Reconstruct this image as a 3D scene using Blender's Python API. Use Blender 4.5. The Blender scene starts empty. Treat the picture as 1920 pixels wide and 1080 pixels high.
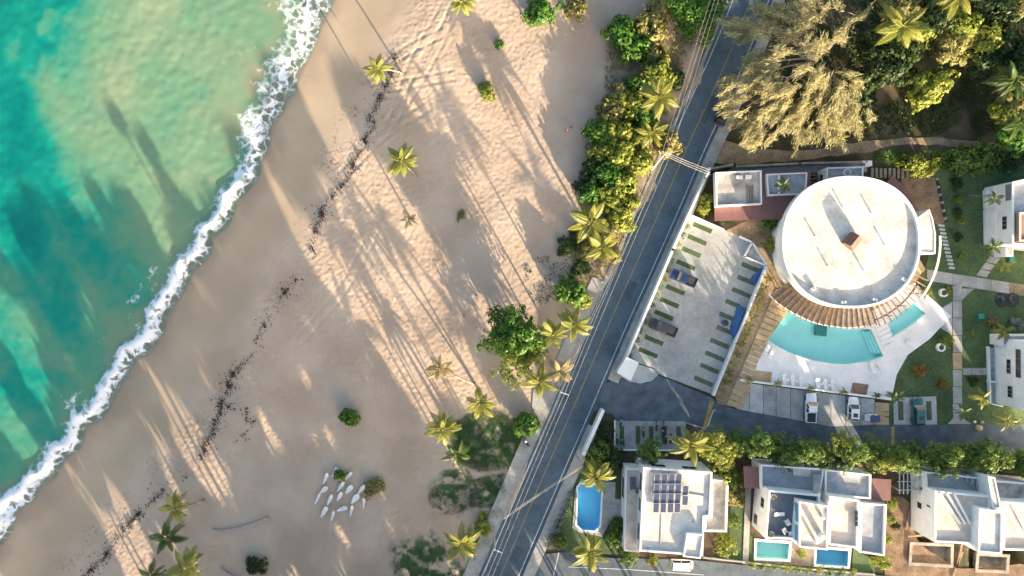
import bpy, math, random
import numpy as np
from mathutils import Vector, Matrix, Euler

# ------------------------------------------------------------------ camera, sky, sun, exposure
SC = bpy.context.scene
CAM_H = 120.0
FPX = 1280.0                      # focal length in photo pixels (24 mm equivalent)
cam_d = bpy.data.cameras.new('camera'); cam_d.lens = 24.0; cam_d.sensor_width = 36.0
cam_d.clip_start = 1.0; cam_d.clip_end = 6000.0
cam = bpy.data.objects.new('camera', cam_d); SC.collection.objects.link(cam)
cam.location = (0, 0, CAM_H); cam.rotation_euler = (0, 0, 0)
SC.camera = cam

SUN_EL = math.radians(11.0)
SUN_H = Vector((0.49, -0.872)).normalized()      # horizontal direction towards the sun
w = bpy.data.worlds.new('World'); SC.world = w; w.use_nodes = True
nt = w.node_tree; nt.nodes.clear()
sky = nt.nodes.new('ShaderNodeTexSky'); sky.sky_type = 'NISHITA'; sky.sun_disc = False
sky.sun_elevation = SUN_EL; sky.sun_rotation = math.atan2(SUN_H.x, SUN_H.y)
sky.altitude = 0; sky.air_density = 1.0; sky.dust_density = 4.0; sky.ozone_density = 1.0
bg = nt.nodes.new('ShaderNodeBackground'); bg.inputs[1].default_value = 0.118
wo = nt.nodes.new('ShaderNodeOutputWorld')
nt.links.new(sky.outputs[0], bg.inputs[0]); nt.links.new(bg.outputs[0], wo.inputs[0])
sl = bpy.data.lights.new('sun', 'SUN'); sl.energy = 5.0; sl.angle = math.radians(0.5); sl.color = (1.0, 0.80, 0.58)
so = bpy.data.objects.new('sun', sl); SC.collection.objects.link(so)
sdir = Vector((SUN_H.x * math.cos(SUN_EL), SUN_H.y * math.cos(SUN_EL), math.sin(SUN_EL)))
so.rotation_euler = (-sdir).to_track_quat('-Z', 'Y').to_euler(); so.location = sdir * 300
SC.view_settings.view_transform = 'Standard'; SC.view_settings.look = 'None'
SC.view_settings.gamma = 1.0; SC.view_settings.use_curve_mapping = False
SC.view_settings.exposure = 2.1
SC.render.engine = 'CYCLES'
SC.cycles.use_denoising = True
SC.cycles.max_bounces = 6; SC.cycles.diffuse_bounces = 3; SC.cycles.glossy_bounces = 2
SC.cycles.transmission_bounces = 4; SC.cycles.transparent_max_bounces = 8
SC.cycles.caustics_reflective = False; SC.cycles.caustics_refractive = False

# ------------------------------------------------------------------ helpers
C = SC.collection
R = random.Random(7)
NR = np.random.default_rng(7)
PI = math.pi
def W(px, py, z=0.0):
    """world point at height z that stands at this pixel of the 1920x1080 survey picture"""
    k = (CAM_H - z) / FPX
    return Vector(((px - 960.0) * k, (540.0 - py) * k, z))
def WP(pts, z=0.0):
    return [W(x, y, z) for x, y in pts]

def mk_mesh(name, V, F, smooth=False):
    me = bpy.data.meshes.new(name)
    V = np.asarray(V, dtype=np.float32).reshape(-1, 3)
    if isinstance(F, np.ndarray):
        n, k = F.shape
        me.vertices.add(len(V)); me.vertices.foreach_set('co', V.ravel())
        me.loops.add(n * k); me.loops.foreach_set('vertex_index', F.astype(np.int32).ravel())
        me.polygons.add(n); me.polygons.foreach_set('loop_start', np.arange(0, n * k, k, dtype=np.int32))
        if smooth: me.polygons.foreach_set('use_smooth', np.ones(n, dtype=bool))
        me.update(calc_edges=True)
    else:
        me.from_pydata([tuple(v) for v in V], [], F); me.update()
        if smooth: me.polygons.foreach_set('use_smooth', np.ones(len(me.polygons), dtype=bool))
    return me
def attr(me, name, arr):
    a = me.attributes.new(name, 'FLOAT', 'POINT'); a.data.foreach_set('value', np.asarray(arr, dtype=np.float32).ravel())
def obj(name, me, m=None, parent=None, loc=None, rot=None, scale=None):
    o = bpy.data.objects.new(name, me); C.objects.link(o)
    if m is not None and me is not None and not me.materials: me.materials.append(m)
    if parent is not None: o.parent = parent
    if loc is not None: o.location = loc
    if rot is not None: o.rotation_euler = rot
    if scale is not None: o.scale = scale if hasattr(scale, '__len__') else (scale,) * 3
    return o
def tag(o, label=None, cat=None, group=None, kind=None):
    if label: o['label'] = label
    if cat: o['category'] = cat
    if group: o['group'] = group
    if kind: o['kind'] = kind
    return o
def thing(name, label, cat, loc=(0, 0, 0), rz=0.0, group=None):
    o = bpy.data.objects.new(name, None); C.objects.link(o); o.empty_display_size = 0.3
    o.location = loc; o.rotation_euler = (0, 0, rz)
    return tag(o, label, cat, group)
def copy_tree(o, parent=None, deep=0):
    c = o.copy(); C.objects.link(c)
    if parent is not None: c.parent = parent
    for ch in list(o.children):
        copy_tree(ch, c, deep + 1)
    return c

class MB:
    """collects simple solids, then links them as one mesh"""
    def __init__(s): s.v = []; s.f = []
    def add(s, V, F):
        b = len(s.v); s.v += [tuple(v) for v in V]; s.f += [[i + b for i in f] for f in F]; return s
    def prism(s, poly, z0, z1, top=None):
        """poly: list of (x,y) world; top: optional other polygon for the top ring"""
        p = [(q[0], q[1]) for q in poly]; t = [(q[0], q[1]) for q in (top or poly)]
        n = len(p)
        A = sum(p[i][0] * p[(i + 1) % n][1] - p[(i + 1) % n][0] * p[i][1] for i in range(n))
        if A < 0: p = p[::-1]; t = t[::-1]
        V = [(x, y, z0) for x, y in p] + [(x, y, z1) for x, y in t]
        F = [list(range(n))[::-1], list(range(n, 2 * n))] + [[i, (i + 1) % n, n + (i + 1) % n, n + i] for i in range(n)]
        return s.add(V, F)
    def box(s, cx, cy, cz, sx, sy, sz, rz=0.0, bev=0.0):
        c, q = math.cos(rz), math.sin(rz)
        def ring(hx, hy, z):
            return [(cx + x * c - y * q, cy + x * q + y * c, z) for x, y in ((-hx, -hy), (hx, -hy), (hx, hy), (-hx, hy))]
        hx, hy, hz = sx / 2, sy / 2, sz / 2
        if bev <= 0:
            V = ring(hx, hy, cz - hz) + ring(hx, hy, cz + hz)
            return s.add(V, [[3, 2, 1, 0], [4, 5, 6, 7]] + [[i, (i + 1) % 4, 4 + (i + 1) % 4, 4 + i] for i in range(4)])
        V = ring(hx - bev, hy - bev, cz - hz) + ring(hx, hy, cz - hz + bev) + ring(hx, hy, cz + hz - bev) + ring(hx - bev, hy - bev, cz + hz)
        F = [[3, 2, 1, 0], [12, 13, 14, 15]]
        for k in range(3):
            F += [[4 * k + i, 4 * k + (i + 1) % 4, 4 * k + 4 + (i + 1) % 4, 4 * k + 4 + i] for i in range(4)]
        return s.add(V, F)
    def tube(s, pts, r, n=6, cap=True):
        pts = [Vector(p) for p in pts]
        rs = r if hasattr(r, '__len__') else [r] * len(pts)
        V = []; F = []
        for i, p in enumerate(pts):
            d = (pts[min(i + 1, len(pts) - 1)] - pts[max(i - 1, 0)]).normalized()
            a = Vector((0, 0, 1)) if abs(d.z) < 0.9 else Vector((1, 0, 0))
            u = d.cross(a).normalized(); v = d.cross(u)
            for k in range(n):
                t = 2 * PI * k / n
                V.append(p + (u * math.cos(t) + v * math.sin(t)) * rs[i])
        for i in range(len(pts) - 1):
            for k in range(n):
                F.append([i * n + k, i * n + (k + 1) % n, (i + 1) * n + (k + 1) % n, (i + 1) * n + k])
        if cap:
            F.append(list(range(n))[::-1]); F.append([(len(pts) - 1) * n + k for k in range(n)])
        return s.add(V, F)
    def disc(s, cx, cy, z0, z1, r0, r1=None, n=20, sy=1.0):
        r1 = r0 if r1 is None else r1
        p = [(cx + r0 * math.cos(2 * PI * k / n), cy + sy * r0 * math.sin(2 * PI * k / n)) for k in range(n)]
        t = [(cx + r1 * math.cos(2 * PI * k / n), cy + sy * r1 * math.sin(2 * PI * k / n)) for k in range(n)]
        return s.prism(p, z0, z1, t)
    def ringwall(s, outer, inner, z0, z1):
        n = len(outer)
        V = [(x, y, z) for z in (z0, z1) for P in (outer, inner) for x, y in [(q[0], q[1]) for q in P]]
        F = []
        for i in range(n):
            j = (i + 1) % n
            F += [[i, j, 2 * n + j, 2 * n + i], [n + j, n + i, 3 * n + i, 3 * n + j], [2 * n + i, 2 * n + j, 3 * n + j, 3 * n + i], [i, n + i, n + j, j]]
        return s.add(V, F)
    def build(s, name, m, parent=None, smooth=False, local=False):
        V = np.array(s.v, dtype=np.float64).reshape(-1, 3)
        if parent is not None and not local:
            q = parent; off = np.zeros(3)
            while q is not None: off += np.array(q.location); q = q.parent
            V = V - off
        o = obj(name, mk_mesh(name, V, s.f, smooth), m, parent)
        return o

def inset(poly, d):
    """move a convex-ish polygon's edges inwards by d"""
    p = [Vector((q[0], q[1])) for q in poly]; n = len(p)
    A = sum(p[i].x * p[(i + 1) % n].y - p[(i + 1) % n].x * p[i].y for i in range(n))
    s = 1 if A > 0 else -1
    out = []
    for i in range(n):
        e0 = (p[i] - p[i - 1]).normalized(); e1 = (p[(i + 1) % n] - p[i]).normalized()
        n0 = Vector((-e0.y, e0.x)) * s; n1 = Vector((-e1.y, e1.x)) * s
        b = n0 + n1; L = max(0.25, b.length_squared / 2)
        out.append(p[i] + b * (d / L))
    return out
def sheet(name, poly, z, m, parent=None, thick=0.0):
    b = MB()
    if thick > 0: b.prism(poly, z - thick, z)
    else:
        p = [(q[0], q[1], z) for q in poly]
        A = sum(p[i][0] * p[(i + 1) % len(p)][1] - p[(i + 1) % len(p)][0] * p[i][1] for i in range(len(p)))
        if A < 0: p = p[::-1]
        b.add(p, [list(range(len(p)))])
    return b.build(name, m, parent)

def catmull(pts, n=8):
    P = [np.array(p, dtype=float) for p in pts]; P = [2 * P[0] - P[1]] + P + [2 * P[-1] - P[-2]]
    out = []
    for i in range(1, len(P) - 2):
        for k in range(n):
            t = k / n
            out.append(0.5 * (2 * P[i] + (P[i + 1] - P[i - 1]) * t + (2 * P[i - 1] - 5 * P[i] + 4 * P[i + 1] - P[i + 2]) * t * t + (3 * P[i] - P[i - 1] - 3 * P[i + 1] + P[i + 2]) * t ** 3))
    out.append(P[-2]); return np.array(out)
def hash2(ix, iy, seed):
    h = (ix.astype(np.int64) * 374761393 + iy.astype(np.int64) * 668265263 + int(seed) * 1013904223) & 0x7fffffff
    h = ((h ^ (h >> 13)) * 1274126177) & 0x7fffffff
    return ((h ^ (h >> 16)) & 0xffff) / 65535.0
def vnoise(x, y, seed=0):
    ix = np.floor(x); iy = np.floor(y); fx = x - ix; fy = y - iy
    fx = fx * fx * (3 - 2 * fx); fy = fy * fy * (3 - 2 * fy)
    a = hash2(ix, iy, seed); b = hash2(ix + 1, iy, seed); c = hash2(ix, iy + 1, seed); d = hash2(ix + 1, iy + 1, seed)
    return (a + (b - a) * fx) * (1 - fy) + (c + (d - c) * fx) * fy
def fbm(x, y, seed=0, oct=4):
    s = 0; a = 0.5; t = 0
    for k in range(oct):
        s = s + a * vnoise(x * 2 ** k, y * 2 ** k, seed + k); t += a; a *= 0.5
    return s / t
def sstep(a, b, x):
    t = np.clip((x - a) / (b - a), 0, 1); return t * t * (3 - 2 * t)
def poly_dist(X, Y, P):
    """distance to a polyline, side sign (+ = right of travel), arc position"""
    best = np.full(X.shape, 1e9); sign = np.zeros(X.shape); arc = np.zeros(X.shape); L = 0.0
    for i in range(len(P) - 1):
        ax, ay = P[i]; bx, by = P[i + 1]; dx, dy = bx - ax, by - ay; l2 = dx * dx + dy * dy; l = math.sqrt(l2)
        t = np.clip(((X - ax) * dx + (Y - ay) * dy) / l2, 0, 1)
        D = np.hypot(X - ax - t * dx, Y - ay - t * dy)
        m = D < best
        best = np.where(m, D, best); sign = np.where(m, np.sign((X - ax) * dy - (Y - ay) * dx), sign); arc = np.where(m, L + t * l, arc)
        L += l
    return best, sign, arc
def inpoly(X, Y, poly):
    r = np.zeros(np.shape(X), dtype=bool); n = len(poly)
    for i in range(n):
        x1, y1 = poly[i][0], poly[i][1]; x2, y2 = poly[(i + 1) % n][0], poly[(i + 1) % n][1]
        if y1 == y2: continue
        r ^= ((y1 > Y) != (y2 > Y)) & (X < (x2 - x1) * (Y - y1) / (y2 - y1) + x1)
    return r

# ------------------------------------------------------------------ materials
MATS = {}
def nodes(name):
    m = bpy.data.materials.new(name); m.use_nodes = True; MATS[name] = m
    return m, m.node_tree, m.node_tree.nodes['Principled BSDF']
def N(nt, t, **k):
    n = nt.nodes.new(t)
    for a, b in k.items():
        if a.startswith('i_'): n.inputs[a[2:].replace('_', ' ')].default_value = b
        else: setattr(n, a, b)
    return n
def ramp(nt, stops):
    r = nt.nodes.new('ShaderNodeValToRGB'); e = r.color_ramp.elements
    while len(e) < len(stops): e.new(0.5)
    for k, (p, c) in enumerate(stops):
        e[k].position = p; e[k].color = (c[0], c[1], c[2], 1) if hasattr(c, '__len__') else (c, c, c, 1)
    return r
def pos(nt, scale=1.0):
    g = nt.nodes.new('ShaderNodeNewGeometry'); return g.outputs['Position']
def mat(name, col, rough=0.7, var=0.15, scale=0.6, fine=0.08, bump=0.0, bscale=6.0, metal=0.0, col2=None, spec=None):
    """a surface of one real colour with large stains and fine grain"""
    m, t, p = nodes(name); L = t.links
    P = pos(t)
    n1 = N(t, 'ShaderNodeTexNoise', i_Scale=scale, i_Detail=5.0, i_Roughness=0.65); L.new(P, n1.inputs['Vector'])
    n2 = N(t, 'ShaderNodeTexNoise', i_Scale=scale * 9, i_Detail=3.0); L.new(P, n2.inputs['Vector'])
    c2 = col2 or tuple(c * (1 - 2.2 * var) for c in col)
    r = ramp(t, [(0.34, c2), (0.62, col)]); L.new(n1.outputs['Fac'], r.inputs['Fac'])
    mx = N(t, 'ShaderNodeMix', data_type='RGBA', blend_type='OVERLAY'); mx.inputs['Factor'].default_value = min(1, fine * 5)
    L.new(r.outputs['Color'], mx.inputs[6]); L.new(n2.outputs['Fac'], mx.inputs[7])
    L.new(mx.outputs[2], p.inputs['Base Color'])
    p.inputs['Roughness'].default_value = rough; p.inputs['Metallic'].default_value = metal
    if spec is not None: p.inputs['Specular IOR Level'].default_value = spec
    if bump > 0:
        n3 = N(t, 'ShaderNodeTexNoise', i_Scale=bscale, i_Detail=4.0); L.new(P, n3.inputs['Vector'])
        b = N(t, 'ShaderNodeBump', i_Strength=1.0, i_Distance=bump); L.new(n3.outputs['Fac'], b.inputs['Height']); L.new(b.outputs['Normal'], p.inputs['Normal'])
    return m
def leafmat(name, cols, trans=0.35, rough=0.55):
    """foliage: colour picked leaf by leaf from the attribute 'tint', light passing through the blades"""
    m, t, p = nodes(name); L = t.links
    a = N(t, 'ShaderNodeAttribute', attribute_name='tint')
    oi = t.nodes.new('ShaderNodeObjectInfo')
    ad = N(t, 'ShaderNodeMath', operation='MULTIPLY_ADD'); ad.inputs[1].default_value = 0.3
    L.new(oi.outputs['Random'], ad.inputs[0]); 
    sc = N(t, 'ShaderNodeMath', operation='MULTIPLY'); sc.inputs[1].default_value = 0.7
    L.new(a.outputs['Fac'], sc.inputs[0]); L.new(sc.outputs[0], ad.inputs[2])
    r = ramp(t, [(k / (len(cols) - 1), c) for k, c in enumerate(cols)]); L.new(ad.outputs[0], r.inputs['Fac'])
    L.new(r.outputs['Color'], p.inputs['Base Color']); p.inputs['Roughness'].default_value = rough
    p.inputs['Specular IOR Level'].default_value = 0.3
    tr = t.nodes.new('ShaderNodeBsdfTranslucent'); L.new(r.outputs['Color'], tr.inputs['Color'])
    mx = t.nodes.new('ShaderNodeMixShader'); mx.inputs[0].default_value = trans
    out = t.nodes['Material Output']
    L.new(p.outputs[0], mx.inputs[1]); L.new(tr.outputs[0], mx.inputs[2]); L.new(mx.outputs[0], out.inputs['Surface'])
    return m
# ------------------------------------------------------------------ shoreline data (survey pixels)
ZSEA = -1.0
SH_A = [(1330, -1500), (930, -560), (690, -110), (652, -40), (630, 0), (610, 40), (592, 80), (575, 120), (547, 185), (521, 230), (505, 275), (490, 320), (470, 350), (452, 383), (425, 420), (405, 450),
        (388, 480), (360, 520), (337, 555), (325, 590), (308, 625), (268, 670), (235, 708), (222, 745), (190, 788), (160, 815), (140, 850), (108, 882), (75, 920), (45, 952), (20, 992), (-5, 1035), (-60, 1110), (-420, 1620), (-1100, 2500)]
SH_W = [(-1500, 80), (0, 92), (80, 70), (150, 72), (230, 62), (300, 40), (400, 40), (480, 46), (560, 44), (640, 48), (720, 42), (800, 40), (880, 44), (960, 50), (1080, 50), (2500, 60)]   # foam width by row
A_w = np.array([W(x, y, ZSEA)[:2] for x, y in catmull(SH_A, 5)])

def axis(lo, hi, step, far, g=1.35):
    a = list(np.arange(lo, hi + 1e-6, step)); s = step; x = a[0]; pre = []
    while x > -far: s *= g; x -= s; pre.append(x)
    s = step; x = a[-1]; post = []
    while x < far: s *= g; x += s; post.append(x)
    return np.array(pre[::-1] + a + post)
def grid_faces(nx, ny):
    i = np.arange(nx * ny).reshape(ny, nx)
    return np.stack([i[:-1, :-1], i[:-1, 1:], i[1:, 1:], i[1:, :-1]], -1).reshape(-1, 4)

# road centre line
ROAD = [(1790, -1300), (1560, -420), (1450, -110), (1408, 0), (1370, 96), (1330, 186), (1289, 275), (1244, 380), (1195, 490), (1146, 598), (1111, 680), (1068, 780), (1025, 878), (982, 978), (938, 1080), (890, 1190), (760, 1500), (420, 2300)]
RC = np.array([W(x, y)[:2] for x, y in catmull(ROAD, 6)])
def offset_line(P, d):
    T = np.gradient(P, axis=0); T /= np.linalg.norm(T, axis=1)[:, None]
    return P + np.stack([-T[:, 1], T[:, 0]], 1) * d           # +d = to the right in the picture (travel is downwards)
def strip(name, P, d0, d1, z, m, i0=0, i1=None, parent=None, thick=0):
    a = offset_line(P, d0)[i0:i1]; b = offset_line(P, d1)[i0:i1]; n = len(a)
    V = [(x, y, z) for x, y in a] + [(x, y, z) for x, y in b]
    F = [[i, n + i, n + i + 1, i + 1] for i in range(n - 1)]
    if thick:
        V += [(x, y, z - thick) for x, y in a] + [(x, y, z - thick) for x, y in b]
        F += [[2 * n + i, i, i + 1, 2 * n + i + 1] for i in range(n - 1)] + [[n + i, 3 * n + i, 3 * n + i + 1, n + i + 1] for i in range(n - 1)]
        F += [[0, 2 * n, 3 * n, n], [n - 1, 2 * n - 1, 4 * n - 1, 3 * n - 1]]
    b_ = MB(); b_.add(V, F); return b_.build(name, m, parent)

# ------------------------------------------------------------------ terrain (beach and land in one sheet)
def land_mat():
    m, t, p = nodes('sand_and_soil'); L = t.links; P = pos(t)
    d = N(t, 'ShaderNodeAttribute', attribute_name='inland'); soil = N(t, 'ShaderNodeAttribute', attribute_name='soil'); lit = N(t, 'ShaderNodeAttribute', attribute_name='litter')
    n1 = N(t, 'ShaderNodeAttribute', attribute_name='tone')
    n2 = N(t, 'ShaderNodeTexNoise', i_Scale=1.9, i_Detail=4.0, i_Roughness=0.7); L.new(P, n2.inputs['Vector'])
    dry = ramp(t, [(0.3, (0.39, 0.295, 0.218)), (0.7, (0.475, 0.37, 0.28))]); L.new(n1.outputs['Fac'], dry.inputs['Fac'])
    wet = ramp(t, [(0.3, (0.37, 0.285, 0.20)), (0.7, (0.42, 0.33, 0.232))]); L.new(n1.outputs['Fac'], wet.inputs['Fac'])
    dn = N(t, 'ShaderNodeMath', operation='MULTIPLY_ADD'); dn.inputs[1].default_value = 5.0; L.new(n1.outputs['Fac'], dn.inputs[0]); L.new(d.outputs['Fac'], dn.inputs[2])
    mr = N(t, 'ShaderNodeMapRange', interpolation_type='SMOOTHSTEP'); mr.inputs[1].default_value = 11.0; mr.inputs[2].default_value = 15.5; L.new(dn.outputs[0], mr.inputs[0])
    mr0 = N(t, 'ShaderNodeMapRange', interpolation_type='SMOOTHSTEP'); mr0.inputs[1].default_value = 1.5; mr0.inputs[2].default_value = 6.5; L.new(dn.outputs[0], mr0.inputs[0])
    soak = N(t, 'ShaderNodeMix', data_type='RGBA'); soak.inputs[6].default_value = (0.285, 0.222, 0.165, 1); L.new(mr0.outputs[0], soak.inputs[0]); L.new(wet.outputs[0], soak.inputs[7])
    a = N(t, 'ShaderNodeMix', data_type='RGBA'); L.new(mr.outputs[0], a.inputs[0]); L.new(soak.outputs[2], a.inputs[6]); L.new(dry.outputs[0], a.inputs[7])
    # drift litter: brown specks where the attribute says so
    sp = N(t, 'ShaderNodeMapRange'); sp.inputs[1].default_value = 0.50; sp.inputs[2].default_value = 0.36; L.new(n2.outputs['Fac'], sp.inputs[0])
    sm = N(t, 'ShaderNodeMath', operation='MULTIPLY'); L.new(sp.outputs[0], sm.inputs[0]); L.new(lit.outputs['Fac'], sm.inputs[1])
    b = N(t, 'ShaderNodeMix', data_type='RGBA'); L.new(sm.outputs[0], b.inputs[0]); L.new(a.outputs[2], b.inputs[6]); b.inputs[7].default_value = (0.13, 0.10, 0.06, 1)
    so_ = ramp(t, [(0.25, (0.030, 0.040, 0.014)), (0.5, (0.062, 0.055, 0.028)), (0.75, (0.13, 0.095, 0.06))]); 
    n4 = N(t, 'ShaderNodeAttribute', attribute_name='soiltone'); L.new(n4.outputs['Fac'], so_.inputs['Fac'])
    c = N(t, 'ShaderNodeMix', data_type='RGBA'); L.new(soil.outputs['Fac'], c.inputs[0]); L.new(b.outputs[2], c.inputs[6]); L.new(so_.outputs[0], c.inputs[7])
    tf = N(t, 'ShaderNodeAttribute', attribute_name='turf'); tm = N(t, 'ShaderNodeMath', operation='MULTIPLY'); L.new(tf.outputs['Fac'], tm.inputs[0]); tn = N(t, 'ShaderNodeMapRange'); tn.inputs[1].default_value = 0.30; tn.inputs[2].default_value = 0.52; L.new(n2.outputs['Fac'], tn.inputs[0])
    ts = N(t, 'ShaderNodeMath', operation='ADD', use_clamp=True); L.new(tn.outputs[0], ts.inputs[0]); L.new(tf.outputs['Fac'], ts.inputs[1]); L.new(ts.outputs[0], tm.inputs[1])
    gm = N(t, 'ShaderNodeMix', data_type='RGBA'); gm.inputs[7].default_value = (0.050, 0.098, 0.038, 1); L.new(tm.outputs[0], gm.inputs[0]); L.new(c.outputs[2], gm.inputs[6]); L.new(gm.outputs[2], p.inputs['Base Color'])
    ro = N(t, 'ShaderNodeMapRange'); ro.inputs[1].default_value = 2.0; ro.inputs[2].default_value = 9.0; ro.inputs[3].default_value = 0.38; ro.inputs[4].default_value = 0.92
    L.new(dn.outputs[0], ro.inputs[0]); L.new(ro.outputs[0], p.inputs['Roughness']); p.inputs['Specular IOR Level'].default_value = 0.3
    return m
X1 = axis(-92, 34, 0.2, 1500); X1 = np.concatenate([X1[X1 <= 34.0], np.arange(34.8, 98, 0.8), np.geomspace(100, 1500, 12)]); Y1 = axis(-55, 55, 0.2, 1500)
GX, GY = np.meshgrid(X1, Y1)
def coarse(fn, lo=(-110, -75), hi=(60, 75), st=1.0):
    """evaluate a smooth field on a coarse grid, then interpolate it onto the fine one (exactly outside it)"""
    cx = np.arange(lo[0], hi[0] + st, st); cy = np.arange(lo[1], hi[1] + st, st); A, B = np.meshgrid(cx, cy); Fv = fn(A, B)
    u = np.clip((GX - lo[0]) / st, 0, len(cx) - 1.001); v = np.clip((GY - lo[1]) / st, 0, len(cy) - 1.001)
    i = u.astype(int); j = v.astype(int); u = u - i; v = v - j
    r = (Fv[j, i] * (1 - u) + Fv[j, i + 1] * u) * (1 - v) + (Fv[j + 1, i] * (1 - u) + Fv[j + 1, i + 1] * u) * v
    o_ = (GX < lo[0]) | (GX > hi[0]) | (GY < lo[1]) | (GY > hi[1])
    r[o_] = fn(GX[o_], GY[o_]); return r
def sdist(P):
    def f(X, Y):
        d_, s_, _ = poly_dist(X, Y, P); return -d_ * s_
    return f
inland = coarse(sdist(A_w)); roadside = coarse(sdist(RC))        # + = landward of the swash edge / of the road
zt = np.where(inland > 0, ZSEA + 1.0 * sstep(0, 22, inland), ZSEA + np.maximum(inland * 0.1, -7))
dryness = sstep(10, 15, inland) * (1 - sstep(-8, -4, roadside))
zt += dryness * (0.060 * (vnoise(GX * 2.3, GY * 2.3, 3) - 0.5) + 0.055 * (vnoise(GX * 3.7, GY * 3.7, 4) - 0.5) + 0.35 * (fbm(GX * 0.09, GY * 0.09, 9, 3) - 0.5) * sstep(14, 24, inland) * (1 - sstep(-14, -5, roadside)))
zt += sstep(2, 12, inland) * (1 - sstep(12, 20, inland)) * 0.10 * (fbm(GX * 0.25, GY * 0.25, 5, 3) - 0.5)
# wheel ruts across the dry sand
RUTS = [[(725, 240), (790, 140), (850, 20), (880, -60)], [(735, 235), (770, 130), (835, 10)], [(700, 140), (760, 95), (830, 60)], [(700, 165), (770, 155), (850, 140)], [(560, 640), (640, 545), (690, 455), (700, 430)], [(660, 700), (600, 590), (560, 500)], [(640, 330), (720, 250), (800, 200)]]
for rt in RUTS:
    pl = np.array([W(x, y)[:2] for x, y in catmull(rt, 6)])
    for o_ in (-0.8, 0.8):
        q = offset_line(pl, o_)
        bb = (GX > q[:, 0].min() - 2) & (GX < q[:, 0].max() + 2) & (GY > q[:, 1].min() - 2) & (GY < q[:, 1].max() + 2)
        d2, _, _ = poly_dist(GX[bb], GY[bb], q)
        zt[bb] += -0.035 * np.exp(-(d2 / 0.26) ** 2) + 0.018 * np.exp(-((d2 - 0.55) / 0.25) ** 2)
zt -= sstep(-4.5, -3.0, roadside) * 0.12               # land beyond the beach lies just under the road and the paving
soil = sstep(-5.2, -3.4, roadside + 1.2 * (fbm(GX * 0.3, GY * 0.3, 21, 3) - 0.5))
BELT = [(1140, 40), (1260, 60), (1300, 0), (1330, 0), (1290, 110), (1260, 220), (1225, 320), (1190, 420), (1150, 500), (1100, 560), (1060, 560), (1075, 480), (1085, 380), (1105, 290), (1130, 200)]
bw = [(W(x, y)[0], W(x, y)[1]) for x, y in BELT]
def belt_sd(X, Y):
    d_, _, _ = poly_dist(X, Y, np.array(bw + bw[:1])); return np.where(inpoly(X, Y, bw), -d_, d_)
sd = coarse(belt_sd) + 3 * (fbm(GX * 0.25, GY * 0.25, 33, 3) - 0.5)
soil = np.maximum(soil, 0.55 * (1 - sstep(-2.5, 1.0, sd)))
# litter on the upper beach: a rack line of brown bits
LIT = [(745, 90), (700, 150), (660, 215), (640, 270), (600, 340)]
d1 = np.abs(coarse(sdist(np.array([W(x, y)[:2] for x, y in LIT]))))
LIT2 = [(520, 560), (440, 700), (330, 830), (250, 900), (190, 970), (120, 1060)]
d2 = np.abs(coarse(sdist(np.array([W(x, y)[:2] for x, y in LIT2]))))
litter = np.clip(0.9 * np.exp(-(d1 / 2.6) ** 2) + 0.55 * np.exp(-(d2 / 2.4) ** 2), 0, 1) * sstep(0.42, 0.6, fbm(GX * 0.35, GY * 0.35, 41, 4))
GR = [[(850, 790), (905, 765), (945, 775), (990, 810), (985, 850), (955, 880), (900, 885), (862, 870), (850, 840)], [(880, 900), (945, 885), (950, 920), (925, 955), (880, 950)], [(735, 1030), (770, 1000), (810, 1005), (850, 1045), (880, 1075), (850, 1110), (740, 1110)], [(835, 880), (880, 880), (900, 930), (860, 965), (815, 965), (800, 930)], [(900, 960), (940, 950), (905, 1060), (880, 1090), (885, 1010)]]
turf = np.zeros(GX.shape); wob = 2.4 * (fbm(GX * 0.35, GY * 0.35, 241, 4) - 0.5)
for gp_, gs_ in zip(GR, (1.0, 0.95, 0.75, 0.45, 0.6)):
    gw_ = [tuple(W(x, y)[:2]) for x, y in gp_]
    bb = (GX > min(q[0] for q in gw_) - 3) & (GX < max(q[0] for q in gw_) + 3) & (GY > min(q[1] for q in gw_) - 3) & (GY < max(q[1] for q in gw_) + 3)
    d_, _, _ = poly_dist(GX[bb], GY[bb], np.array(gw_ + gw_[:1])); sd_ = np.where(inpoly(GX[bb], GY[bb], gw_), d_, -d_) + wob[bb]
    turf[bb] = np.maximum(turf[bb], sstep(-1.2, 1.6, sd_) * sstep(0.42, 0.62, fbm(GX[bb] * 0.8, GY[bb] * 0.8, 251, 5) + 0.30 * (gs_ - 0.45)))
PITS = [[(1430, 575), (1430, 655), (1560, 692), (1665, 680), (1745, 595), (1715, 555), (1600, 600)], [(1078, 903), (1132, 903), (1132, 1000), (1078, 1000)], [(1412, 1010), (1484, 1010), (1484, 1054), (1412, 1054)], [(1524, 1022), (1596, 1026), (1596, 1068), (1524, 1064)], [(1698, 1010), (1792, 1014), (1790, 1070), (1696, 1064)], [(1826, 1030), (1920, 1030), (1916, 1082), (1826, 1078)]]
for pt in PITS:
    zt[inpoly(GX, GY, [W(x, y)[:2] for x, y in pt])] = -2.4
V = np.stack([GX, GY, zt], -1).reshape(-1, 3)
F = grid_faces(len(X1), len(Y1)); F = F[(inland.ravel()[F] > -4).any(1) | (np.abs(GX.ravel()[F]) > 93).any(1) | (np.abs(GY.ravel()[F]) > 56).any(1)]
me = mk_mesh('terrain', V, F, smooth=True)
attr(me, 'inland', inland); attr(me, 'tone', fbm(GX * 0.16, GY * 0.16, 201, 5)); attr(me, 'soiltone', fbm(GX * 0.5, GY * 0.5, 211, 5)); attr(me, 'soil', soil); attr(me, 'turf', turf); attr(me, 'litter', litter)
tag(obj('ground', me, land_mat()), 'pale trodden beach sand running up to dark garden soil', kind='structure')
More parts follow.
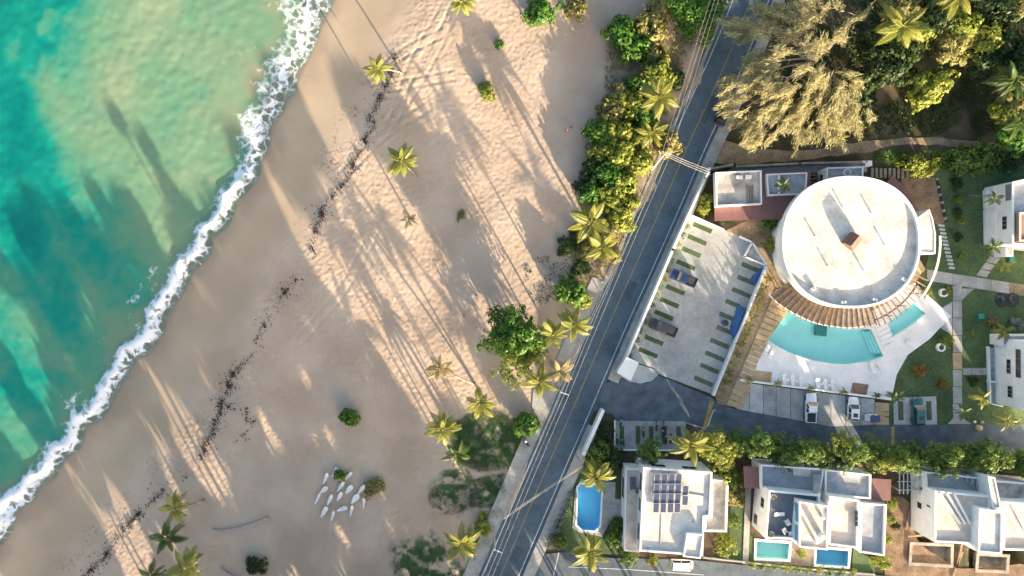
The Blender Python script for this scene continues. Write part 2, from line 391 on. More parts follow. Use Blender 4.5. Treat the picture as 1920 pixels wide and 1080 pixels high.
def ground_z(x, y):
    i = min(max(np.searchsorted(X1, x), 0), len(X1) - 1); j = min(max(np.searchsorted(Y1, y), 0), len(Y1) - 1)
    return float(zt[j, i])

# ------------------------------------------------------------------ sea
def sea_mat():
    m, t, p = nodes('sea_water'); L = t.links; P = pos(t)
    fo = N(t, 'ShaderNodeAttribute', attribute_name='foam'); tu = N(t, 'ShaderNodeAttribute', attribute_name='silt'); al = N(t, 'ShaderNodeAttribute', attribute_name='cover'); br = N(t, 'ShaderNodeAttribute', attribute_name='stirred')
    n1 = N(t, 'ShaderNodeAttribute', attribute_name='cloud')
    tn = N(t, 'ShaderNodeMath', operation='MULTIPLY_ADD'); tn.inputs[1].default_value = 0.34; L.new(n1.outputs['Fac'], tn.inputs[0]); L.new(tu.outputs['Fac'], tn.inputs[2])
    r = ramp(t, [(0.10, (0.0, 0.145, 0.132)), (0.32, (0.006, 0.215, 0.162)), (0.55, (0.085, 0.245, 0.155)), (0.80, (0.145, 0.255, 0.155)), (1.0, (0.20, 0.28, 0.172))]); L.new(tn.outputs[0], r.inputs['Fac'])
    mb = N(t, 'ShaderNodeMix', data_type='RGBA'); mb.inputs[7].default_value = (0.26, 0.24, 0.15, 1); L.new(br.outputs['Fac'], mb.inputs[0]); L.new(r.outputs[0], mb.inputs[6])
    # foam: lace of cells, denser where the wave has broken
    nw = N(t, 'ShaderNodeTexNoise', i_Scale=0.9, i_Detail=1.0); L.new(P, nw.inputs['Vector'])
    wv = N(t, 'ShaderNodeVectorMath', operation='MULTIPLY_ADD'); wv.inputs[1].default_value = (1.6, 1.6, 0); L.new(nw.outputs['Color'], wv.inputs[0]); L.new(P, wv.inputs[2])
    vo = N(t, 'ShaderNodeTexVoronoi', i_Scale=0.62, feature='DISTANCE_TO_EDGE'); L.new(wv.outputs[0], vo.inputs['Vector'])
    lace = N(t, 'ShaderNodeMapRange'); lace.inputs[1].default_value = 0.0; lace.inputs[2].default_value = 0.28; lace.inputs[3].default_value = 1.0; lace.inputs[4].default_value = 0.0; L.new(vo.outputs['Distance'], lace.inputs[0])
    nf = N(t, 'ShaderNodeTexNoise', i_Scale=1.7, i_Detail=3.0, i_Roughness=0.75); L.new(P, nf.inputs['Vector'])
    fl = N(t, 'ShaderNodeMath', operation='MULTIPLY', use_clamp=True); fl.inputs[1].default_value = 1.5; L.new(fo.outputs['Fac'], fl.inputs[0]); ll = N(t, 'ShaderNodeMath', operation='MULTIPLY'); L.new(lace.outputs[0], ll.inputs[0]); L.new(fl.outputs[0], ll.inputs[1])
    s1 = N(t, 'ShaderNodeMath', operation='MULTIPLY_ADD'); s1.inputs[1].default_value = 0.62; L.new(ll.outputs[0], s1.inputs[0]); L.new(nf.outputs['Fac'], s1.inputs[2])
    s2 = N(t, 'ShaderNodeMath', operation='MULTIPLY_ADD'); s2.inputs[1].default_value = 0.98; L.new(fo.outputs['Fac'], s2.inputs[0]); L.new(s1.outputs[0], s2.inputs[2])
    fm = N(t, 'ShaderNodeMapRange', interpolation_type='SMOOTHSTEP'); fm.inputs[1].default_value = 0.93; fm.inputs[2].default_value = 1.72; L.new(s2.outputs[0], fm.inputs[0])
    mf = N(t, 'ShaderNodeMix', data_type='RGBA'); mf.inputs[7].default_value = (0.74, 0.76, 0.80, 1); L.new(fm.outputs[0], mf.inputs[0]); L.new(mb.outputs[2], mf.inputs[6])
    L.new(mf.outputs[2], p.inputs['Base Color'])
    rr = N(t, 'ShaderNodeMapRange'); rr.inputs[3].default_value = 0.22; rr.inputs[4].default_value = 0.8; L.new(fm.outputs[0], rr.inputs[0]); L.new(rr.outputs[0], p.inputs['Roughness'])
    p.inputs['Specular IOR Level'].default_value = 0.25
    # thin edge of the swash: the film of water ends, the foam on it stays
    tp = t.nodes.new('ShaderNodeBsdfTransparent'); mx = t.nodes.new('ShaderNodeMixShader')
    mxa = N(t, 'ShaderNodeMath', operation='MAXIMUM'); fa = N(t, 'ShaderNodeMath', operation='MULTIPLY')
    c0 = N(t, 'ShaderNodeMapRange'); c0.inputs[1].default_value = 0.0; c0.inputs[2].default_value = 0.1; L.new(al.outputs['Fac'], c0.inputs[0])
    L.new(fm.outputs[0], fa.inputs[0]); L.new(c0.outputs[0], fa.inputs[1]); L.new(fa.outputs[0], mxa.inputs[0]); L.new(al.outputs['Fac'], mxa.inputs[1])
    L.new(mxa.outputs[0], mx.inputs[0]); L.new(tp.outputs[0], mx.inputs[1]); L.new(p.outputs[0], mx.inputs[2]); L.new(mx.outputs[0], t.nodes['Material Output'].inputs['Surface'])
    return m
X2 = axis(-100, -28, 0.34, 1500); X2 = X2[X2 < 160]; Y2 = axis(-56, 56, 0.34, 1500)
SX, SY = np.meshgrid(X2, Y2)
D, S, ARC = poly_dist(SX, SY, A_w)
out = D * S                                          # + = seaward of the swash edge
row = 540 - SY * FPX / (CAM_H - ZSEA); col = 960 + SX * FPX / (CAM_H - ZSEA)
wid = np.interp(row, [a for a, b in SH_W], [b for a, b in SH_W]) * 0.9 / 10.6
scal = 0.9 * (np.abs(np.sin(ARC * 0.42 + 3 * fbm(ARC * 0.07, ARC * 0, 3, 2))) - 0.5) + 1.2 * (fbm(ARC * 0.25, ARC * 0, 8, 3) - 0.5)   # cusped edge
o2 = out + scal
tt = o2 / wid
jag = (fbm(SX * 0.8, SY * 0.8, 15, 4) - 0.5)
foam = sstep(-0.05, 0.12, tt) * (1 - sstep(0.85, 1.35, tt + 0.7 * jag))
near = sstep(250, 380, row)                           # below that row the breaker is one thick white roll
band = np.exp(-((tt - 0.72 + 0.35 * jag) / 0.34) ** 2)
foam = foam * (0.36 + 0.12 * (1 - near)) + near * band * 0.60 + (1 - near) * np.exp(-((tt - 0.5 + 0.3 * jag) / 0.12) ** 2) * 0.34
foam += 0.34 * np.exp(-np.abs(tt - 1.35) / 0.5) * sstep(0.45, 0.62, fbm(SX * 0.3, SY * 0.3, 77, 3))
foam += 0.42 * np.exp(-((tt - 1.9 + 0.9 * jag) / 0.22) ** 2) * sstep(0.47, 0.66, fbm(SX * 0.22, SY * 0.22, 311, 4)) * (0.35 + 0.65 * near)
foam += 0.30 * np.exp(-(((col - 20) / 40) ** 2 + ((row - 955) / 35) ** 2))
cover = sstep(0.35, 0.9, tt) * sstep(-0.02, 0.05, tt)
cover = np.maximum(cover, 0.35 * sstep(0.0, 0.12, tt))
# silt stirred up by the swell: plume with a ragged seaward edge
wx = 26 * (fbm(col / 70, row / 70, 51, 4) - 0.5); wy = 50 * (fbm(col / 90, row / 90, 61, 4) - 0.5)
PL = [(215, -200), (150, 0), (112, 60), (70, 140), (48, 215), (62, 260), (100, 330), (150, 395), (230, 470), (330, 560), (420, 430), (520, 200), (640, -60), (700, -260)]
d_, _, _ = poly_dist(col + wx, row + wy, np.array(PL + PL[:1], dtype=float)); ins = inpoly(col + wx, row + wy, PL)
sdp = np.where(ins, d_, -d_)
silt = 0.05 + 0.20 * sstep(-26, 22, sdp) + 0.24 * sstep(-10, 95, sdp)
silt += 0.22 * np.exp(-((col - 250 + 0.42 * (row - 100)) / 55) ** 2) * sstep(-10, 60, sdp) * (1 - sstep(230, 330, row))
silt += 0.22 * sstep(-60, 40, -np.abs(col - 70 + (row - 60) * 0.3) + 40) * (1 - sstep(90, 200, row)) * sstep(0.42, 0.6, fbm(col / 60, row / 60, 71, 4))
shore = np.exp(-np.maximum(out - wid, 0) / 9.0)
silt += 0.22 * shore + 0.46 * (fbm((col * 0.87 - row * 0.49) / 60, (col * 0.49 + row * 0.87) / 230, 91, 4) - 0.5) * (1 - 0.2 * sstep(-14, 46, sdp))
silt = silt + 0.13 * sstep(380, 620, row) + 0.10 * (fbm(SX * 0.9, SY * 0.9, 301, 3) - 0.5)
stir = 0.55 * np.exp(-np.abs(tt - 1.2) / 0.28) * sstep(0.50, 0.66, fbm(SX * 0.13, SY * 0.13, 101, 3)) + 0.5 * sstep(0.5, 0.68, fbm(SX * 0.16, SY * 0.16, 131, 4)) * np.exp(-np.maximum(out - wid, 0) / 7.0) * sstep(0.9, 1.2, tt)
zs = ZSEA + 0.03 + (0.07 * (vnoise(SX * 0.9 + 0.4 * SY, SY * 0.9 - 0.4 * SX, 321) - 0.5) + 0.06 * (fbm((SX * 0.87 + SY * 0.49) * 0.55, (SX * -0.49 + SY * 0.87) * 0.16, 331, 3) - 0.5)) * sstep(1.0, 2.2, tt) + 0.10 * (fbm(SX * 0.35, SY * 0.35, 19, 3) - 0.5) * sstep(1.0, 3.0, tt)
zs += 0.16 * jag * np.clip(foam, 0, 1)
zs += (0.18 + 0.42 * near) * np.exp(-((tt - 0.78 + 0.25 * jag) / 0.27) ** 2)
keep = out > -2.2
V = np.stack([SX, SY, zs], -1).reshape(-1, 3); F = grid_faces(len(X2), len(Y2))
F = F[keep.ravel()[F].any(1)]
me = mk_mesh('sea', V, F, smooth=True)
attr(me, 'cloud', fbm(SX * 0.24 + 1.5 * fbm(SX * 0.1, SY * 0.1, 5, 2), SY * 0.24 + 1.5 * fbm(SX * 0.1, SY * 0.1, 6, 2), 221, 5)); attr(me, 'foam', np.clip(foam, 0, 1.2)); attr(me, 'silt', np.clip(silt, 0, 1)); attr(me, 'cover', cover); attr(me, 'stirred', np.clip(stir, 0, 0.85))
tag(obj('sea', me, sea_mat()), 'turquoise sea clouded with silt and a white breaker on the sand', kind='structure')
# ------------------------------------------------------------------ shared materials
M = {}
M['asphalt'] = mat('asphalt', (0.084, 0.126, 0.162), 0.85, 0.14, 0.25, 0.06)
M['asphalt_old'] = mat('asphalt_old', (0.105, 0.134, 0.162), 0.88, 0.2, 0.5, 0.06)
M['asphalt_dark'] = mat('asphalt_dark', (0.062, 0.092, 0.122), 0.85, 0.12, 0.6, 0.06)
M['white_line'] = mat('white_line', (0.62, 0.64, 0.66), 0.7, 0.2, 1.5)
M['yellow_line'] = mat('yellow_line', (0.42, 0.30, 0.10), 0.7, 0.2, 1.5)
M['kerb'] = mat('kerb', (0.34, 0.34, 0.32), 0.85, 0.15, 1.0)
M['pavement'] = mat('pavement', (0.40, 0.385, 0.355), 0.88, 0.16, 0.35, 0.06)
M['concrete'] = mat('concrete', (0.37, 0.375, 0.355), 0.85, 0.13, 0.22, 0.06)
M['concrete_b'] = mat('concrete_b', (0.34, 0.345, 0.335), 0.85, 0.16, 0.5, 0.06)
M['concrete_c'] = mat('concrete_c', (0.47, 0.475, 0.46), 0.85, 0.14, 0.5, 0.06)
M['raw_concrete'] = mat('raw_concrete', (0.33, 0.30, 0.25), 0.9, 0.2, 0.7, 0.06)
M['deck_white'] = mat('deck_white', (0.80, 0.78, 0.75), 0.75, 0.07, 0.3, 0.06)
M['tan_stone'] = mat('tan_stone', (0.50, 0.36, 0.205), 0.85, 0.12, 0.5, 0.1)
M['tan_dirt'] = mat('tan_dirt', (0.34, 0.25, 0.15), 0.95, 0.22, 0.4, 0.15)
M['brown_dirt'] = mat('brown_dirt', (0.25, 0.165, 0.10), 0.95, 0.25, 0.4, 0.15)
M['gap_dark'] = mat('gap_dark', (0.10, 0.07, 0.045), 0.95, 0.2, 1.0)
M['lawn'] = mat('lawn', (0.072, 0.120, 0.040), 0.9, 0.20, 0.28, 0.16, col2=(0.036, 0.066, 0.024))
M['gravel_green'] = mat('gravel_green', (0.105, 0.125, 0.085), 0.95, 0.22, 0.8, 0.2, col2=(0.06, 0.095, 0.045))
M['white_paint'] = mat('white_paint', (0.80, 0.79, 0.77), 0.6, 0.04, 0.4, 0.03)
M['white_wall'] = mat('white_wall', (0.82, 0.82, 0.81), 0.7, 0.06, 0.5, 0.04)
M['roof_white'] = mat('roof_white', (0.62, 0.595, 0.55), 0.8, 0.07, 0.34, 0.07, col2=(0.40, 0.37, 0.33))
M['roof_worn'] = mat('roof_worn', (0.50, 0.46, 0.41), 0.85, 0.26, 0.45, 0.06, col2=(0.20, 0.19, 0.175))
M['roof_grey'] = mat('roof_grey', (0.40, 0.415, 0.43), 0.85, 0.2, 0.6, 0.06)
M['roof_tile'] = mat('roof_tile', (0.30, 0.33, 0.37), 0.75, 0.12, 0.7, 0.06)
M['roof_beige'] = mat('roof_beige', (0.62, 0.545, 0.47), 0.8, 0.12, 0.5, 0.06, col2=(0.50, 0.40, 0.31))
M['slate_tile'] = mat('slate_tile', (0.115, 0.145, 0.18), 0.6, 0.12, 1.0, 0.12)
M['red_metal'] = mat('red_metal', (0.20, 0.095, 0.085), 0.55, 0.08, 0.6, 0.08)
M['wood'] = mat('wood', (0.29, 0.195, 0.125), 0.75, 0.2, 1.2, 0.12)
M['wood_grey'] = mat('wood_grey', (0.28, 0.225, 0.175), 0.8, 0.2, 1.2, 0.12)
M['wood_dark'] = mat('wood_dark', (0.09, 0.065, 0.05), 0.8, 0.2, 1.2)
M['brown_metal'] = mat('brown_metal', (0.17, 0.085, 0.06), 0.6, 0.1, 0.8)
M['terracotta'] = mat('terracotta', (0.36, 0.19, 0.10), 0.8, 0.12, 0.8)
M['glass_dark'] = mat('glass_dark', (0.03, 0.035, 0.042), 0.12, 0.1, 0.8, 0.02, spec=0.7)
M['frame_grey'] = mat('frame_grey', (0.22, 0.23, 0.24), 0.5, 0.05, 1.0)
M['steel'] = mat('steel', (0.45, 0.46, 0.47), 0.4, 0.08, 2.0, metal=0.6)
M['black_stone'] = mat('black_stone', (0.035, 0.035, 0.038), 0.8, 0.2, 2.0)
M['stone'] = mat('stone', (0.36, 0.33, 0.30), 0.9, 0.2, 1.2, 0.14)
M['pool_tile'] = mat('pool_tile', (0.46, 0.84, 0.78), 0.5, 0.03, 0.6, 0.02)
M['pool_blue'] = mat('pool_blue', (0.17, 0.60, 0.88), 0.5, 0.03, 0.6, 0.02)
M['pool_teal'] = mat('pool_teal', (0.28, 0.60, 0.62), 0.5, 0.03, 0.6, 0.02)
M['pool_deep'] = mat('pool_deep', (0.06, 0.31, 0.54), 0.5, 0.03, 0.6, 0.02)
M['tarp'] = mat('tarp', (0.035, 0.12, 0.28), 0.5, 0.12, 0.8, 0.06)
M['black'] = mat('black', (0.02, 0.02, 0.022), 0.6, 0.1, 2.0)
M['teal_box'] = mat('teal_box', (0.02, 0.24, 0.20), 0.6, 0.1, 2.0)
M['bark'] = mat('bark', (0.30, 0.245, 0.19), 0.9, 0.2, 2.5, 0.14)
M['bark_dark'] = mat('bark_dark', (0.15, 0.115, 0.085), 0.9, 0.2, 2.5, 0.14)
M['driftwood'] = mat('driftwood', (0.40, 0.37, 0.35), 0.9, 0.15, 2.0, 0.1)
def water_mat():
    m, t, p = nodes('pool_water'); L = t.links; t.nodes.remove(p)
    tp = N(t, 'ShaderNodeBsdfTransparent'); tp.inputs[0].default_value = (0.82, 0.96, 0.97, 1)
    gl = N(t, 'ShaderNodeBsdfGlossy'); gl.inputs['Roughness'].default_value = 0.06
    n = N(t, 'ShaderNodeTexNoise', i_Scale=1.6, i_Detail=1.0); L.new(pos(t), n.inputs['Vector'])
    b = N(t, 'ShaderNodeBump', i_Strength=0.25, i_Distance=0.08); L.new(n.outputs['Fac'], b.inputs['Height']); L.new(b.outputs[0], gl.inputs['Normal'])
    mx = N(t, 'ShaderNodeMixShader'); mx.inputs[0].default_value = 0.05
    L.new(tp.outputs[0], mx.inputs[1]); L.new(gl.outputs[0], mx.inputs[2]); L.new(mx.outputs[0], t.nodes['Material Output'].inputs[0])
    return m
M['water'] = water_mat()

def struct(o, label): return tag(o, label, kind='structure')
def sheet_holes(name, outer, holes, z, m, parent=None, thick=0.25):
    from mathutils.geometry import tessellate_polygon
    loops = [[Vector((p[0], p[1], 0)) for p in outer]] + [[Vector((p[0], p[1], 0)) for p in h] for h in holes]
    tri = tessellate_polygon(loops); flat = [v for l in loops for v in l]
    b = MB(); T = []
    for f in tri:
        a, c, d = (flat[i] for i in f)
        T.append(list(f) if (c - a).cross(d - a).z > 0 else list(f)[::-1])
    b.add([(v.x, v.y, z) for v in flat], T)
    k = 0
    for l in loops:
        n = len(l); V = [(v.x, v.y, z) for v in l] + [(v.x, v.y, z - thick) for v in l]
        b.add(V, [[i, (i + 1) % n, n + (i + 1) % n, n + i] for i in range(n)])
    return b.build(name, m, parent)
def ridx(py):
    rows = 540 - RC[:, 1] * FPX / CAM_H
    return int(np.argmin(np.abs(rows - py)))

# ------------------------------------------------------------------ road and pavements
road = struct(strip('road', RC, -3.55, 3.55, 0.0, M['asphalt'], thick=0.3), 'grey blue asphalt road running beside the beach')
strip('edge_line', RC, 2.88, 3.02, 0.004, M['white_line'], parent=road)
strip('edge_line', RC, -3.02, -2.88, 0.004, M['white_line'], parent=road)
strip('centre_line', RC, -0.06, 0.06, 0.004, M['yellow_line'], parent=road)
rng = np.random.default_rng(9)
for x, y, l_, w_, d_ in [(1180, 545, 3.5, 1.6, 0), (1085, 762, 2.4, 2.2, 1), (1328, 205, 5.0, 1.3, 0), (1010, 930, 4.2, 1.2, 1), (1232, 388, 2.2, 1.8, 1), (968, 1040, 3.0, 1.4, 0)]:   # repair patches
    c = W(x, y); MB().box(c.x, c.y, -0.02, w_, l_, 0.044, math.radians(-24)).build('asphalt_patch', M['asphalt_old' if d_ else 'asphalt_dark'], road)
M['drift'] = mat('drift_sand', (0.44, 0.34, 0.255), 0.95, 0.1, 0.6, 0.06)
for k, (a_, b_, w_) in enumerate([(120, 215, 0.9), (300, 420, 1.2), (445, 560, 0.8), (640, 720, 0.7), (880, 1000, 0.9)]):   # sand blown over the seaward edge
    ii = range(ridx(a_), ridx(b_) + 1); A_ = offset_line(RC, -3.58); T_ = np.linspace(0, 1, len(ii) * 5); base = np.array([A_[i] for i in ii]); tt_ = np.linspace(0, 1, len(ii))
    px_ = np.interp(T_, tt_, base[:, 0]); py_ = np.interp(T_, tt_, base[:, 1]); wv = w_ * np.sin(PI * T_) * (0.25 + 1.1 * fbm(T_ * 9, T_ * 0, 400 + k, 3))
    poly_ = [(x, y) for x, y in zip(px_, py_)] + [(x + q * 0.91, y - q * 0.40) for x, y, q in zip(px_[::-1], py_[::-1], wv[::-1])]
    tag(sheet('sand_drift', poly_, 0.008, M['drift']), ['uppermost thin drift of sand on the road edge', 'thin drift of sand on the road by the belt pole', 'thin drift of sand on the road below the belt', 'thin drift of sand on the road by the big tree', 'thin drift of sand on the lower road edge'][k], kind='stuff')
gut = struct(strip('gutter', RC, -4.05, -3.55, 0.05, M['kerb'], thick=0.3), 'narrow concrete gutter along the beach side of the road')
i0, i1 = ridx(545), ridx(1330)
struct(strip('sidewalk', RC, -6.05, -4.05, 0.13, M['pavement'], i0, i1, thick=0.35), 'pale concrete sidewalk between the beach grass and the road')
for k, (a, b, lab) in enumerate([(-420, 690, 'concrete sidewalk between the road and the parking wall'), (775, 1400, 'concrete sidewalk past the garden of the solar roof house')]):
    a, b = ridx(a), ridx(b)
    kb = struct(strip('kerb', RC, 3.55, 3.72, 0.13, M['kerb'], a, b + 1, thick=0.35), ['grey kerb along the road beside the parking wall', 'grey kerb along the road below the side street'][k])
    struct(strip('sidewalk', RC, 3.72, 5.55, 0.12, M['pavement'], a, b + 1, thick=0.35), lab)
struct(sheet('sidewalk_pad', WP([(1000, 730), (1012, 732), (1020, 757), (1032, 755), (1022, 778), (997, 765)]), 0.12, M['concrete'], thick=0.3), 'small grey concrete pad beside the beach sidewalk')
drive = struct(sheet('side_street', WP([(1132, 720), (1165, 706), (1185, 716), (1215, 718), (1232, 705), (1240, 706), (1337, 747), (1345, 757), (1383, 768), (1500, 790), (1560, 801), (1620, 797), (1760, 797), (2300, 792), (2300, 868), (1750, 852), (1500, 842), (1330, 820), (1286, 793), (1157, 789), (1148, 776), (1113, 770)]), 0.006, M['asphalt_old'], thick=0.3), 'dark asphalt side street between the pool compound and the row of villas')
def bar(name, a, b, wd, z, m, parent=None, h=0.05):
    p, q = W(*a), W(*b); d = (q - p); L = d.length; c = (p + q) / 2
    return MB().box(c.x, c.y, z + h / 2, L, wd, h, math.atan2(d.y, d.x)).build(name, m, parent)
tag(bar('speed_bump', (1335, 752), (1320, 806), 0.75, 0.006, M['yellow_line'], h=0.07), 'worn yellow speed bump by the barrier arm', 'speed bump', 'speed bumps on the side street')
tag(bar('speed_bump', (1674, 800), (1674, 846), 0.6, 0.006, M['yellow_line'], h=0.07), 'yellow speed bump just past the white gravel pads', 'speed bump', 'speed bumps on the side street')
gt = thing('barrier_gate', 'white barrier arm lowered across the side street entrance', 'barrier', W(1338, 768))
MB().box(W(1338, 768).x, W(1338, 768).y, 0.55, 0.35, 0.35, 1.1).build('post', M['frame_grey'], gt)
a, b = W(1338, 768, 1), W(1327, 800, 1); MB().tube([(a.x, a.y, 1.0), (b.x, b.y, 1.0)], 0.06).build('arm', M['white_paint'], gt)
# car park below the villas
lot2 = struct(sheet('villa_car_park', WP([(1012, 1040), (1060, 1035), (1140, 1046), (1300, 1050), (1520, 1072), (1660, 1080), (2300, 1120), (2300, 1330), (905, 1330), (960, 1180), (995, 1090)]), 0.008, M['asphalt_old'], thick=0.3), 'grey asphalt car park along the foot of the villas')
def line(pts, wd, z, m, parent, name='parking_line'):
    for k in range(len(pts) - 1):
        p, q = W(*pts[k]), W(*pts[k + 1]); d = (q - p); c = (p + q) / 2
        v = Vector((-d.y, d.x, 0)).normalized() * wd / 2
        MB().add([p + v + Vector((0, 0, z)), p - v + Vector((0, 0, z)), q - v + Vector((0, 0, z)), q + v + Vector((0, 0, z))], [[0, 1, 2, 3]]).build(name, m, parent)
line([(1048, 1036), (1037, 1082)], 0.14, 0.013, M['white_line'], lot2)
line([(1066, 1063), (1180, 1068), (1320, 1078)], 0.12, 0.013, M['white_line'], lot2)

# ------------------------------------------------------------------ walled car park
lot = struct(sheet('parking_lot', WP([(1297, 404), (1358, 431), (1389, 444), (1411, 455), (1438, 498), (1340, 741), (1234, 701), (1228, 691), (1177, 674)]), 0.05, M['concrete'], thick=0.4), 'pale concrete parking lot with planted strips between the bays')
struct(sheet('parking_apron', WP([(1176, 676), (1228, 693), (1234, 704), (1222, 714), (1200, 719), (1180, 715), (1160, 704)]), 0.062, M['concrete_c'], thick=0.3), 'rounded pale apron beside the parking gatehouse')
GS_L = [(1317, 427), (1307, 450), (1296.5, 473), (1286, 497), (1266, 543.5), (1255, 567.6), (1244.6, 591), (1226, 638), (1215, 661.5)]
GS_R = [(1408, 502), (1400, 526), (1390, 549), (1373, 569), (1362, 593), (1361, 620), (1349, 644), (1340, 668), (1330, 691), (1319, 715)]
for k, (x, y) in enumerate(GS_L + GS_R):
    c = W(x, y); L = 3.5 if (x, y) not in ((1373, 569), (1362, 593)) else 2.6
    MB().box(c.x, c.y, 0.05 + 0.004, L, 0.80, 0.012, math.radians(-23)).build('grass_strip', M['lawn'] if k < 9 else M['gravel_green'], lot)
for k, (x, y) in enumerate([(1330, 690), (1290, 600), (1345, 560), (1300, 520), (1352, 480), (1260, 680)]):   # long casting joints
    pass
def wall_line(name, pts, th, h, m, label, cat='wall', z0=-0.1, group=None, parent=None):
    b = MB()
    for k in range(len(pts) - 1):
        p, q = W(*pts[k], h), W(*pts[k + 1], h); d = q - p; c = (p + q) / 2
        b.box(c.x, c.y, (z0 + h) / 2, d.length + th * 0.99, th - 0.004 * k, h - z0, math.atan2(d.y, d.x))
    o = b.build(name, m, parent)
    return tag(o, label, cat, group) if parent is None else o
wall_line('boundary_wall', [(1331, 316), (1262, 468), (1166, 692)], 0.42, 2.0, M['white_wall'], 'long white boundary wall between the road and the parking lot')
wall_line('parking_wall', [(1438, 500), (1339, 741)], 0.28, 1.2, M['white_wall'], 'low white wall between the parking lot and the stepped path')
wall_line('parking_end_wall', [(1298, 404), (1357, 430)], 0.22, 0.9, M['white_wall'], 'short low white wall at the top end of the parking lot')
wall_line('planter_wall', [(1389, 444), (1411, 454), (1438, 498), (1397, 481), (1411, 455)], 0.26, 0.8, M['white_wall'], 'triangular white planter wall at the corner of the parking lot', 'planter')
tag(sheet('planter_gravel', WP([(1411, 457), (1435, 496), (1400, 480)]), 0.45, M['roof_worn'], thick=0.4), 'grey gravel bed inside the triangular white planter', 'gravel bed')
g = thing('gatehouse', 'small white flat roofed gatehouse at the mouth of the parking lot', 'gatehouse', W(1178, 690))
gp = WP([(1175, 671), (1196, 680), (1182, 712), (1158, 698)], 2.6)
MB().prism(gp, 0, 2.6).build('wall', M['white_wall'], g)
MB().prism(inset(gp, -0.12), 2.6, 2.75).build('roof', M['white_paint'], g)
c = W(1188, 690, 1.5); MB().box(c.x, c.y, 1.5, 0.06, 1.2, 1.0, math.radians(-23)).build('window', M['glass_dark'], g)
wall_line('entrance_wall', [(1130, 772), (1095, 851)], 0.6, 2.0, M['white_wall'], 'short white wall between the road and the dark garden corner')

# ------------------------------------------------------------------ stepped path, terraces, deck, lawns
struct(sheet('terrace', WP([(1358, 434), (1395, 416), (1420, 405), (1500, 425), (1520, 520), (1480, 560), (1476, 583), (1437, 637), (1405, 662), (1388, 702), (1380, 764), (1346, 757), (1340, 741), (1438, 500), (1411, 455), (1389, 444)]), 0.04, M['tan_dirt'], thick=0.4), 'tan earth terrace below the red roofed bungalow')
sp = thing('stepped_path', 'tan stepped path of stone slabs with dark joints beside the parking wall', 'path', W(1400, 640)); sp['kind'] = 'structure'; del sp['category']
p0, p1 = W(1442, 535), W(1349, 752); dv = (p1 - p0).normalized(); L = (p1 - p0).length; nv = Vector((-dv.y, dv.x, 0))
ns = 21; st = L / ns
lens = [3.0, 3.3, 3.5, 3.4, 3.1, 2.8, 2.6, 2.5, 2.3, 2.2, 2.2, 2.2, 2.1, 2.2, 2.4, 2.5, 2.6, 2.8, 2.9, 2.9, 2.9]
for k in range(ns):
    a = p0 + dv * (st * (k + 0.5)) + nv * (1.35 + lens[k] / 2)
    MB().box(a.x, a.y, 0.04 + 0.05 + 0.004 * (k % 3), lens[k], st * 0.87, 0.10, math.atan2(nv.y, nv.x), bev=0.015).build('slab', M['tan_stone'], sp)
POOL1 = [(1477, 584), (1457, 608), (1437, 636), (1458, 650), (1480, 661), (1505, 670), (1530, 677), (1560, 682), (1590, 683), (1625, 678), (1656, 668), (1632, 617), (1597, 619), (1560, 613), (1505, 600)]
POOL2 = [(1664, 606), (1713, 567), (1735, 588), (1706, 612), (1673, 632)]
POOL3 = [(1089, 908), (1122, 910), (1128, 917), (1124, 986), (1115, 995), (1092, 993), (1082, 984), (1084, 914)]
DECK = [(1437, 640), (1405, 662), (1388, 702), (1392, 714), (1670, 750), (1674, 735), (1681, 702), (1702, 665), (1742, 636), (1783, 593), (1742, 556), (1716, 530), (1680, 540), (1620, 560), (1560, 570), (1500, 560), (1478, 575)]
ZD = 0.10
deck = struct(sheet_holes('pool_deck', WP(DECK), [WP(POOL1), WP(POOL2)], ZD, M['deck_white'], thick=0.4), 'broad white pool deck curving round the turquoise pool')
def pool(name, label, pts, z, depth, tile, coping=None, cw=0.3, water=True, lev=0.12):
    P = WP(pts, z); c = sum(P, Vector()) / len(P)
    o = thing(name, label, 'pool', (c.x, c.y, z))
    n = len(P); pi = [Vector((q.x, q.y)) for q in P]
    A = sum(pi[i].x * pi[(i + 1) % n].y - pi[(i + 1) % n].x * pi[i].y for i in range(n))
    if A < 0: pi = pi[::-1]
    b = MB(); b.add([(q.x, q.y, z - 0.02) for q in pi] + [(q.x, q.y, z - depth) for q in pi], [[(i + 1) % n, i, n + i, n + (i + 1) % n] for i in range(n)] + [list(range(n, 2 * n))])
    b.build('basin', tile, o)
    if water: sheet('water', pi, z - lev, M['water'], o)
    if coping is not None: MB().ringwall(inset(pi, -cw), inset(pi, -0.002), z - 0.12, z + 0.05).build('coping', coping, o)
    return o
main_pool = pool('swimming_pool', 'large turquoise swimming pool curving below the timber pergola', POOL1, ZD, 1.3, M['pool_tile'])
for k in range(3):                                          # wide steps down into the water
    a, b = W(1654 - 5 * k, 665, 0), W(1634 - 4.6 * k, 620, 0); d = (b - a); cc = (a + b) / 2
    MB().box(cc.x - 0.25, cc.y, ZD - 0.45 - 0.22 * k - 0.4, d.length * 0.93, 0.42, 0.8, math.atan2(d.y, d.x)).build('step', M['pool_tile'], main_pool)
c = W(1543, 621); MB().box(c.x, c.y, ZD - 1.0, 2.1, 1.8, 0.35, math.radians(-6), bev=0.05).build('grate_platform', M['teal_box'], main_pool)
pool('childrens_pool', 'small pale green paddling pool beside the white steps', POOL2, ZD, 0.6, M['pool_tile'])
stp = thing('pool_steps', 'white slab steps between the two pools', 'steps', W(1660, 628))
for k in range(6):
    c = W(1649 + 3.6 * k * 0.9 + 2, 606 + 8.3 * k, ZD); MB().box(c.x, c.y, ZD + 0.04, 2.3, 0.66, 0.08, math.radians(24), bev=0.012).build('step', M['deck_white'], stp)
